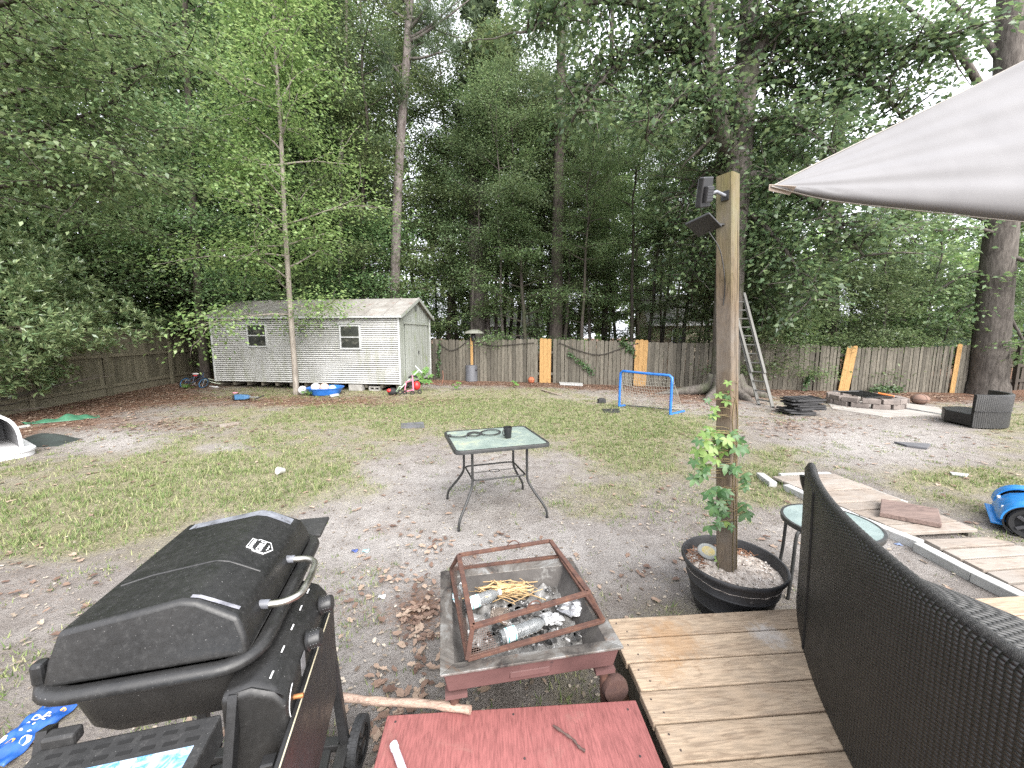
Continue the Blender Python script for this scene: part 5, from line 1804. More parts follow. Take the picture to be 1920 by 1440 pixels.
for k in range(4):
    k2 = (k + 1) % 4
    a, b, c, d = outer[k], outer[k2], inner[k2], inner[k]
    e = .0012
    f = lambda p, q, t_: (p[0] + (q[0] - p[0]) * t_, p[1] + (q[1] - p[1]) * t_)
    a, b = f(a, b, e), f(b, a, e); d, c = f(d, c, e * 1.3), f(c, d, e * 1.3)
    q = MB()
    q.add([(a[0], a[1], PZ - .004), (b[0], b[1], PZ - .004), (c[0], c[1], PZ - .012), (d[0], d[1], PZ - .012), (a[0], a[1], PZ + .006), (b[0], b[1], PZ + .006), (c[0], c[1], PZ - .003), (d[0], d[1], PZ - .003)],
          [(3, 2, 1, 0), (4, 5, 6, 7), (0, 1, 5, 4), (1, 2, 6, 5), (2, 3, 7, 6), (3, 0, 4, 7)])
    q.build("rim", M_RIM, pit, bevel=.002)
sk = MB()
s0, s1 = .012, .03
ro = [(x_ * (1 - s0 / PW), y_ * (1 - s0 / PD), PZ - .004) for x_, y_ in outer]; rb = [(x_ * (1 - s1 / PW), y_ * (1 - s1 / PD), PZ - .105) for x_, y_ in outer]
sk.loft([rb, ro], True, True, False)
sk.build("skirt", M_SKIRT, pit, bevel=.006)
MB().box((-.02, -PD + .021, PZ - .062), (.17, .008, .028)).build("handle_plate", M_SKIRT, pit, bevel=.003)
bw = MB()
bo = [(x_ * .78, y_ * .76, PZ - .105) for x_, y_ in inner]
bw.loft([bo, [(x_, y_, PZ - .006) for x_, y_ in inner]], True, True, False)
bw.build("bowl", M_SOOT, pit)
for (sx, sy) in ((1, 1), (1, -1), (-1, 1), (-1, -1)):
    l = MB(); l.tube([(sx * .33, sy * .27, PZ - .13), (sx * .34, sy * .28, .06), (sx * .345, sy * .285, .0)], .02, 8)
    l.build("leg", M_RUST, pit, smooth=60)
    MB().box((sx * .325, sy * .285, PZ - .135), (.09, .05, .02)).build("leg_bracket", M_SKIRT, pit)
wl = MB(); wl.lathe([(.012, -.02), (.055, -.02), (.06, 0), (.055, .02), (.012, .02)], 20, M=Matrix.Translation((.375, -.30, .19)) @ Matrix.Rotation(R(90), 4, 'X'))
wl.build("roller", M_rust("dark_rust", (.09, .05, .042), (.05, .03, .028), (.13, .075, .055)), pit, smooth=45)

# ash and embers lying in the bowl
def ash_z(x_, y_): return PZ - .088 + .022 * math.sin(x_ * 13 + y_ * 7) * math.sin(y_ * 17) + .012 * math.sin(x_ * 41) * math.cos(y_ * 37)
am = MB()
am.grid(lambda u, v: ((u - .5) * 2 * iw * .80, (v - .5) * 2 * idp * .78, ash_z((u - .5), (v - .5)) + rnd.gauss(0, .003)), 40, 34)
ao = am.build("ash_bed", M_plain("ash", (.24, .235, .225), (.05, .045, .04), 14, rough=1, bmp=.8, spots=(.58, .57, .56), spot_scale=34, spot_at=.57, bdist=.01), pit, smooth=80)
ao["kind"] = "stuff"
def pit_pt(px, py, z): return g(px, py, z)
ck = MB()
for _ in range(120):
    x_, y_ = rnd.uniform(-.24, .24), rnd.uniform(-.2, .2)
    if rnd.random() < .5: x_, y_ = rnd.gauss(.12, .07), rnd.gauss(-.09, .06)
    s_ = rnd.uniform(.005, .016)
    n0 = len(ck.v); ck.ball((x_, y_, PZ - .078 + s_ * .5), s_, 6, 4, (1, rnd.uniform(.6, 1.3), rnd.uniform(.5, 1)))
    ck.v[n0:] = [tuple(a_ + rnd.gauss(0, s_ * .22) for a_ in p_) for p_ in ck.v[n0:]]
co = ck.build("embers", M_plain("char", (.05, .048, .046), (.02, .02, .02), 30, rough=.95, isl=.9, spots=(.5, .49, .48), spot_scale=40, spot_at=.55), pit); co["kind"] = "stuff"
# crumpled foil
def crumple(name, label, c, r_, mat, sc=(1, 1, .6), amp=.35):
    m_ = MB(); m_.ball((0, 0, 0), r_, 14, 9, sc)
    m_.v = [tuple(Vector(p) * (1 + rnd.uniform(-amp, amp))) for p in m_.v]
    o = m_.build(name, mat, loc=c)
    return tag(o, label, "foil" if "foil" in name else "scrap")
M_FOIL = M_plain("crumpled_foil", (.50, .50, .51), (.25, .25, .26), 12, rough=.4, metal=.8, bmp=.5)
crumple("foil_scrap", "crumpled silver foil lying at the front corner inside the fire pit", g(1072, 1140, .38), .05, M_FOIL, (1.2, 1, .55))
crumple("foil_scrap", "flattened pale foil scrap beside the nearer water bottle in the fire pit", g(1035, 1160, .365), .042, M_plain("ashy_foil", (.55, .55, .55), (.3, .3, .3), 16, rough=.5, metal=.5), (1.3, .8, .5))
# pile of kindling
kd = MB()
c0 = g(945, 1108, .37)
for i in range(110):
    a = rnd.gauss(.12, .32)
    L_ = rnd.uniform(.05, .2)
    c = c0 + Vector((rnd.gauss(.02, .055), rnd.gauss(0, .03), rnd.uniform(-.012, .03)))
    d = Vector((math.cos(a), math.sin(a), rnd.gauss(0, .12)))
    m_ = c + d * L_ * .5 + Vector((0, 0, rnd.gauss(0, .004)))
    kd.tube([c - d * L_ / 2, m_ - d * L_ * .25, c + d * L_ / 2], rnd.uniform(.0014, .0034), 5)
ko = tag(kd.build("kindling", M_plain("straw_stick", (.52, .37, .19), (.33, .21, .10), 14, rough=.85, isl=.4)), "heap of thin tan sticks and stalks piled in the fire pit", "kindling", kind="stuff")
# bottles
def M_clear(name, tint=(.92, .96, .97)):
    m, t, b = new_mat(name)
    b.inputs["Base Color"].default_value = (*tint, 1); b.inputs["Roughness"].default_value = .08
    b.inputs["IOR"].default_value = 1.3; b.inputs["Transmission Weight"].default_value = .85
    n = tex_noise(t, coords(t), 30, 4, .6); bump(t, b, n, .2, .004)
    return m
M_PET = M_clear("clear_bottle_plastic")
M_LABEL = M_plain("white_label", (.72, .76, .78), (.6, .66, .7), 30, rough=.4, bmp=0)
M_TEAL = M_plain("teal_print", (.10, .48, .45), (.08, .40, .40), 30, rough=.4, bmp=0)
def bottle(label, pa, pb, z, r_=.031, full=True):
    a, b = g(*pa, z), g(*pb, z + .006)
    d = (b - a); L_ = d.length; d.normalize()
    t = thing("water_bottle", label, "bottle", a, 0, "water bottles in the fire pit")
    t.rotation_euler = d.to_track_quat('Z', 'Y').to_euler()
    bd = MB()
    pr = [(.008, 0), (r_ * .93, .002), (r_, .01)]
    m_ = 16
    for i in range(m_):
        z_ = .012 + (L_ - .06) * i / m_
        inlab = .02 < z_ < .075
        pr.append((r_ * (.985 if inlab else 1 - .075 * (i % 2)), z_))
    pr += [(r_ * .9, L_ - .045), (r_ * .6, L_ - .028), (.0125, L_ - .018), (.0125, L_ - .004)]
    bd.lathe(pr, 22, cap1=False)
    bd.build("body", M_PET, t, smooth=50)
    lb = MB(); lb.lathe([(r_ * 1.012, .022), (r_ * 1.012, .074)], 22, cap0=False, cap1=False)
    lo = lb.build("label_wrap", M_LABEL, t, smooth=60)
    tb = MB()
    for z_ in (.03, .066): tb.lathe([(r_ * 1.02, z_), (r_ * 1.02, z_ + .005)], 22, cap0=False, cap1=False)
    tb.build("print", M_TEAL, lo, smooth=60)
    cpm = MB(); cpm.lathe([(.014, L_ - .012), (.0145, L_ - .010), (.0145, L_ + .003), (.012, L_ + .004)], 16); cpm.build("cap", M_WHITE_P, t, smooth=40)
bottle("empty water bottle lying by the kindling, under the bar of the screen", (872, 1135), (938, 1110), .385)
bottle("empty water bottle lying nearest the front rim of the fire pit", (938, 1196), (1025, 1164), .385)
bottle("water bottle wedged against the inner wall at the back corner of the fire pit", (842, 1140), (866, 1096), .38, .028)
# plastic cup on its side
cu_ = MB(); cu_.lathe([(.028, 0), (.029, .002), (.036, .075), (.038, .076), (.0365, .076)], 20, cap1=False)
o = cu_.build("plastic_cup", M_clear("brown_tinted_cup", (.62, .52, .44)), smooth=50); o.location = g(925, 1150, .385); o.rotation_euler = (R(80), 0, R(60))
tag(o, "clear brownish plastic cup tipped over between the bottles in the fire pit", "cup")

# rusty spark screen frame askew on the pit
scr = thing("spark_screen", "rusty square spark screen frame with handles sitting askew over the fire pit", "screen")
BT = [g(877, 1235, .43), g(1131, 1163, .43), g(1049, 1043, .43), g(846, 1067, .43)]
TP = [g(886, 1175, .56), g(1104, 1111, .56), g(1032, 1014, .56), g(860, 1041, .56)]
def frame_part(name, a, b, w=.024, h=.014): MB().bar(a, b, w, h).build(name, M_RUST, scr, bevel=.002)
for k in range(4):
    frame_part("top_bar", TP[k], TP[(k + 1) % 4])
    frame_part("base_bar", BT[k], BT[(k + 1) % 4], .022, .014)
    frame_part("corner_bar", BT[k] + (BT[k] - TP[k]) * .02, TP[k], .02, .016)
for (k, f, nm) in ((2, .42, "h"), (0, .5, "h")):
    p = TP[k].lerp(TP[(k + 1) % 4], f); d = (TP[(k + 1) % 4] - TP[k]).normalized()
    hh = MB(); hh.tube([p + d * (-.034 * math.cos(a)) + Vector((0, 0, .002 + .034 * math.sin(a))) for a in [math.pi * i / 14 for i in range(15)]], .0032, 8)
    hh.build("handle", M_RUST, scr, smooth=60)
p = TP[0].lerp(TP[1], .5); MB().bar(p + Vector((-.02, .02, -.01)), p + Vector((.025, .055, -.028)), .03, .004).build("latch_plate", M_RUST, scr)
M_WIRE = M_plain("rusty_wire", (.12, .08, .065), rough=.8, bmp=0)
ms = MB()
def wire_patch(a, b, c, d, nu, nv, keep):
    for i in range(nu + 1):
        u = i / nu
        prev = None
        for j in range(nv + 1):
            q = a.lerp(b, u).lerp(d.lerp(c, u), j / nv)
            if prev is not None and keep(u, (j - .5) / nv): ms.tube([prev, q], .0009, 3, caps=False)
            prev = q
    for j in range(nv + 1):
        prev = None
        for i in range(nu + 1):
            q = a.lerp(b, i / nu).lerp(d.lerp(c, i / nu), j / nv)
            if prev is not None and keep((i - .5) / nu, j / nv): ms.tube([prev, q], .0009, 3, caps=False)
            prev = q
wire_patch(BT[3], BT[2], TP[2], TP[3], 60, 14, lambda u, v: u < .25 - .1 * (v - .4) ** 2 + .03 * math.sin(v * 20) and u > .0)
wire_patch(BT[0], BT[3], TP[3], TP[0], 44, 14, lambda u, v: v < .3 + .3 * math.sin(u * 9) ** 2)
wire_patch(BT[0], BT[1], TP[1], TP[0], 60, 14, lambda u, v: u < .22 - .12 * v)
wire_patch(BT[1], BT[2], TP[2], TP[1], 44, 14, lambda u, v: u > .9 or (u < .12))
ms.build("wire_mesh", M_WIRE, scr)
# ---------------------------------------------------------------- planter with post, lamp and creeper
PC = Vector((1.411, 2.296, 0))
M_POT = M_plain("black_resin_pot", (.032, .032, .034), (.02, .02, .021), 9, rough=.55, bmp=.2, spots=(.10, .095, .09), spot_scale=16, spot_at=.64)
pot = thing("planter", "wide black resin tub planter filled with pale gritty soil, holding a tall post", "planter", PC)
pm_ = MB()
pr = [(.205, .0), (.212, .01), (.226, .07), (.233, .075), (.236, .085), (.232, .092), (.256, .19), (.263, .195), (.266, .205), (.262, .212), (.284, .305), (.297, .308), (.302, .318), (.302, .332), (.296, .338), (.288, .336), (.284, .326), (.270, .25)]
pm_.lathe(pr, 56, cap1=False)
pm_.build("tub", M_POT, pot, smooth=45)
so_ = MB()
nR, nA = 14, 44
vs = [(0, 0, .285)]
for i in range(1, nR + 1):
    for k in range(nA):
        r_ = .277 * i / nR; a = 2 * math.pi * k / nA
        vs.append((r_ * math.cos(a), r_ * math.sin(a), .272 + .014 * math.cos(r_ * 6) + rnd.gauss(0, .0035) - (.008 if i == nR else 0)))
fs = [(0, 1 + k, 1 + (k + 1) % nA) for k in range(nA)]
for i in range(nR - 1):
    for k in range(nA):
        a = 1 + i * nA + k; b = 1 + i * nA + (k + 1) % nA
        fs.append((a, a + nA, b + nA, b))
so_.add(vs, fs)
so_.build("soil", M_plain("gritty_soil", (.52, .47, .42), (.30, .25, .21), 24, rough=1, bmp=.8, spots=(.10, .07, .05), spot_scale=30, spot_at=.56, bdist=.008), pot)
gm = MB()
for _ in range(420):
    r_ = .26 * math.sqrt(rnd.random()); a = rnd.random() * 6.28
    s_ = rnd.uniform(.003, .008)
    gm.ball((r_ * math.cos(a), r_ * math.sin(a), .283), s_, 5, 3, (1, 1, .6))
go_ = gm.build("grit", M_plain("grit", (.52, .48, .44), (.36, .32, .29), 40, rough=.95, isl=.6), pot); go_["kind"] = "stuff"
mulch = MB()
for _ in range(160):
    a = rnd.choice([rnd.gauss(2.6, .35), rnd.gauss(1.1, .4)]); r_ = rnd.uniform(.17, .265)
    c = Vector((r_ * math.cos(a), r_ * math.sin(a), .288)); d = Vector((rnd.gauss(0, 1), rnd.gauss(0, 1), rnd.gauss(0, .2))).normalized() * rnd.uniform(.01, .03)
    mulch.bar(c - d, c + d, .004, .002)
mo_ = mulch.build("mulch", M_plain("brown_mulch", (.22, .11, .06), (.12, .06, .035), 20, rough=.95, isl=.5), pot); mo_["kind"] = "stuff"
dq = g(1328, 1034, .315)
disc = thing("garden_disc", "small round yellowed ornament disc with a pale rim resting on the planter soil", "ornament", dq)
disc.rotation_euler = (R(16), R(-10), R(20))
dmb = MB(); dmb.lathe([(.062, -.006), (.066, -.002), (.066, .004), (.061, .007), (.056, .005)], 28); dmb.build("rim", M_plain("disc_rim", (.24, .245, .23), rough=.6), disc, smooth=40)
dmb = MB(); dmb.lathe([(.056, .0035), (.02, .007)], 26); dmb.build("face", M_plain("disc_face", (.33, .25, .07), (.30, .28, .2), 30, rough=.6), disc, smooth=60)

# post
M_POST = M_wood("post_wood", (.155, .115, .076), (.072, .05, .033), 'Z', 16, .85, isl=0, bmp=.7, grey=(.15, .13, .108))
_t = M_POST.node_tree; _b = _t.nodes["Principled BSDF"]
_c = _b.inputs["Base Color"].links[0].from_socket
_tc = nd(_t, "ShaderNodeTexCoord"); _sx = nd(_t, "ShaderNodeSeparateXYZ"); _t.links.new(_tc.outputs["Object"], _sx.inputs[0])
_k = math_n(_t, 'MULTIPLY', math_n(_t, 'SUBTRACT', math_n(_t, 'MULTIPLY', _sx.outputs[2], .62), .75, True), tex_noise(_t, coords(_t, (1, 1, .2)), 16, 5, .7), True)
_t.links.new(mix(_t, ramp(_t, _k, [(.14, 0.), (.5, .6)]), _c, (.15, .145, .045)), _b.inputs["Base Color"])      # algae on the upper part
p0, p1 = Vector((1.374, 2.29, .255)), at_y(1364.5, 329, 2.29)
axis_z = (p1 - p0).normalized()
PL = (p1 - p0).length
ang = R(36.4)
ax_x = Vector((math.cos(ang), math.sin(ang), 0)); ax_x = (ax_x - axis_z * ax_x.dot(axis_z)).normalized(); ax_y = axis_z.cross(ax_x)
PM = Matrix(((ax_x.x, ax_y.x, axis_z.x, p0.x), (ax_x.y, ax_y.y, axis_z.y, p0.y), (ax_x.z, ax_y.z, axis_z.z, p0.z), (0, 0, 0, 1)))
post = thing("lamp_post", "tall weathered square timber post with green algae, standing in the black tub", "post")
post.matrix_world = PM
hw = .046
pb = MB()
NS = 26
rings = []
for i in range(NS + 1):
    z = PL * i / NS
    e = [rnd.gauss(0, .0011) for _ in range(8)]
    c_ = .006
    rings.append([(-hw + c_ + e[0], -hw, z), (hw - c_ + e[1], -hw, z), (hw, -hw + c_ + e[2], z), (hw, hw - c_ + e[3], z), (hw - c_, hw, z), (-hw + c_, hw, z), (-hw, hw - c_, z), (-hw, -hw + c_, z)])
pb.loft(rings)
pb.build("timber", M_POST, post)
# long drying checks in the faces
ckm = MB()
for (face, off, z0_, z1_) in ((0, .01, .7, 1.5), (0, -.018, .1, .9), (3, .012, 1.2, 2.1), (0, .02, 1.7, 2.2), (3, -.015, .15, .8), (0, -.008, 1.35, 1.7)):
    pts = []
    for i in range(7):
        z = z0_ + (z1_ - z0_) * i / 6; o = off + rnd.gauss(0, .0015)
        pts.append((-hw - .0002, o, z) if face == 3 else (o, -hw - .0002, z)) if face != 3 else pts.append((hw + .0002, o, z))
    ckm.tube(pts, [.0004, .0014, .0019, .0017, .0019, .0012, .0004], 5)
ckm.build("cracks", M_plain("crack_dark", (.03, .022, .016), rough=1, bmp=0), post)
# faces: -Y looks to the viewer's side, +X narrow side. Hook on +X
hk = MB(); hk.tube(bez([(hw, .0, PL - .06), (hw + .02, 0, PL - .062), (hw + .028, 0, PL - .085), (hw + .018, 0, PL - .10), (hw + .03, 0, PL - .105)], 4), .0028, 7)
hk.build("hook", M_plain("hook_steel", (.05, .05, .05), rough=.5, metal=.6), post, smooth=60)
# flood lamp
lamp = thing("flood_lamp", "black square solar flood lamp clamped to the upper side of the timber post", "lamp")
lc_ = at_y(1321, 361, 2.20)
def lamp_box(c, rot, size): 
    return Matrix.Translation(c) @ Euler(rot).to_matrix().to_4x4(), size
LM = Matrix.Translation(lc_) @ Euler((R(14), R(-12), R(28))).to_matrix().to_4x4()
q = MB(); q.box((0, 0, 0), (.085, .032, .15), M=LM); lo = q.build("housing", M_BLKP, lamp, bevel=.006)
q = MB(); q.box((0, .019, 0), (.072, .006, .135), M=LM); q.build("lens", M_plain("lamp_lens", (.12, .12, .13), rough=.2, bmp=0), lo)
q = MB(); q.box((.0, -.026, -.01), (.055, .022, .08), M=LM); q.build("rear_box", M_BLKP, lo, bevel=.004)
q = MB()
for i in range(5): q.box((0, -.0385, .018 - i * .014), (.05, .004, .004), M=LM)
q.build("fins", M_plain("fin_grey", (.05, .05, .055), rough=.5), lo)
topp = PM @ Vector((-hw, -.01, PL - .12))
q = MB(); q.tube([LM @ Vector((.02, -.02, -.01)), LM @ Vector((.05, -.035, .0)), topp], .009, 10); q.build("arm", M_SCUFF, lamp, smooth=60)
q = MB(); q.box(tuple(topp), (.02, .04, .05), ang); q.build("base", M_BLKP, lamp)
# solar panel
sol = thing("solar_panel", "thin dark tilted solar panel fixed to the post just under the flood lamp", "panel")
a, b, c, d = at_y(1289, 411, 2.13), at_y(1335, 407, 2.34), at_y(1344, 425, 2.30), at_y(1340, 441, 2.16)
ctr = (a + b + c + d) / 4
SM_ = Matrix.Translation(at_y(1319, 422, 2.2)) @ Euler((R(-14), R(17), R(36))).to_matrix().to_4x4()
q = MB(); q.box((0, 0, 0), (.15, .13, .012), M=SM_); po = q.build("frame", M_BLKP, sol, bevel=.003)
q = MB(); q.box((0, 0, .0065), (.138, .118, .003), M=SM_); q.build("cells", M_plain("solar_cells", (.03, .035, .06), (.02, .022, .04), 20, rough=.15, bmp=0), po)
tp_ = PM @ Vector((-hw, 0, PL - .27))
q = MB(); q.tube([SM_ @ Vector((.05, 0, .006)), SM_ @ Vector((.06, .0, .03)), tp_], .008, 8); q.build("arm", M_BLKP, sol, smooth=60)
q = MB(); q.tube(bez([SM_ @ Vector((.06, 0, -.01)), tp_ + Vector((-.02, -.02, -.15)), PM @ Vector((-hw - .006, -.01, PL - .6)), PM @ Vector((-hw - .006, .0, PL - .72))], 5), .003, 6); q.build("cable", M_BLKP, sol, smooth=60)

# creeper on the post
M_YOUNG = M_leaf("young_creeper", (.12, .22, .05), (.18, .29, .07), (.27, .37, .11), .4, .45, 0)
M_OLDL = M_leaf("creeper_leaf", (.05, .12, .04), (.08, .18, .06), (.13, .24, .08), .35, .4, 0)
crp = thing("creeper", "five-leaved green creeper climbing the timber post, pale lime at the top and darker below", "climber")
def palm_leaf(mb, c, size, facing, roll, droop=.5, nl=5):
    """Five pointed leaflets round one stalk end."""
    z = Vector(facing).normalized()
    x_ = z.orthogonal().normalized(); y_ = z.cross(x_)
    for k in range(nl):
        a = roll + (k - (nl - 1) / 2) * .95
        d = (x_ * math.cos(a) + y_ * math.sin(a)).normalized()
        s_ = z.cross(d)
        L_ = size * (1.0 if k == nl // 2 else .9 if abs(k - nl // 2) == 1 else .68) * rnd.uniform(.9, 1.1)
        W_ = L_ * .46
        prof = [(.0, .0, 0), (.3, .36, .05), (.55, .5, .03), (.8, .27, -.06), (1.0, 0, -.16)]
        vs = [Vector(c)]
        for (u, w, h) in prof[1:-1]:
            for sg in (1, -1):
                vs.append(Vector(c) + d * L_ * u + s_ * W_ * w * sg + z * (L_ * h * droop + W_ * .12 * abs(w)))
            vs.append(Vector(c) + d * L_ * u + z * L_ * h * droop)
        vs.append(Vector(c) + d * L_ + z * L_ * prof[-1][2] * droop)
        fs = [(0, 1, 3), (0, 3, 2), (1, 4, 6, 3), (3, 6, 5, 2), (4, 7, 9, 6), (6, 9, 8, 5), (7, 10, 9), (9, 10, 8)]
        mb.add(vs, fs)
yl, ol, stm = MB(), MB(), MB()
LV = [(1365, 716, .045, 1), (1367, 729, .05, 1), (1347, 739, .055, 1), (1364, 752, .06, 1), (1340, 764, .055, 1), (1337, 778, .06, 1), (1333, 808, .075, 1), (1322, 812, .07, 1), (1349, 812, .075, 1), (1320, 828, .08, 1), (1335, 838, .085, 1), (1353, 826, .085, 1),
      (1362, 822, .08, 1), (1308, 843, .08, 1), (1327, 852, .08, 1), (1357, 846, .095, .5), (1386, 824, .07, 0), (1392, 838, .09, 0), (1360, 870, .09, 0), (1322, 872, .095, .5), (1316, 888, .08, 0), (1372, 876, .08, 0), (1395, 888, .075, 0), (1397, 905, .07, 0),
      (1335, 915, .095, 0), (1352, 918, .08, 0), (1364, 932, .075, 0), (1325, 920, .08, 0), (1347, 955, .085, 0), (1355, 950, .07, 0), (1336, 950, .08, 0), (1398, 960, .1, 0), (1390, 948, .08, 0), (1330, 985, .085, 0), (1360, 977, .06, 1), (1368, 988, .06, 0), (1345, 812, .08, 1), (1342, 862, .07, 1), (1330, 800, .06, 1), (1312, 860, .07, .5)]
LV = LV + [(a + rnd.gauss(0, 9), b + rnd.gauss(0, 9), c * .85, d * .6) for (a, b, c, d) in LV[3:]]
for (px, py, sz_, yg) in LV:
    frac = (1065 - py) / 730
    Yd = 2.215 + rnd.gauss(0, .02) + (.05 if px > 1384 else 0)
    c = at_y(px, py, Yd)
    tgt = yl if (yg == 1 or (yg == .5 and rnd.random() < .5)) else ol
    f = Vector((rnd.gauss(-.35, .35), rnd.gauss(-.75, .2), rnd.gauss(.55, .25)))
    z = f.normalized(); x_ = z.orthogonal().normalized(); y_ = z.cross(x_)
    dn_ = Vector((0, 0, -1)) - z * (-z.z)
    roll = math.atan2(dn_.dot(y_), dn_.dot(x_)) + rnd.gauss(0, .4)
    palm_leaf(tgt, c, sz_ * .74, f, roll, rnd.uniform(.4, 1.0), 5 if rnd.random() < .8 else 3)
    on_post = PM @ Vector((rnd.uniform(-.03, .03), -hw - .004, (c.z - p0.z) * 1.0 - .02))
    stm.tube([on_post, on_post.lerp(c, .5) + Vector((0, -.01, .012)), c], .0016, 5)
for off in (-.02, .012):
    stm.tube(bez([PM @ Vector((off + rnd.gauss(0, .012), -hw - .004, z)) for z in (.02, .2, .4, .6, .8, 1.0, 1.12)], 4), .0028, 5)
stm.build("stems", M_plain("creeper_stem", (.17, .13, .06), rough=.8), crp)
yl.build("young_leaves", M_YOUNG, crp, smooth=80); ol.build("leaves", M_OLDL, crp, smooth=80)
sp_ = MB()
for k in range(5): palm_leaf(sp_, g(1347, 1050 - k * 3, .33), .03, (rnd.gauss(0, .5), -.6, .7), rnd.random() * 6, .5, 3)
so__ = MB(); so__.tube([g(1346, 1068, .285), g(1347, 1050, .33)], .0016, 5)
spr = thing("seedling", "tiny green seedling sprouting from the planter soil at the post foot", "seedling")
so__.build("stem", M_YOUNG, spr); sp_.build("leaves", M_YOUNG, spr)

# ---------------------------------------------------------------- glass patio table
M_FRAME = M_plain("dark_steel_frame", (.035, .036, .035), (.02, .02, .02), 16, rough=.5, bmp=.05, spots=(.12, .08, .05), spot_scale=24, spot_at=.7)
def M_tglass(name, a, b_, dirt=(.34, .36, .22)):
    m, t, b = new_mat(name)
    v = coords(t)
    n1 = tex_noise(t, v, 4, 6, .7); n2 = tex_noise(t, v, 45, 4, .7)
    col = ramp(t, n1, [(.35, b_), (.6, a)])
    col = mix(t, ramp(t, n1, [(.52, 0.), (.66, .7)]), col, dirt)
    col = mix(t, ramp(t, n2, [(.5, 0.), (.75, .5)]), col, tuple(min(1, x_ * 1.5) for x_ in a))
    t.links.new(col, b.inputs["Base Color"]); b.inputs["Roughness"].default_value = .32; b.inputs["Specular IOR Level"].default_value = .45
    bump(t, b, n2, .35, .002)
    return m
M_TG = M_tglass("algae_stained_glass", (.23, .275, .25), (.15, .19, .17))
TC, TR, TZ = Vector((-.178, 3.745, 0)), R(17.5), .745
tab = thing("patio_table", "square glass-topped patio table on splayed black tube legs, stained green", "table", TC, TR)
hx, hy = .455, .385
gt = MB(); gt.prism(rrect(hx - .022, hy - .022, .05, 6), TZ - .008, TZ - .001); gt.build("glass_top", M_TG, tab)
rmb = MB()
o_, i_ = rrect(hx, hy, .06, 6), rrect(hx - .026, hy - .026, .045, 6)
rmb.loft([[(p[0], p[1], TZ - .03) for p in o_], [(p[0], p[1], TZ - .004) for p in o_], [(p[0] * .994, p[1] * .994, TZ + .003) for p in o_], [(p[0], p[1], TZ + .002) for p in i_], [(p[0], p[1], TZ - .03) for p in i_], [(p[0], p[1], TZ - .03) for p in o_]], True, False, False)
rmb.build("rim", M_FRAME, tab, smooth=50)
for (sx, sy) in ((1, 1), (1, -1), (-1, 1), (-1, -1)):
    lg = MB()
    lg.tube(bez([(sx * .27, sy * .22, TZ - .02), (sx * .27, sy * .22, .50), (sx * .275, sy * .225, .36), (sx * .32, sy * .265, .26), (sx * .40, sy * .335, .13), (sx * .425, sy * .355, .07), (sx * .43, sy * .36, .0)], 5), .0125, 12)
    lg.build("leg", M_FRAME, tab, smooth=60)
    MB().tube([(sx * .43, sy * .36, -.005), (sx * .43, sy * .36, .02)], .014, 10).build("foot_cap", M_BLKP, tab, smooth=60)
ap = MB()
for s_ in (-1, 1):
    ap.tube([(-.41, s_ * .22, TZ - .022), (.41, s_ * .22, TZ - .022)], .010, 8)
ap.build("under_rail", M_FRAME, tab, smooth=60)
rr_ = MB(); rr_.tube([(p[0], p[1], .40) for p in rrect(.262, .212, .05, 6)], .0085, 10, closed=True)
rr_.tube([(-.26, .0, .40), (-.05, 0, .40)], .004, 8); rr_.tube([(.05, 0, .40), (.26, 0, .40)], .004, 8)
rr_.tube([(p[0], p[1], .40) for p in rrect(.05, .03, .02, 5)], .004, 8, closed=True)
rr_.build("stretcher", M_FRAME, tab, smooth=60)
# mug
mc = g(952, 821, TZ); mc.z = TZ + .002
mug = thing("mug", "black tapered mug standing on the glass patio table", "mug", mc, R(40))
M_MUG = M_plain("black_glaze", (.018, .018, .02), rough=.25, bmp=0, spots=(.3, .3, .3), spot_scale=18, spot_at=.75)
k = MB(); k.lathe([(.030, 0), (.034, .003), (.044, .105), (.0445, .11), (.041, .11), (.032, .008), (.002, .006)], 28, cap1=True); k.build("cup", M_MUG, mug, smooth=50)
k = MB(); k.tube([(-.041 - .024 * math.sin(a), 0, .06 + .030 * math.cos(a)) for a in [math.pi * i / 12 for i in range(13)]], .005, 8); k.build("handle", M_MUG, mug, smooth=60)
# leash
lsm = MB()
pth = [(842, 817), (850, 818.5), (862, 819), (874, 817), (884, 812), (896, 811), (901, 814), (892, 817), (880, 816), (878, 812), (890, 809.5), (900, 811), (906, 808), (920, 805.5), (934, 806.5), (937, 811), (926, 815), (910, 815), (900, 812)]
pts = bez([g(a, b, TZ + .010 + .002 * (i % 3)) for i, (a, b) in enumerate(pth)], 6)
lsm.tube(pts, .010, 8, flat=.45)
ls = thing("dog_leash", "black strap leash looped on the glass table beside the mug", "leash")
lsm.build("strap", M_plain("black_webbing", (.018, .018, .018), rough=.85, bmp=.2), ls, smooth=60)
q = MB(); c = g(874, 819, TZ + .01); q.tube([c, c + Vector((.012, -.03, -.006))], .005, 8); q.build("clip", M_SCUFF, ls, smooth=60)
q = MB(); q.ball(tuple(g(843, 816, TZ + .014)), .014, 10, 7, (1.3, 1, .8)); q.build("stub_end", M_BLKP, ls, smooth=80)

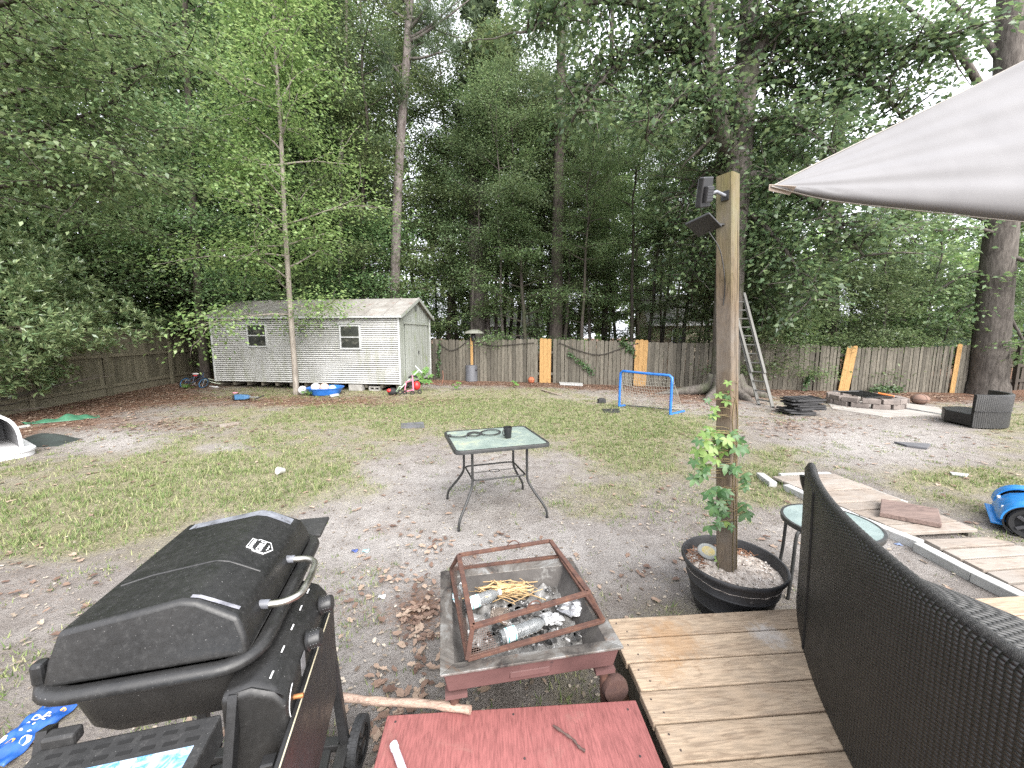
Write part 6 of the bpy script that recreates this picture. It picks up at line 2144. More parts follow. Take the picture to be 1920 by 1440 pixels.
# ---------------------------------------------------------------- round side table
RC = Vector((2.15, 2.457, 0))
rt = thing("side_table", "low round glass side table with a black rim half hidden by the wicker sofa", "table", RC)
RZ = .505
k = MB(); k.lathe([(.002, -.004), (.262, -.004), (.262, .002), (.002, .0025)], 48, (0, 0, RZ)); k.build("glass_top", M_tglass("frosted_glass", (.20, .25, .245), (.14, .18, .175), (.23, .27, .25)), rt)
k = MB(); k.lathe([(.258, -.03), (.276, -.03), (.280, -.004), (.278, .004), (.262, .005), (.262, -.004)], 48, (0, 0, RZ), cap0=False, cap1=False); k.build("rim", M_FRAME, rt, smooth=50)
for a in (R(196), R(106), R(-74), R(16)):
    k = MB(); ca_, sa_ = math.cos(a), math.sin(a)
    k.tube(bez([(.18 * ca_, .18 * sa_, RZ - .028), (.265 * ca_, .265 * sa_, RZ - .032), (.296 * ca_, .296 * sa_, RZ - .07), (.305 * ca_, .305 * sa_, .2), (.32 * ca_, .32 * sa_, 0)], 5), .011, 10)
    k.build("leg", M_FRAME, rt, smooth=60)

# ---------------------------------------------------------------- wicker sofa
def M_wicker(name, base=.008, hi=.026, wu=.0165, hv=.0125):
    m, t, b = new_mat(name)
    uv = nd(t, "ShaderNodeUVMap"); sx = nd(t, "ShaderNodeSeparateXYZ"); t.links.new(uv.outputs[0], sx.inputs[0])
    colm = math_n(t, 'DIVIDE', sx.outputs[0], wu); fl = math_n(t, 'FLOOR', colm)
    half = math_n(t, 'MULTIPLY', math_n(t, 'MODULO', math_n(t, 'ABSOLUTE', fl), 2.0), .5)
    cu = math_n(t, 'FRACT', colm)
    row = math_n(t, 'ADD', math_n(t, 'DIVIDE', sx.outputs[1], hv), half)
    su = math_n(t, 'SINE', math_n(t, 'MULTIPLY', cu, math.pi))
    sv = math_n(t, 'SINE', math_n(t, 'MULTIPLY', math_n(t, 'FRACT', row), math.pi))
    hgt = math_n(t, 'MULTIPLY', math_n(t, 'POWER', math_n(t, 'MAXIMUM', su, .001), .6), math_n(t, 'POWER', math_n(t, 'MAXIMUM', sv, .001), .6))
    n = tex_noise(t, coords(t), 9, 6, .7); n2 = tex_noise(t, coords(t), 90, 3, .6)
    col = ramp(t, hgt, [(.15, (.003, .003, .003)), (.5, (base, base * .97, base * .93)), (1.0, (hi, hi * .97, hi * .93))])
    col = mix(t, ramp(t, n, [(.45, 0.), (.8, .4)]), col, (.045, .041, .036))
    t.links.new(col, b.inputs["Base Color"])
    t.links.new(ramp(t, n2, [(.3, .32), (.7, .55)]), b.inputs["Roughness"])
    bump(t, b, hgt, 1.0, .006)
    return m
M_WICK = M_wicker("dark_wicker")
def uv_loft(name, rings, mat, parent, us, closed_v=True, smooth=50):
    """rings[i][j]: points along the path i, round the section j. UV in metres."""
    n, m_ = len(rings), len(rings[0])
    vs = [p for r_ in rings for p in r_]
    fs, uvs = [], []
    # length round the section taken on the first ring
    ln = [0.0]
    for j in range(m_): ln.append(ln[-1] + (Vector(rings[0][(j + 1) % m_]) - Vector(rings[0][j])).length)
    for i in range(n - 1):
        for j in range(m_ if closed_v else m_ - 1):
            j2 = (j + 1) % m_
            fs.append((i * m_ + j, (i + 1) * m_ + j, (i + 1) * m_ + j2, i * m_ + j2))
            uvs += [(us[i], ln[j]), (us[i + 1], ln[j]), (us[i + 1], ln[j + 1]), (us[i], ln[j + 1])]
    if closed_v:
        for i, rev in ((0, True), (n - 1, False)):
            f = tuple(i * m_ + j for j in range(m_))
            fs.append(f[::-1] if rev else f)
            uvs += [(0.31 * k, .17 * k) for k in range(m_)]
    me = bpy.data.meshes.new(name); me.from_pydata(vs, [], fs); me.update()
    l = me.uv_layers.new(name="UVMap")
    l.data.foreach_set("uv", np.array(uvs, dtype=np.float32).ravel())
    me.materials.append(mat)
    me.polygons.foreach_set("use_smooth", [True] * len(me.polygons)); me.set_sharp_from_angle(angle=R(smooth))
    return obj(name, me, parent)
sofa = thing("wicker_sofa", "curved dark brown wicker sofa on the deck, its tall woven back turned to the viewer", "sofa")
SPATH = [(1.66, 2.07), (1.545, 1.90), (1.43, 1.70), (1.335, 1.50), (1.25, 1.27), (1.185, 1.05), (1.145, .85), (1.13, .62), (1.145, .38), (1.20, .12), (1.31, -.15), (1.47, -.4)]
sc_ = bez([(x_, y_, 0) for x_, y_ in SPATH], 6)
us = [0.0]
for a, b in zip(sc_[:-1], sc_[1:]): us.append(us[-1] + (b - a).length)
def nrm_at(i):
    d = (sc_[min(i + 1, len(sc_) - 1)] - sc_[max(i - 1, 0)]).normalized()
    return Vector((-d.y, d.x, 0))            # towards the seat (+x side)
SZT = lambda u: 1.038 - .006 * min(1, u / .8)
rings = []
for i, p in enumerate(sc_):
    nn = nrm_at(i)
    zt = SZT(us[i]); zb = ZD + .008
    out_top = nn * -.02
    th = .055
    sec = []
    for k in range(9): sec.append(p + out_top * (k / 8) ** 1.5 + Vector((0, 0, zb + (zt - .02 - zb) * k / 8)))
    sec.append(p + out_top + nn * .012 + Vector((0, 0, zt)))
    sec.append(p + out_top + nn * (th - .012) + Vector((0, 0, zt)))
    for k in range(5): sec.append(p + out_top * (1 - k / 4) + nn * th + Vector((0, 0, zt - .02 + (zb - zt + .02) * k / 4)))
    rings.append([tuple(v) for v in sec])
uv_loft("backrest", rings, M_WICK, sofa, us)
# braided edge along the top and the upright seam
eb = MB()
top = [Vector(r_[9]) + (Vector(r_[10]) - Vector(r_[9])) * .5 for r_ in rings]
for ph in (0,):
    fine = bez(top, 5)
    eb.tube([p + Vector((0, 0, -.004)) for p in fine], [.0185 + .0012 * math.sin(i * 2.1) for i in range(len(fine))], 10)
eb.build("top_braid", M_plain("wicker_braid", (.024, .023, .021), (.009, .009, .009), 60, rough=.36, bmp=.9, bdist=.008), sofa, smooth=70)
i0 = min(range(len(us)), key=lambda i: abs(us[i] - .40))
sm_ = MB()
for off in (-.006, .006):
    j = i0
    dv_ = (sc_[j + 1] - sc_[j]).normalized() * off
    sm_.tube([Vector(rings[j][k]) + dv_ - nrm_at(j) * .001 for k in range(9)], .0045, 6)
sm_.build("seam", M_plain("seam_dark", (.006, .006, .006), rough=.6), sofa, smooth=60)
em = MB(); em.tube([Vector(rings[0][k]).lerp(Vector(rings[0][15 - k if k < 9 else k]), .5) + Vector((.0, .004, 0)) for k in range(0, 9)], .026, 8, flat=.6); em.build("end_roll", M_WICK, sofa, smooth=60)
# seat: woven crescent inside the curve
nseg = len(sc_)
def seat_pt(i, f): 
    w_ = .66 * math.sqrt(min(1, max(.02, us[i] - .02) / .32))
    return sc_[i] + nrm_at(i) * (.055 + w_ * f)
SEAT = .60
rings = []
for i in range(2, nseg):
    sec = []
    for k in range(9):
        f = k / 8
        q = seat_pt(i, f); sec.append((q.x, q.y, SEAT + .012 * math.sin(f * 3.1)))
    q = seat_pt(i, 1.02); sec.append((q.x, q.y, SEAT - .03))
    q = seat_pt(i, .99); sec.append((q.x, q.y, ZD + .03))
    q = seat_pt(i, .0); sec.append((q.x, q.y, ZD + .03))
    rings.append(sec)
uv_loft("seat", rings, M_wicker("seat_wicker", .022, .085, .024, .016), sofa, us[2:], smooth=60)  # lighter strand tops put the weave's sheen into the seat colour

# ---------------------------------------------------------------- shade cloth
def M_cloth():
    m, t, b = new_mat("pale_shade_cloth")
    v = coords(t)
    n = tex_noise(t, v, 300, 3, .6); n2 = tex_noise(t, v, 2.2, 5, .6)
    col = ramp(t, n2, [(.35, (.178, .175, .179)), (.65, (.20, .197, .201))])
    t.links.new(col, b.inputs["Base Color"]); b.inputs["Roughness"].default_value = .9; b.inputs["Specular IOR Level"].default_value = .1
    tr = nd(t, "ShaderNodeBsdfTranslucent"); t.links.new(col, tr.inputs["Color"])
    ms_ = nd(t, "ShaderNodeMixShader"); ms_.inputs[0].default_value = .12
    bump(t, b, n, .25, .002)
    t.links.new(b.outputs[0], ms_.inputs[1]); t.links.new(tr.outputs[0], ms_.inputs[2])
    t.links.new(ms_.outputs[0], t.nodes["Material Output"].inputs["Surface"])
    return m
M_CLOTH = M_cloth()
sail = thing("shade_canopy", "pale grey fabric shade canopy whose pointed corner reaches toward the timber post", "canopy")
T0 = at_y(1446, 350, 2.32)
PA = [T0, at_y(1560, 376, 2.36), at_y(1740, 397, 2.45), at_y(1920, 416, 2.55), at_y(2200, 440, 2.75)]        # lower edge, farther side
PB = [T0, at_y(1560, 292, 2.46), at_y(1740, 204, 2.66), at_y(1920, 114, 2.9), at_y(2240, -50, 3.3)]       # upper edge, nearer side
ca_c, cb_c = bez(PA, 10), bez(PB, 10)
NW = 44
sm2 = MB()
vs = []
for i, (a, b) in enumerate(zip(ca_c, cb_c)):
    s_ = i / (len(ca_c) - 1)
    for j in range(NW + 1):
        w = j / NW
        p = a.lerp(b, w)
        bulge = .21 * s_ ** .8 * math.sin(math.pi * w ** .52) * (1 - .5 * w)          # the panel billows over its lower edge
        fold = .020 * s_ ** .7 * math.sin(w * 19 + .8 * math.sin(s_ * 4)) * (1 - w) ** .5 + .008 * s_ * math.sin(w * 43 + s_ * 3)
        pucker = .006 * math.sin(s_ * 60 + w * 30) * math.exp(-((w - .10) / .05) ** 2) * math.exp(-((s_ - .2) / .16) ** 2)
        vs.append(p + Vector((-.1, -.80, .22)) * (bulge + fold * .9 + pucker))
W1 = NW + 1
fs = [(i * W1 + j, i * W1 + j + 1, (i + 1) * W1 + j + 1, (i + 1) * W1 + j) for i in range(len(ca_c) - 1) for j in range(NW)]
sm2.add(vs, fs)
sm2.build("cloth", M_CLOTH, sail, smooth=70, solid=.002)
hm_ = MB(); hm_.tube([p + Vector((0, 0, .0)) for p in ca_c], .006, 6, flat=.6); hm_.tube([p for p in cb_c], .006, 6, flat=.6)
hm_.build("hem", M_plain("hem_cloth", (.30, .275, .25), (.25, .23, .2), 30, rough=.95), sail, smooth=60)
tab_ = MB(); tab_.add([T0 + Vector((-.012, 0, .012)), T0 + Vector((.13, -.02, -.005)), T0 + Vector((.13, .03, -.035)), T0 + Vector((-.006, .012, -.016))], [(0, 1, 2, 3)])
tab_.build("corner_patch", M_plain("hem_brown", (.36, .30, .25), rough=.95), sail, solid=.004)
# ---------------------------------------------------------------- things about the yard
M_BLUEP = M_plain("blue_plastic", (.03, .17, .55), (.02, .12, .42), 8, rough=.35, bmp=.03)
M_CYANB = M_plain("bright_blue_plastic", (.03, .23, .60), (.02, .18, .48), 6, rough=.3, bmp=.02)
M_RUBR = M_plain("black_rubber", (.018, .018, .019), rough=.8, bmp=.1)
M_REDP = M_plain("red_plastic", (.50, .03, .03), rough=.4, bmp=0)
M_PINK = M_plain("pink_plastic", (.62, .22, .30), rough=.4, bmp=0)
M_LIME = M_plain("pale_green_metal", (.42, .55, .40), rough=.4, bmp=0)
M_STEEL = M_plain("dull_steel", (.42, .43, .43), (.28, .28, .28), 12, rough=.45, metal=.6, bmp=.05)
def torus(c, r_, th, axis='Y', n=28, M=None):
    pts = []
    for k in range(n):
        a = 2 * math.pi * k / n
        p = {'Y': (r_ * math.cos(a), 0, r_ * math.sin(a)), 'X': (0, r_ * math.cos(a), r_ * math.sin(a)), 'Z': (r_ * math.cos(a), r_ * math.sin(a), 0)}[axis]
        p = Vector(p)
        if M is not None: p = M @ p
        pts.append(p + Vector(c))
    return pts

# football goal
GL, GR = g(1161, 763), g(1256.5, 779)
gd = (GR - GL); gw = gd.length; gd.normalize()
gb = Vector((-gd.y, gd.x, 0))
if gb.x < 0: gb = -gb
GH, GD_ = .88, .62
goal = thing("goal", "small blue framed goal with a sagging cream net standing in the grass", "goal")
L0, R0 = GL.copy(), GR.copy(); L0.z = R0.z = .02
up = Vector((0, 0, GH))
fr = MB()
fr.tube(bez([L0, L0 + up * .5, L0 + up * .94 + gd * .01], 3) + bez([L0 + up + gd * .07, L0 + up + gd * gw * .5 + Vector((0, 0, -.012)), R0 + up * .985 - gd * .07], 4) + bez([R0 + up * .93, R0 + up * .5, R0], 3), .03, 10)
fr.build("front_frame", M_BLUEP, goal, smooth=60)
LB, RB = L0 + gb * .2 + gd * .02, R0 + gb * GD_
b2 = MB(); b2.tube([R0, RB], .028, 10); b2.build("side_bar", M_BLUEP, goal, smooth=60)
b2 = MB(); b2.tube([L0, LB], .028, 10); b2.build("side_bar", M_BLUEP, goal, smooth=60)
b2 = MB(); b2.tube(bez([LB, LB.lerp(RB, .5) + Vector((0, 0, .015)), RB], 6), .010, 8); b2.build("rear_strap", M_plain("navy_strap", (.02, .03, .06), rough=.8), goal, smooth=60)
net = MB()
NU, NV = 21, 14
def net_pt(u, v):
    a = L0.lerp(R0, u) + up * .97; b = LB.lerp(RB, u)
    p = a.lerp(b, v)
    sag = .14 * math.sin(math.pi * v) * (.6 + .5 * math.sin(math.pi * u))
    return p + gb * (.04 * math.sin(math.pi * v)) + Vector((0, 0, -sag)) 
for i in range(NU + 1):
    net.tube([net_pt(i / NU, j / NV) + Vector((0, 0, .006 * math.sin(i * 3 + j))) for j in range(NV + 1)], .0034, 4, caps=False)
for j in range(NV + 1):
    net.tube([net_pt(i / NU, j / NV) + Vector((0, 0, .010 * math.sin(i * 2.2 + j * 1.3))) for i in range(NU + 1)], .0034, 4, caps=False)
for (p, q) in ((R0, RB), (L0, LB)):
    for j in range(12):
        f = j / 12
        net.tube([p + up * .95 * (1 - f), q.lerp(p + up * .95, .5 * (1 - f)) + Vector((0, 0, 0))], .003, 4, caps=False)
net.build("net", M_plain("cream_net", (.40, .385, .34), (.30, .285, .25), 20, rough=.9, bmp=0), goal)

# ladder against the oak
lad = thing("ladder", "aluminium extension ladder leaning against the big forked oak", "ladder")
FR_, FL_ = g(1449, 765), g(1423, 760)
TPR = at_y(1391, 540, 10.75); TPL = at_y(1364, 541, 10.88)
EX = .9
def rail(a, b, w, h): MB().bar(a, b, w, h, (1, 0, 0)).build("rail", M_STEEL_L, lad, bevel=.004)
M_STEEL_L = M_plain("weathered_aluminium", (.15, .147, .135), (.09, .088, .08), 10, (1, 1, .3), rough=.7, metal=.1, bmp=.1)
tr_, tl_ = FR_ + (TPR - FR_) * EX, FL_ + (TPL - FL_) * EX
rail(FR_, tr_, .03, .075); rail(FL_, tl_, .03, .075)
off = Vector((.0, -.05, .0)); s2 = .30
rail(FR_.lerp(tr_, s2) + off, tr_ + (tr_ - FR_) * .06 + off, .026, .065); rail(FL_.lerp(tl_, s2) + off + (FR_ - FL_).normalized() * .03, tl_ + (tl_ - FL_) * .06 + off + (FR_ - FL_).normalized() * .03, .026, .065)
for i in range(1, 13):
    f = i / 12 - .03
    MB().tube([FR_.lerp(tr_, f), FL_.lerp(tl_, f)], .02, 8).build("rung", M_STEEL_L, lad, smooth=60)
for p in (FR_, FL_): MB().box((p.x, p.y, .02), (.05, .09, .04)).build("foot", M_RUBR, lad, bevel=.006)

# stack of black slabs
SC = g(1515, 781)
M_SLATE = M_plain("black_slab", (.035, .034, .036), (.018, .018, .019), 8, rough=.6, bmp=.4, spots=(.09, .085, .08), spot_scale=14, spot_at=.62)
NM = ["lowest", "second lowest", "third from the bottom", "fourth from the bottom", "fifth from the bottom", "fourth from the top", "third from the top", "second from the top", "topmost"]
z = .0
for i in range(9):
    w_, d_ = rnd.uniform(.5, .6), rnd.uniform(.42, .5)
    ox = (-.10 if i < 3 else .06 if i < 6 else .0) + rnd.gauss(0, .03)
    mbx = MB()
    mbx.box((0, 0, .012), (w_, d_, .022))
    for (dx, dy, sx, sy) in ((0, d_ / 2, w_, .03), (0, -d_ / 2, w_, .03), (w_ / 2, 0, .03, d_), (-w_ / 2, 0, .03, d_)):
        mbx.box((dx, dy, .018), (sx, sy, .036))
    for k in range(4): mbx.box((-w_ / 2 + w_ * (k + .5) / 4, 0, .026), (.012, d_ * .9, .012))
    o = mbx.build("slab", M_SLATE, bevel=.004, loc=(SC.x + ox, SC.y + .2 + rnd.gauss(0, .02), z))
    o.rotation_euler = (R(rnd.gauss(0, 1.6)), R(rnd.gauss(0, 1.8)), R(rnd.uniform(-14, 14)))
    tag(o, "black ribbed slab, " + NM[i] + " of the crooked stack near the stone fire ring", "slab", "black slabs in the crooked stack")
    z += .044

# stone fire ring
M_STONE = M_plain("grey_brown_block", (.23, .195, .175), (.13, .11, .10), 7, rough=.95, bmp=.7, per_object=True, spots=(.07, .06, .055), spot_scale=12, spot_at=.6)
CR = Vector((8.95, 9.62, 0))
slabp = [g(1548, 752), g(1600, 744), g(1760, 766), g(1775, 780), g(1655, 783), g(1560, 768)]
cs_ = MB(); cs_.prism([(p.x, p.y) for p in slabp], -.02, .03)
o = cs_.build("concrete_pad", M_plain("old_concrete", (.33, .31, .285), (.24, .22, .20), 3, rough=.95, bmp=.3, spots=(.15, .12, .09), spot_scale=7, spot_at=.6), bevel=.008)
tag(o, "flat pale concrete pad under and beside the stone fire ring", "pad", kind="structure")
NB = 12
def ring_block(r_, w_, h_, dp_):
    q = MB(); q.add([(-w_ / 2, -dp_ / 2, 0), (w_ / 2, -dp_ / 2, 0), (w_ * .36, dp_ / 2, 0), (-w_ * .36, dp_ / 2, 0), (-w_ / 2, -dp_ / 2, h_), (w_ / 2, -dp_ / 2, h_), (w_ * .36, dp_ / 2, h_), (-w_ * .36, dp_ / 2, h_)],
                    [(3, 2, 1, 0), (4, 5, 6, 7), (0, 1, 5, 4), (1, 2, 6, 5), (2, 3, 7, 6), (3, 0, 4, 7)]); return q
first = None
for c_ in range(2):
    for k in range(NB):
        a = 2 * math.pi * (k + .5 * c_) / NB + .2
        if first is None:
            o = ring_block(.66, .335, .115, .2).build("ring_block", M_STONE, bevel=.012); first = o
        else:
            o = first.copy(); COL.objects.link(o)
        rr = .66 + rnd.gauss(0, .008)
        o.location = (CR.x + rr * math.cos(a), CR.y + rr * math.sin(a), .03 + .117 * c_)
        o.rotation_euler = (0, 0, a + math.pi / 2 + R(rnd.gauss(0, 2.5)))
        tag(o, "rough grey-brown block in the %s course of the round stone fire ring" % ("upper" if c_ else "lower"), "block", "fire ring blocks, %s course" % ("upper" if c_ else "lower"))
gr_ = thing("fire_grate", "black metal grate with an orange grip lying across the stone fire ring", "grate", (CR.x - .12, CR.y - .1, .285), R(12))
q = MB()
for i in range(12): q.tube([(-.42 + i * .07, -.35, .0), (-.42 + i * .07, .35, .05)], .008, 6)
q.tube([(-.44, -.35, 0), (.40, -.35, 0)], .012, 6); q.tube([(-.44, .35, .05), (.40, .35, .05)], .012, 6)
q.tube([(-.6, .3, .07), (.1, .2, .06)], .012, 6)
q.build("bars", M_BLKP, gr_, smooth=60)
q = MB(); q.tube([(.30, -.1, .05), (.43, -.36, .0)], .022, 8); q.build("grip", M_plain("orange_grip", (.62, .17, .03), rough=.5), gr_, smooth=60)
rd = MB(); a, b = g(1680, 762, .05), g(1764, 777, .03); rd.tube([a, b], .018, 8)
rod = thing("metal_pole", "long pale metal pole lying on the concrete pad beside the stone fire ring", "pole")
rd.build("shaft", M_STEEL, rod, smooth=60)
rd = MB(); rd.tube([b, b + (b - a).normalized() * .12], .024, 8); rd.build("end_grip", M_plain("green_grip", (.16, .30, .20), rough=.6), rod, smooth=60)

# balls
def ball_thing(name, label, px, py, r_, mat, sc=(1, 1, 1), cat="ball", seam=True):
    p = g(px, py); q = MB(); q.ball((0, 0, r_ * sc[2]), r_, 22, 14, sc)
    t = thing(name, label, cat, p)
    q.build("skin", mat, t, smooth=80)
    if seam:
        s_ = MB()
        for ax_ in ('X', 'Y', 'Z'):
            s_.tube([Vector((v.x * sc[0], v.y * sc[1], v.z * sc[2] + r_ * sc[2])) for v in torus((0, 0, 0), r_ * 1.0, .003, ax_, 30)], .004, 5, closed=True)
        s_.build("seams", M_RUBR, t)
    return t
ball_thing("basketball", "orange basketball lying at the foot of the far fence", 996, 719, .125, M_plain("orange_rubber", (.42, .13, .06), (.33, .10, .05), 30, rough=.8, bmp=.3))
ball_thing("old_ball", "faded brown half-deflated ball lying near the thick corner tree", 1724, 758, .17, M_plain("faded_brown_ball", (.20, .125, .095), (.14, .085, .065), 8, rough=.85), (1.15, 1, .78))
# far curved wicker bench
bn = thing("wicker_bench", "black curved wicker bench section standing alone near the thick corner tree", "bench")
M_WICK2 = M_wicker("black_wicker_far", .005, .012, .03, .02)
pth = bez([(8.69, 7.1, 0), (8.98, 7.02, 0), (9.28, 7.06, 0), (9.55, 7.22, 0), (9.72, 7.5, 0), (9.78, 7.75, 0)], 5)
us2 = [0.0]
for a, b in zip(pth[:-1], pth[1:]): us2.append(us2[-1] + (b - a).length)
rings = []
for i, p in enumerate(pth):
    d = (pth[min(i + 1, len(pth) - 1)] - pth[max(0, i - 1)]).normalized(); nn = Vector((-d.y, d.x, 0))
    rings.append([tuple(p + nn * o + Vector((0, 0, z))) for (o, z) in ((0, .03), (0, .33), (-.015, .64), (0, .66), (.05, .66), (.06, .64), (.06, .03))])
uv_loft("backrest", rings, M_WICK2, bn, us2)
q = MB(); q.prism([(8.70, 7.13), (8.80, 7.68), (9.1, 8.0), (9.5, 8.05), (9.72, 7.78), (9.66, 7.5), (9.5, 7.27), (9.26, 7.12), (8.98, 7.08)], .05, .27)
q.build("seat", M_plain("black_weave_flat", (.012, .012, .0125), (.008, .008, .008), 40, rough=.5, bmp=.5), bn, bevel=.012)
q = MB(); q.tube([(8.69, 7.09, .345), (9.0, 7.01, .345), (9.3, 7.05, .345), (9.56, 7.21, .345)], .008, 6); q.build("seam", M_RUBR, bn)
for (x_, y_) in ((8.78, 7.16), (9.6, 7.4), (8.9, 7.66), (9.6, 7.8)): MB().box((x_, y_, .025), (.04, .04, .05)).build("leg", M_BLKP, bn)

# toy car
tc0 = g(1872, 972); car = thing("toy_car", "bright blue ride-on toy car with black spoked wheels, only its nose in view", "toy car", (g(1908, 1008).x + .20, g(1908, 1008).y + .28, 0), R(-47))
cb = MB()
secs = []
def car_ring(x_, hw_, zb, zt, tuck=.8): return [(x_, -hw_, zb), (x_, -hw_ * 1.0, zb + (zt - zb) * .55), (x_, -hw_ * tuck, zt), (x_, 0, zt + .015), (x_, hw_ * tuck, zt), (x_, hw_, zb + (zt - zb) * .55), (x_, hw_, zb)]
for (x_, hw_, zb, zt) in ((-.045, .22, .09, .13), (-.02, .25, .08, .19), (.05, .27, .09, .245), (.22, .28, .12, .30), (.42, .28, .11, .33), (.60, .27, .10, .32), (.85, .28, .12, .35), (1.02, .26, .14, .34), (1.10, .22, .18, .30)):
    secs.append(car_ring(x_, hw_, zb, zt))
cb.loft(secs)
cb.build("body", M_CYANB, car, smooth=40, bevel=.008)
q = MB(); q.box((-.045, 0, .07), (.08, .56, .02)); q.build("front_splitter", M_CYANB, car, bevel=.006)
q = MB(); q.box((.52, 0, .37), (.34, .36, .03)); q.build("cockpit", M_BLKP, car, bevel=.01)
q = MB(); q.add([(.30, -.22, .37), (.30, .22, .37), (.40, .2, .50), (.40, -.2, .50)], [(0, 1, 2, 3)]); q.build("windscreen", M_DGLASS, car, solid=.006)
for (x_, sy) in ((.13, -1), (.13, 1), (.88, -1), (.88, 1)):
    Mx = Matrix.Translation((x_, sy * .285, .135)) @ Matrix.Rotation(R(90), 4, 'X')
    aw = MB(); aw.lathe([(.148, -.055), (.148, .045), (.159, .045), (.159, -.055)], 28, M=Mx, cap0=False, cap1=False); aw.build("wheel_arch", M_BLKP, car, smooth=40)
    fe = MB(); fe.loft([[(x_ + r_ * math.cos(a), sy * yy, .135 + r_ * math.sin(a)) for (r_, yy) in ((.160, .2), (.172, .2), (.176, .33), (.172, .345), (.160, .345))] for a in [math.pi * (i / 16) for i in range(17)]]); fe.build("fender", M_CYANB, car, smooth=50)
    w = MB(); w.lathe([(.095, -.05), (.125, -.055), (.135, -.04), (.135, .04), (.125, .055), (.095, .05), (.09, .03)], 32, M=Mx); wo = w.build("wheel", M_RUBR, car, smooth=40)
    r_ = MB(); r_.lathe([(.02, .052), (.03, .056), (.005, .06)], 14, M=Mx)
    r_.lathe([(.02, -.052), (.03, -.056), (.005, -.06)], 14, M=Mx)
    r_.lathe([(.02, -.055), (.02, .055)], 12, M=Mx)
    for s_ in (1, -1):
        for k in range(5):
            Mt = Mx @ Matrix.Rotation(2 * math.pi * k / 5, 4, 'Z'); r_.box((.052, 0, s_ * .053), (.09, .026, .012), M=Mt)
    r_.build("rim", M_plain("dark_wheel_rim", (.06, .06, .065), rough=.35, bmp=0), wo, bevel=.002)
for sy in (-1, 1):
    q = MB(); q.box((-.0, sy * .17, .19), (.05, .09, .03)); q.build("headlight", M_plain("clear_lamp", (.7, .72, .75), rough=.15, bmp=0), car, bevel=.006)

# paddling pool and its balls
pc = g(602, 741); pc.y += .35
pool = thing("paddling_pool", "shallow blue plastic paddling pool by the slender tree, holding pale balls", "pool", (pc.x + .02, pc.y - .1, 0))
q = MB(); q.lathe([(.36, 0), (.40, .01), (.50, .19), (.53, .20), (.53, .215), (.49, .21), (.39, .03), (.002, .025)], 40); q.build("shell", M_BLUEP, pool, smooth=40)
M_BALLS = [M_plain("white_ball", (.62, .62, .64), rough=.5, bmp=0), M_plain("pale_pink_ball", (.60, .42, .36), rough=.5, bmp=0), M_plain("light_blue_ball", (.42, .56, .70), rough=.5, bmp=0)]
for i, (dx, dy, r_, mi, lb_) in enumerate(((-.62, -.1, .13, 0, "white ball on the ground beside the blue pool by the slender tree"), (-.3, .05, .14, 0, "big white ball inside the blue pool, nearest the slender tree"), (-.02, .02, .14, 1, "pale pinkish ball in the middle of the blue pool"), (.22, .03, .11, 2, "light blue ball inside the blue pool"), (.36, -.08, .07, 2, "smallest pale blue ball inside the blue pool"))):
    q = MB(); q.ball((0, 0, 0), r_, 18, 12); o = q.build("ball", M_BALLS[mi], smooth=80, loc=(pc.x + dx, pc.y + dy - .1, (.03 if i else 0) + r_ + (.02 if i else 0)))
    tag(o, lb_, "ball", "balls in and by the paddling pool")

# patio heater
hp = g(883, 716); hp.y += .25
ht = thing("patio_heater", "patio heater with a dull dish hood on a black post and grey gas drum", "heater", (hp.x, hp.y, 0))
q = MB(); q.lathe([(.24, 0), (.25, .02), (.235, .05), (.235, .60), (.225, .62), (.05, .64)], 28); q.build("gas_drum", M_plain("grey_drum", (.10, .105, .115), (.07, .07, .08), 8, rough=.6), ht, smooth=40)
q = MB(); q.tube([(.09, 0, .62), (.09, 0, 1.62)], .032, 12); q.build("pole", M_RUBR, ht, smooth=60)
q = MB(); q.lathe([(.06, 1.55), (.085, 1.58), (.085, 1.80), (.06, 1.83)], 18, (.09, 0, 0)); q.build("burner", M_plain("burner_steel", (.05, .05, .05), rough=.5, metal=.4), ht, smooth=40)
q = MB(); q.lathe([(.38, 1.84), (.385, 1.85), (.30, 1.93), (.12, 1.99), (.02, 2.0)], 36, (.12, 0, 0), cap0=False); q.build("hood", M_plain("dull_alloy_hood", (.24, .24, .205), (.17, .17, .145), 5, rough=.6, metal=.2), ht, smooth=50, solid=.006)
q = MB(); q.ball((.2, -.18, .45), .03, 8, 6); q.build("valve", M_RUBR, ht)

# doghouse at the edge
DH = g(8, 868); AX = R(-52)
dh = thing("dog_house", "white plastic igloo dog house with a dark open mouth at the edge of the yard", "dog house", (-7.78, 5.42, 0), R(-30))
# local +x: mouth direction
def arch(hw_, h_, x_, n=16, base=.10):
    pts = [(x_, -hw_ * 1.02, base)]
    for k in range(n + 1):
        a = math.pi * k / n
        c_, s_ = math.cos(a), math.sin(a)
        pts.append((x_, -hw_ * math.copysign(abs(c_) ** .75, c_), base + (h_ - base) * abs(s_) ** .6 * 1.0))
    pts.append((x_, hw_ * 1.02, base))
    return pts
M_DHW = M_plain("white_plastic_shell", (.66, .66, .67), (.54, .54, .55), 5, rough=.5, bmp=.05, spots=(.40, .39, .37), spot_scale=9, spot_at=.62)
M_DHI = M_plain("grey_inside", (.16, .16, .165), (.11, .11, .115), 4, rough=.6, bmp=.05)
q = MB(); q.loft([arch(.36, .66, .42), arch(.365, .665, .36), arch(.36, .66, .15), arch(.36, .66, -.05), arch(.37, .66, -.4), arch(.34, .62, -.7), arch(.25, .5, -.85), arch(.08, .3, -.9)], False, False, False)
q.build("shell", M_DHW, dh, smooth=50)
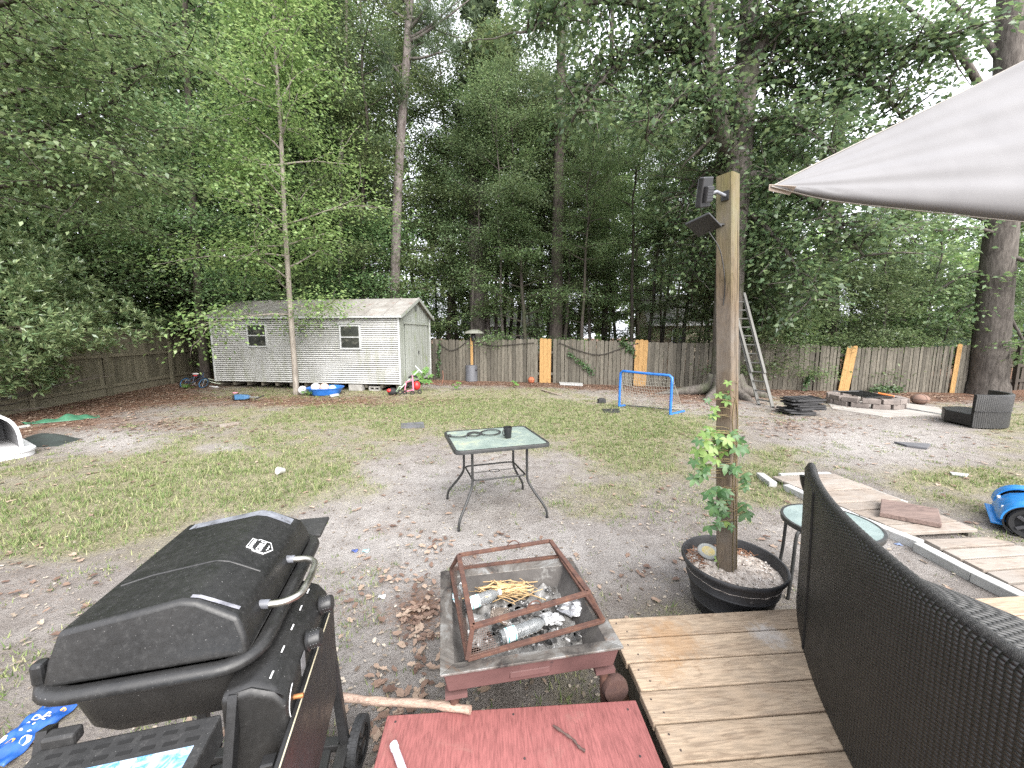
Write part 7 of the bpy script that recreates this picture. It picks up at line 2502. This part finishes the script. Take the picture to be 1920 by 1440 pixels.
q = MB(); q.loft([arch(.33, .63, .425, base=.11), arch(.335, .635, .1, base=.11), arch(.335, .635, -.1, base=.11), arch(.33, .6, -.6, base=.11), arch(.05, .2, -.82, base=.11)], False, False, False); q.build("lining", M_DHI, dh, smooth=50)
q = MB(); q.loft([arch(.36, .66, .42), arch(.365, .665, .44), arch(.33, .63, .443), arch(.328, .628, .42)], False, False, False); q.build("mouth_rim", M_DHW, dh, smooth=50)
q = MB()
bsl = rrect(.72, .47, .22, 7, -.11, 0)
q.loft([[(p[0], p[1], 0) for p in bsl], [(p[0], p[1], .065) for p in bsl], [(p[0] * 1.03, p[1] * 1.03, .075) for p in bsl], [(p[0] * 1.03, p[1] * 1.03, .105) for p in bsl], [(p[0] * .99, p[1] * .99, .12) for p in bsl]])
q.build("base_tray", M_DHW, dh, smooth=40)
q = MB(); q.box((.50, -.02, .121), (.17, .03, .006)); q.build("drain_groove", M_DHI, dh)
# dark cloth beside it
cl_o = MB(); cc = g(62, 836)
cl_o.grid(lambda u, v: (cc.x - .35 + u * .8, cc.y + .35 - v * .5 + .1 * u, max(.005, .16 * math.sin(math.pi * min(1, u * 1.05)) * math.sin(math.pi * v) + .03 * math.sin(u * 14 + v * 9) * math.sin(math.pi * u) * math.sin(math.pi * v))), 24, 16)
tag(cl_o.build("crumpled_cloth", M_plain("dark_green_cloth", (.03, .04, .036), (.018, .022, .02), 10, rough=.95, bmp=.4), smooth=70, solid=.004), "dark crumpled cloth lying on the ground behind the dog house", "cloth")
# green tarp
ta, tb = g(48, 796), g(192, 783)
tm = MB()
def tarp_pt(u, v):
    p = ta.lerp(tb, u)
    w_ = .28 * math.sin(math.pi * min(1, max(0, u))) ** .5 + .02
    return (p.x - .15 * v, p.y + w_ * (v - .3) * 1.6, .012 + .075 * math.exp(-((u - .55) / .2) ** 2) * math.sin(math.pi * v) + .025 * math.sin(u * 23 + v * 5) * math.sin(math.pi * v) ** 2 + .02 * math.sin(math.pi * v))
tm.grid(tarp_pt, 40, 12)
tag(tm.build("tarp", M_plain("green_tarp", (.045, .16, .09), (.03, .10, .06), 6, rough=.6, bmp=.2, spots=(.10, .09, .06), spot_scale=10, spot_at=.6), smooth=60, solid=.003), "rumpled green tarp lying in the leaves along the side fence", "tarp")
q = MB(); a, b = g(36, 801, .03), g(55, 798, .03); q.bar(a, b, .06, .04); tag(q.build("board_scrap", M_EDGE, bevel=.004), "short pale board scrap at the end of the green tarp", "board")

# flat bits lying about
def flat(name, label, cat, quad, z, th, mat):
    q = MB(); P = [g(*p, z) for p in quad]
    q.add([(p.x, p.y, z) for p in P] + [(p.x, p.y, z + th) for p in P], [(0, 3, 2, 1), (4, 5, 6, 7), (0, 1, 5, 4), (1, 2, 6, 5), (2, 3, 7, 6), (3, 0, 4, 7)])
    o = q.build(name, mat, bevel=.003)
    return tag(o, label, cat)
M_SLATE2 = M_plain("grey_slate", (.115, .115, .125), (.075, .075, .08), 7, rough=.85, bmp=.4)
flat("paving_slab", "dark grey square slab lying in the grass beyond the patio table", "slab", [(752, 796), (794, 793), (796, 803), (752, 804)], .012, .03, M_SLATE2)
flat("paving_slab", "dark grey slab lying on the bare dirt ahead of the wicker bench", "slab", [(1676, 831), (1745, 835), (1738, 843), (1700, 838)], .008, .03, M_SLATE2)
flat("loose_board", "white board lying on the leaves under the trailing fence creeper", "board", [(1048, 718), (1092, 720), (1093, 724), (1050, 722)], .02, .04, M_EDGE)
flat("loose_board", "pale broken plank piece on the grass near the toy car", "board", [(1780, 887), (1816, 891), (1812, 895), (1784, 891)], .01, .02, M_EDGE)
flat("loose_board", "thin grey weathered board lying in the grass ahead of the shed", "board", [(410, 798), (446, 793), (448, 796), (413, 802)], .01, .03, M_WALK)
flat("loose_board", "small pale board in the leaves beside the blue pool", "board", [(618, 742), (634, 739), (636, 742), (620, 745)], .01, .03, M_EDGE)
flat("rubber_mat", "dark flat mat on the dirt beside the blue goal", "mat", [(1128, 767), (1160, 767), (1163, 774), (1134, 774)], .006, .012, M_SLATE)
q = MB(); p = g(1128, 755); q.box((p.x, p.y, .05), (.2, .12, .1), R(10)); q.box((p.x, p.y, .11), (.12, .07, .03), R(10)); tag(q.build("brick", M_SLATE, bevel=.01), "small dark block lying on the dirt beyond the rubber mat", "block")
q = MB(); q.tube(bez([g(1016, 731, .03), g(1030, 735, .04), g(1044, 739, .03), g(1054, 741, .02)], 4), [.03 - .0015 * i for i in range(13)], 7); tag(q.build("branch", M_plain("pale_branch", (.32, .26, .21), rough=.9), smooth=60), "bent pale branch lying on the ground ahead of the far fence", "branch")
# white cup shell
wc = g(533, 888)
cu2 = MB(); cu2.lathe([(.028, 0), (.032, .004), (.045, .085), (.047, .087), (.043, .086), (.03, .01)], 20, cap1=True)
o = cu2.build("foam_cup", M_plain("white_foam", (.70, .69, .66), rough=.7, bmp=.05), smooth=50, loc=(wc.x, wc.y, .04)); o.rotation_euler = (R(70), R(20), R(-30))
tag(o, "white foam cup lying on its side at the edge of the grass", "cup")
# tiny litter
for (px, py, c_, nm, lb_) in ((665, 1034, (.05, .08, .25), "wrapper", "scrap of dark blue wrapper on the dirt behind the grill"), (686, 1034, (.35, .65, .68), "bottle_cap", "pale teal cap on the dirt behind the grill"), (1684, 1022, (.20, .26, .42), "wrapper", "small blue scrap on the dirt under the round side table's far side"), (716, 1120, (.60, .60, .62), "plastic_scrap", "clear crumpled scrap in the leaves left of the fire pit"[:52].replace(" left of", " beside"))):
    p = g(px, py); q = MB(); q.grid(lambda u, v: (p.x + (u - .5) * .05, p.y + (v - .5) * .035, .008 + .008 * math.sin(u * 6) * math.sin(v * 5 + 1)), 6, 5)
    tag(q.build(nm, M_plain(nm + "_skin", c_, rough=.4, bmp=0), smooth=60, solid=.002), lb_, "litter")

# blue snack bag by the grill
bg_ = thing("snack_bag", "crumpled blue snack bag with white lettering lying behind the grill shelf", "bag")
c0_, ex_, ey_ = g(50, 1372, .02), (g(112, 1330, .02) - g(6, 1384, .02)), None
exd = Vector((g(105, 1328, .02) - g(10, 1405, .02))).normalized(); eyd = Vector((-exd.y, exd.x, 0))
BL, BW = .27, .155
def bag_z(u, v): return .015 + .022 * math.sin(math.pi * u) ** .6 * math.sin(math.pi * v) ** .6 + .005 * math.sin(u * 19 + v * 7) + .004 * math.sin(v * 23 - u * 11)
def bag_pt(u, v, up_=0.): 
    p = c0_ + exd * (u - .5) * BL + eyd * (v - .5) * BW * (1 + .06 * math.sin(u * 9))
    return (p.x, p.y, bag_z(u, v) + up_)
q = MB(); q.grid(bag_pt, 36, 22)
M_BAG = M_plain("blue_foil_bag", (.02, .095, .34), (.012, .06, .25), 9, rough=.3, bmp=.15)
q.build("pouch", M_BAG, bg_, smooth=70, solid=.002)
def on_bag(name, shape_pts, mat):
    q = MB()
    q.add([bag_pt(u, v, .003) for u, v in shape_pts], [tuple(range(len(shape_pts)))]); return q.build(name, mat, bg_)
for (cu_, cv, ru, rv, mt) in ((.34, .16, .08, .10, M_WHITE_P), (.30, .82, .10, .10, M_WHITE_P), (.42, .88, .06, .06, M_WHITE_P), (.56, .40, .016, .05, M_WHITE_P), (.57, .60, .018, .06, M_WHITE_P), (.47, .34, .016, .07, M_WHITE_P), (.46, .56, .017, .05, M_WHITE_P), (.30, .50, .05, .12, M_plain("biscuit_print", (.62, .40, .14), rough=.4, bmp=0)), (.86, .20, .035, .08, M_plain("orange_print", (.75, .38, .08), rough=.4, bmp=0))):
    on_bag("print", [(cu_ + ru * math.cos(a) * rnd.uniform(.8, 1.1), cv + rv * math.sin(a) * rnd.uniform(.8, 1.1)) for a in [R(i * 30) for i in range(12)]], mt)
for (tx, sz__, u0, v0) in (("oft", .06, .70, .50),):
    me_t = text_mesh(tx, sz__, .0004, bold=.001)
    for v_ in me_t.vertices:
        du, dv_ = v_.co.y / BL, -v_.co.x / BW
        v_.co = bag_pt(min(.98, max(.02, u0 + du)), min(.98, max(.02, v0 + dv_)), .004 + v_.co.z)
    me_t.materials.append(M_WHITE_P); obj("lettering", me_t, bg_)

# kids' bicycle lying against the fence corner
def place(M, pts): return [M @ Vector(p) for p in pts]
bk0 = g(362, 728)
BMx = Matrix.Translation((bk0.x - .35, bk0.y + .0, .0)) @ Matrix.Rotation(R(-8), 4, 'Z') @ Matrix.Rotation(R(-28), 4, 'X')
bk = thing("kids_bicycle", "small dark kids bicycle with blue wheel rim and white saddle by the side fence", "bicycle")
for (x_, nm) in ((0, "wheel"), (.72, "wheel")):
    q = MB(); q.tube(place(BMx, torus((x_, 0, .2), .185, .02)), .022, 8, closed=True); wo = q.build(nm, M_RUBR, bk, smooth=60)
    q = MB(); q.tube(place(BMx, torus((x_, 0, .2), .158, .02)), .010, 8, closed=True)
    q.build("rim", M_plain("blue_rim", (.03, .14, .30), rough=.4, bmp=0), wo, smooth=60)
    q = MB()
    for k in range(8):
        a = math.pi * k / 4; q.tube(place(BMx, [(x_, 0, .2), (x_ + .155 * math.cos(a), 0, .2 + .155 * math.sin(a))]), .002, 4)
    q.build("spokes", M_STEEL, wo)
q = MB()
for pth_ in ([(0, 0, .2), (.28, 0, .42), (.30, 0, .5)], [(.28, 0, .42), (.56, 0, .46), (.60, 0, .42)], [(.3, 0, .2), (.58, 0, .42)], [(.3, 0, .2), (.28, 0, .42)], [(0, 0, .2), (.3, 0, .2)], [(.72, 0, .2), (.60, 0, .44), (.57, 0, .58)]):
    q.tube(place(BMx, pth_), .014, 8)
q.build("frame", M_plain("dark_blue_frame", (.03, .05, .09), rough=.35, bmp=0), bk, smooth=60)
q = MB(); q.ball(tuple(BMx @ Vector((.28, 0, .53))), .075, 12, 8, (1.5, .8, .45)); q.build("saddle", M_plain("white_saddle", (.60, .57, .56), rough=.5, bmp=0), bk, smooth=80)
q = MB(); q.ball(tuple(BMx @ Vector((.27, .02, .47))), .05, 10, 8, (1.5, .9, .6)); q.build("seat_post_clamp", M_REDP, bk, smooth=80)
q = MB(); q.tube(bez(place(BMx, [(.48, -.22, .66), (.56, -.1, .62), (.57, 0, .6), (.56, .1, .62), (.48, .22, .66)]), 4), .011, 8); q.build("handlebar", M_RUBR, bk, smooth=60)
for s_ in (-1, 1):
    q = MB(); q.box((.3 + s_ * .06, s_ * .1, .2 - s_ * .05), (.08, .05, .02), M=BMx); q.build("pedal", M_STEEL, bk)
q = MB(); q.tube(place(BMx, torus((.3, .03, .2), .055, .02)), .008, 6, closed=True); q.build("chain_guard", M_STEEL, bk, smooth=60)

# second toy beside it: a low green-framed trike
tk = thing("fallen_scooter_frame", "pale looped metal frame lying beside the kids' bicycle near the shed corner", "frame")
p = g(392, 727); p.x += .05
q = MB(); q.tube([(p.x + .26 * math.cos(a) * 1.1 - .05, p.y + .12 * math.sin(a) + .15, .22 - .10 * math.cos(a)) for a in [2 * math.pi * i / 24 for i in range(24)]], .016, 8, closed=True); q.build("loop", M_plain("pale_green_paint", (.42, .46, .36), rough=.5, bmp=0), tk, smooth=60)
q = MB(); q.tube([(p.x - .1, p.y + .1, .03), (p.x + .3, p.y - .08, .03)], .03, 8); q.build("foot_bar", M_WHITE_P, tk, smooth=60)
# blue scooter lying on the ground
sc0 = g(438, 750); sc1 = g(487, 751)
sct = thing("toy_scooter", "blue toy scooter lying flat in the leaves ahead of the shed", "scooter")
dv = (sc1 - sc0); sl_ = dv.length; dv.normalize(); pv = Vector((-dv.y, dv.x, 0))
q = MB(); q.loft([[tuple(sc0 + dv * (sl_ * f) + pv * (w_ * c_) + Vector((0, 0, .09 + h_ * s_))) for (c_, s_) in ((-1, -1), (1, -1), (1, 1), (-1, 1))] for (f, w_, h_) in ((.08, .05, .05), (.15, .085, .07), (.5, .075, .055), (.62, .04, .035))]); q.build("deck", M_plain("dull_blue", (.06, .16, .30), (.04, .1, .2), 8, rough=.4, bmp=0), sct, bevel=.01)
q = MB(); q.tube([sc0 + dv * sl_ * .6 + Vector((0, 0, .09)), sc0 + dv * sl_ * .97 + Vector((0, 0, .09))], .016, 8); q.build("stem", M_STEEL, sct, smooth=60)
q = MB(); q.tube([sc1 + pv * .17 + Vector((0, 0, .12)), sc1 - pv * .17 + Vector((0, 0, .06))], .016, 8); q.build("handlebar", M_RUBR, sct, smooth=60)
for (f, o_) in ((.04, .06), (.1, -.06)):
    q = MB(); c = sc0 + dv * sl_ * f + pv * o_ + Vector((0, 0, .08)); q.tube(torus(c, .055, .02, 'X', 18), .022, 8, closed=True); q.build("wheel", M_RUBR, sct, smooth=60)
q = MB(); c = sc0 + dv * sl_ * .06 + Vector((0, .03, .19)); q.lathe([(.06, 0), (.065, .01), (.06, .02)], 16, tuple(c)); q.build("red_cap", M_PINK, sct, smooth=40)

# toys at the shed door
k0 = g(752, 741); k0.y += .1
ks = thing("kick_scooter", "pale green kick scooter leaning at the shed door corner", "scooter")
A_, B_ = Vector((k0.x - .15, k0.y, .08)), Vector((k0.x + .46, k0.y + .32, .72))
q = MB(); q.tube([A_, B_], .018, 8); q.build("stem", M_LIME, ks, smooth=60)
q = MB(); q.tube([B_ + Vector((-.13, .06, .12)), B_, B_ + Vector((.1, -.05, -.08))], .016, 8); q.build("handlebar", M_plain("pale_grip", (.52, .58, .50), rough=.5, bmp=0), ks, smooth=60)
q = MB(); q.bar(A_ + Vector((.0, -.05, .0)), A_ + Vector((.16, -.16, .2)), .09, .03); q.build("deck", M_LIME, ks, bevel=.008)
for d_ in (Vector((-.03, -.02, -.01)), Vector((.16, -.2, .03))):
    q = MB(); q.tube(torus(A_ + d_, .055, .02, 'Y', 18), .018, 8, closed=True); q.build("wheel", M_RUBR, ks, smooth=60)
t3 = thing("pink_trike", "pink tube framed toy trike with a red seat at the shed door", "trike")
k1 = g(766, 740); k1.y += .15
c = Vector((k1.x, k1.y, 0))
q = MB()
for pth_ in ([(-.15, -.05, .05), (-.09, -.03, .38)], [(.14, -.1, .05), (.11, -.06, .58)], [(-.15, -.05, .07), (.14, -.1, .14)], [(-.09, -.03, .36), (.11, -.06, .45)]):
    q.tube([c + Vector(p_) for p_ in pth_], .022, 8)
q.build("frame", M_PINK, t3, smooth=60)
q = MB(); q.ball(tuple(c + Vector((.19, .1, .24))), .135, 16, 10, (.85, .9, 1.05)); q.build("seat_shell", M_REDP, t3, smooth=80)
for d_ in ((-.12, -.1, .06), (.12, -.15, .06), (.3, 0, .06)):
    q = MB(); q.tube(torus(c + Vector(d_), .05, .02, 'Y', 18), .018, 8, closed=True); q.build("wheel", M_RUBR, t3, smooth=60)
q = MB(); q.tube(bez([c + Vector((-.02, 0, .5)), c + Vector((.1, 0, .55)), c + Vector((.22, .1, .5))], 4), .03, 8); q.build("handlebar", M_RUBR, t3, smooth=60)
hl = thing("bike_helmet", "small black and red bike helmet lying in the leaves by the shed corner", "helmet", g(735, 741))
q = MB(); q.ball((0, .05, .10), .13, 16, 10, (1.15, .95, .85)); q.build("shell", M_RUBR, hl, smooth=80)
q = MB(); q.ball((-.07, -.02, .14), .075, 12, 8, (1, .9, .8)); q.build("visor", M_REDP, hl, smooth=80)
# leafy weed at the shed door and metal edging curl
wd = MB()
M_W = M_leaf("weed_leaf", (.09, .19, .05), (.14, .27, .07), (.2, .34, .1), .4, .4, 0)
pw = g(788, 735); pw.y += .2
for k in range(16): palm_leaf(wd, (pw.x + rnd.gauss(0, .15), pw.y + rnd.gauss(0, .1), rnd.uniform(.25, .75)), .16, (rnd.gauss(0, .4), -.5, .8), rnd.random() * 6, .6, 5)
ws = MB(); ws.tube([(pw.x, pw.y, 0), (pw.x + .03, pw.y, .6)], .012, 6)
wt = thing("leafy_weed", "bright leafy weed growing at the open shed door corner", "weed")
ws.build("stem", M_YOUNG, wt); wd.build("leaves", M_W, wt)
for (px, py, lb_) in ((578, 742, "small weed growing at the foot of the slender tree"), (968, 727, "bright weed sprouting in the leaves before the basketball"), (858, 730, "bright weed sprouting in the grass before the patio heater"), (352, 730, "low weed growing in front of the kids' bicycle")):
    p = g(px, py); wd = MB()
    for k in range(9): palm_leaf(wd, (p.x + rnd.gauss(0, .08), p.y + rnd.gauss(0, .06), rnd.uniform(.06, .22)), .10, (rnd.gauss(0, .4), -.3, .9), rnd.random() * 6, .6, 5)
    st2 = MB(); st2.tube([(p.x, p.y, 0), (p.x, p.y, .16)], .006, 5)
    wt = thing("small_weed", lb_, "weed"); st2.build("stem", M_YOUNG, wt); wd.build("leaves", M_W, wt)
ew = MB(); p = g(800, 722); ew.tube(bez([p + Vector((-.1, .1, .03)), p + Vector((.2, .0, .05)), p + Vector((.42, -.05, .02)), p + Vector((.55, -.1, -.0)), p + Vector((.58, .1, .25)), p + Vector((.55, .2, .5))], 5), .014, 6)
tag(ew.build("bent_pipe", M_rust("rust_pipe"), smooth=60), "thin rusty bent pipe lying in the leaves beside the shed doors", "pipe")
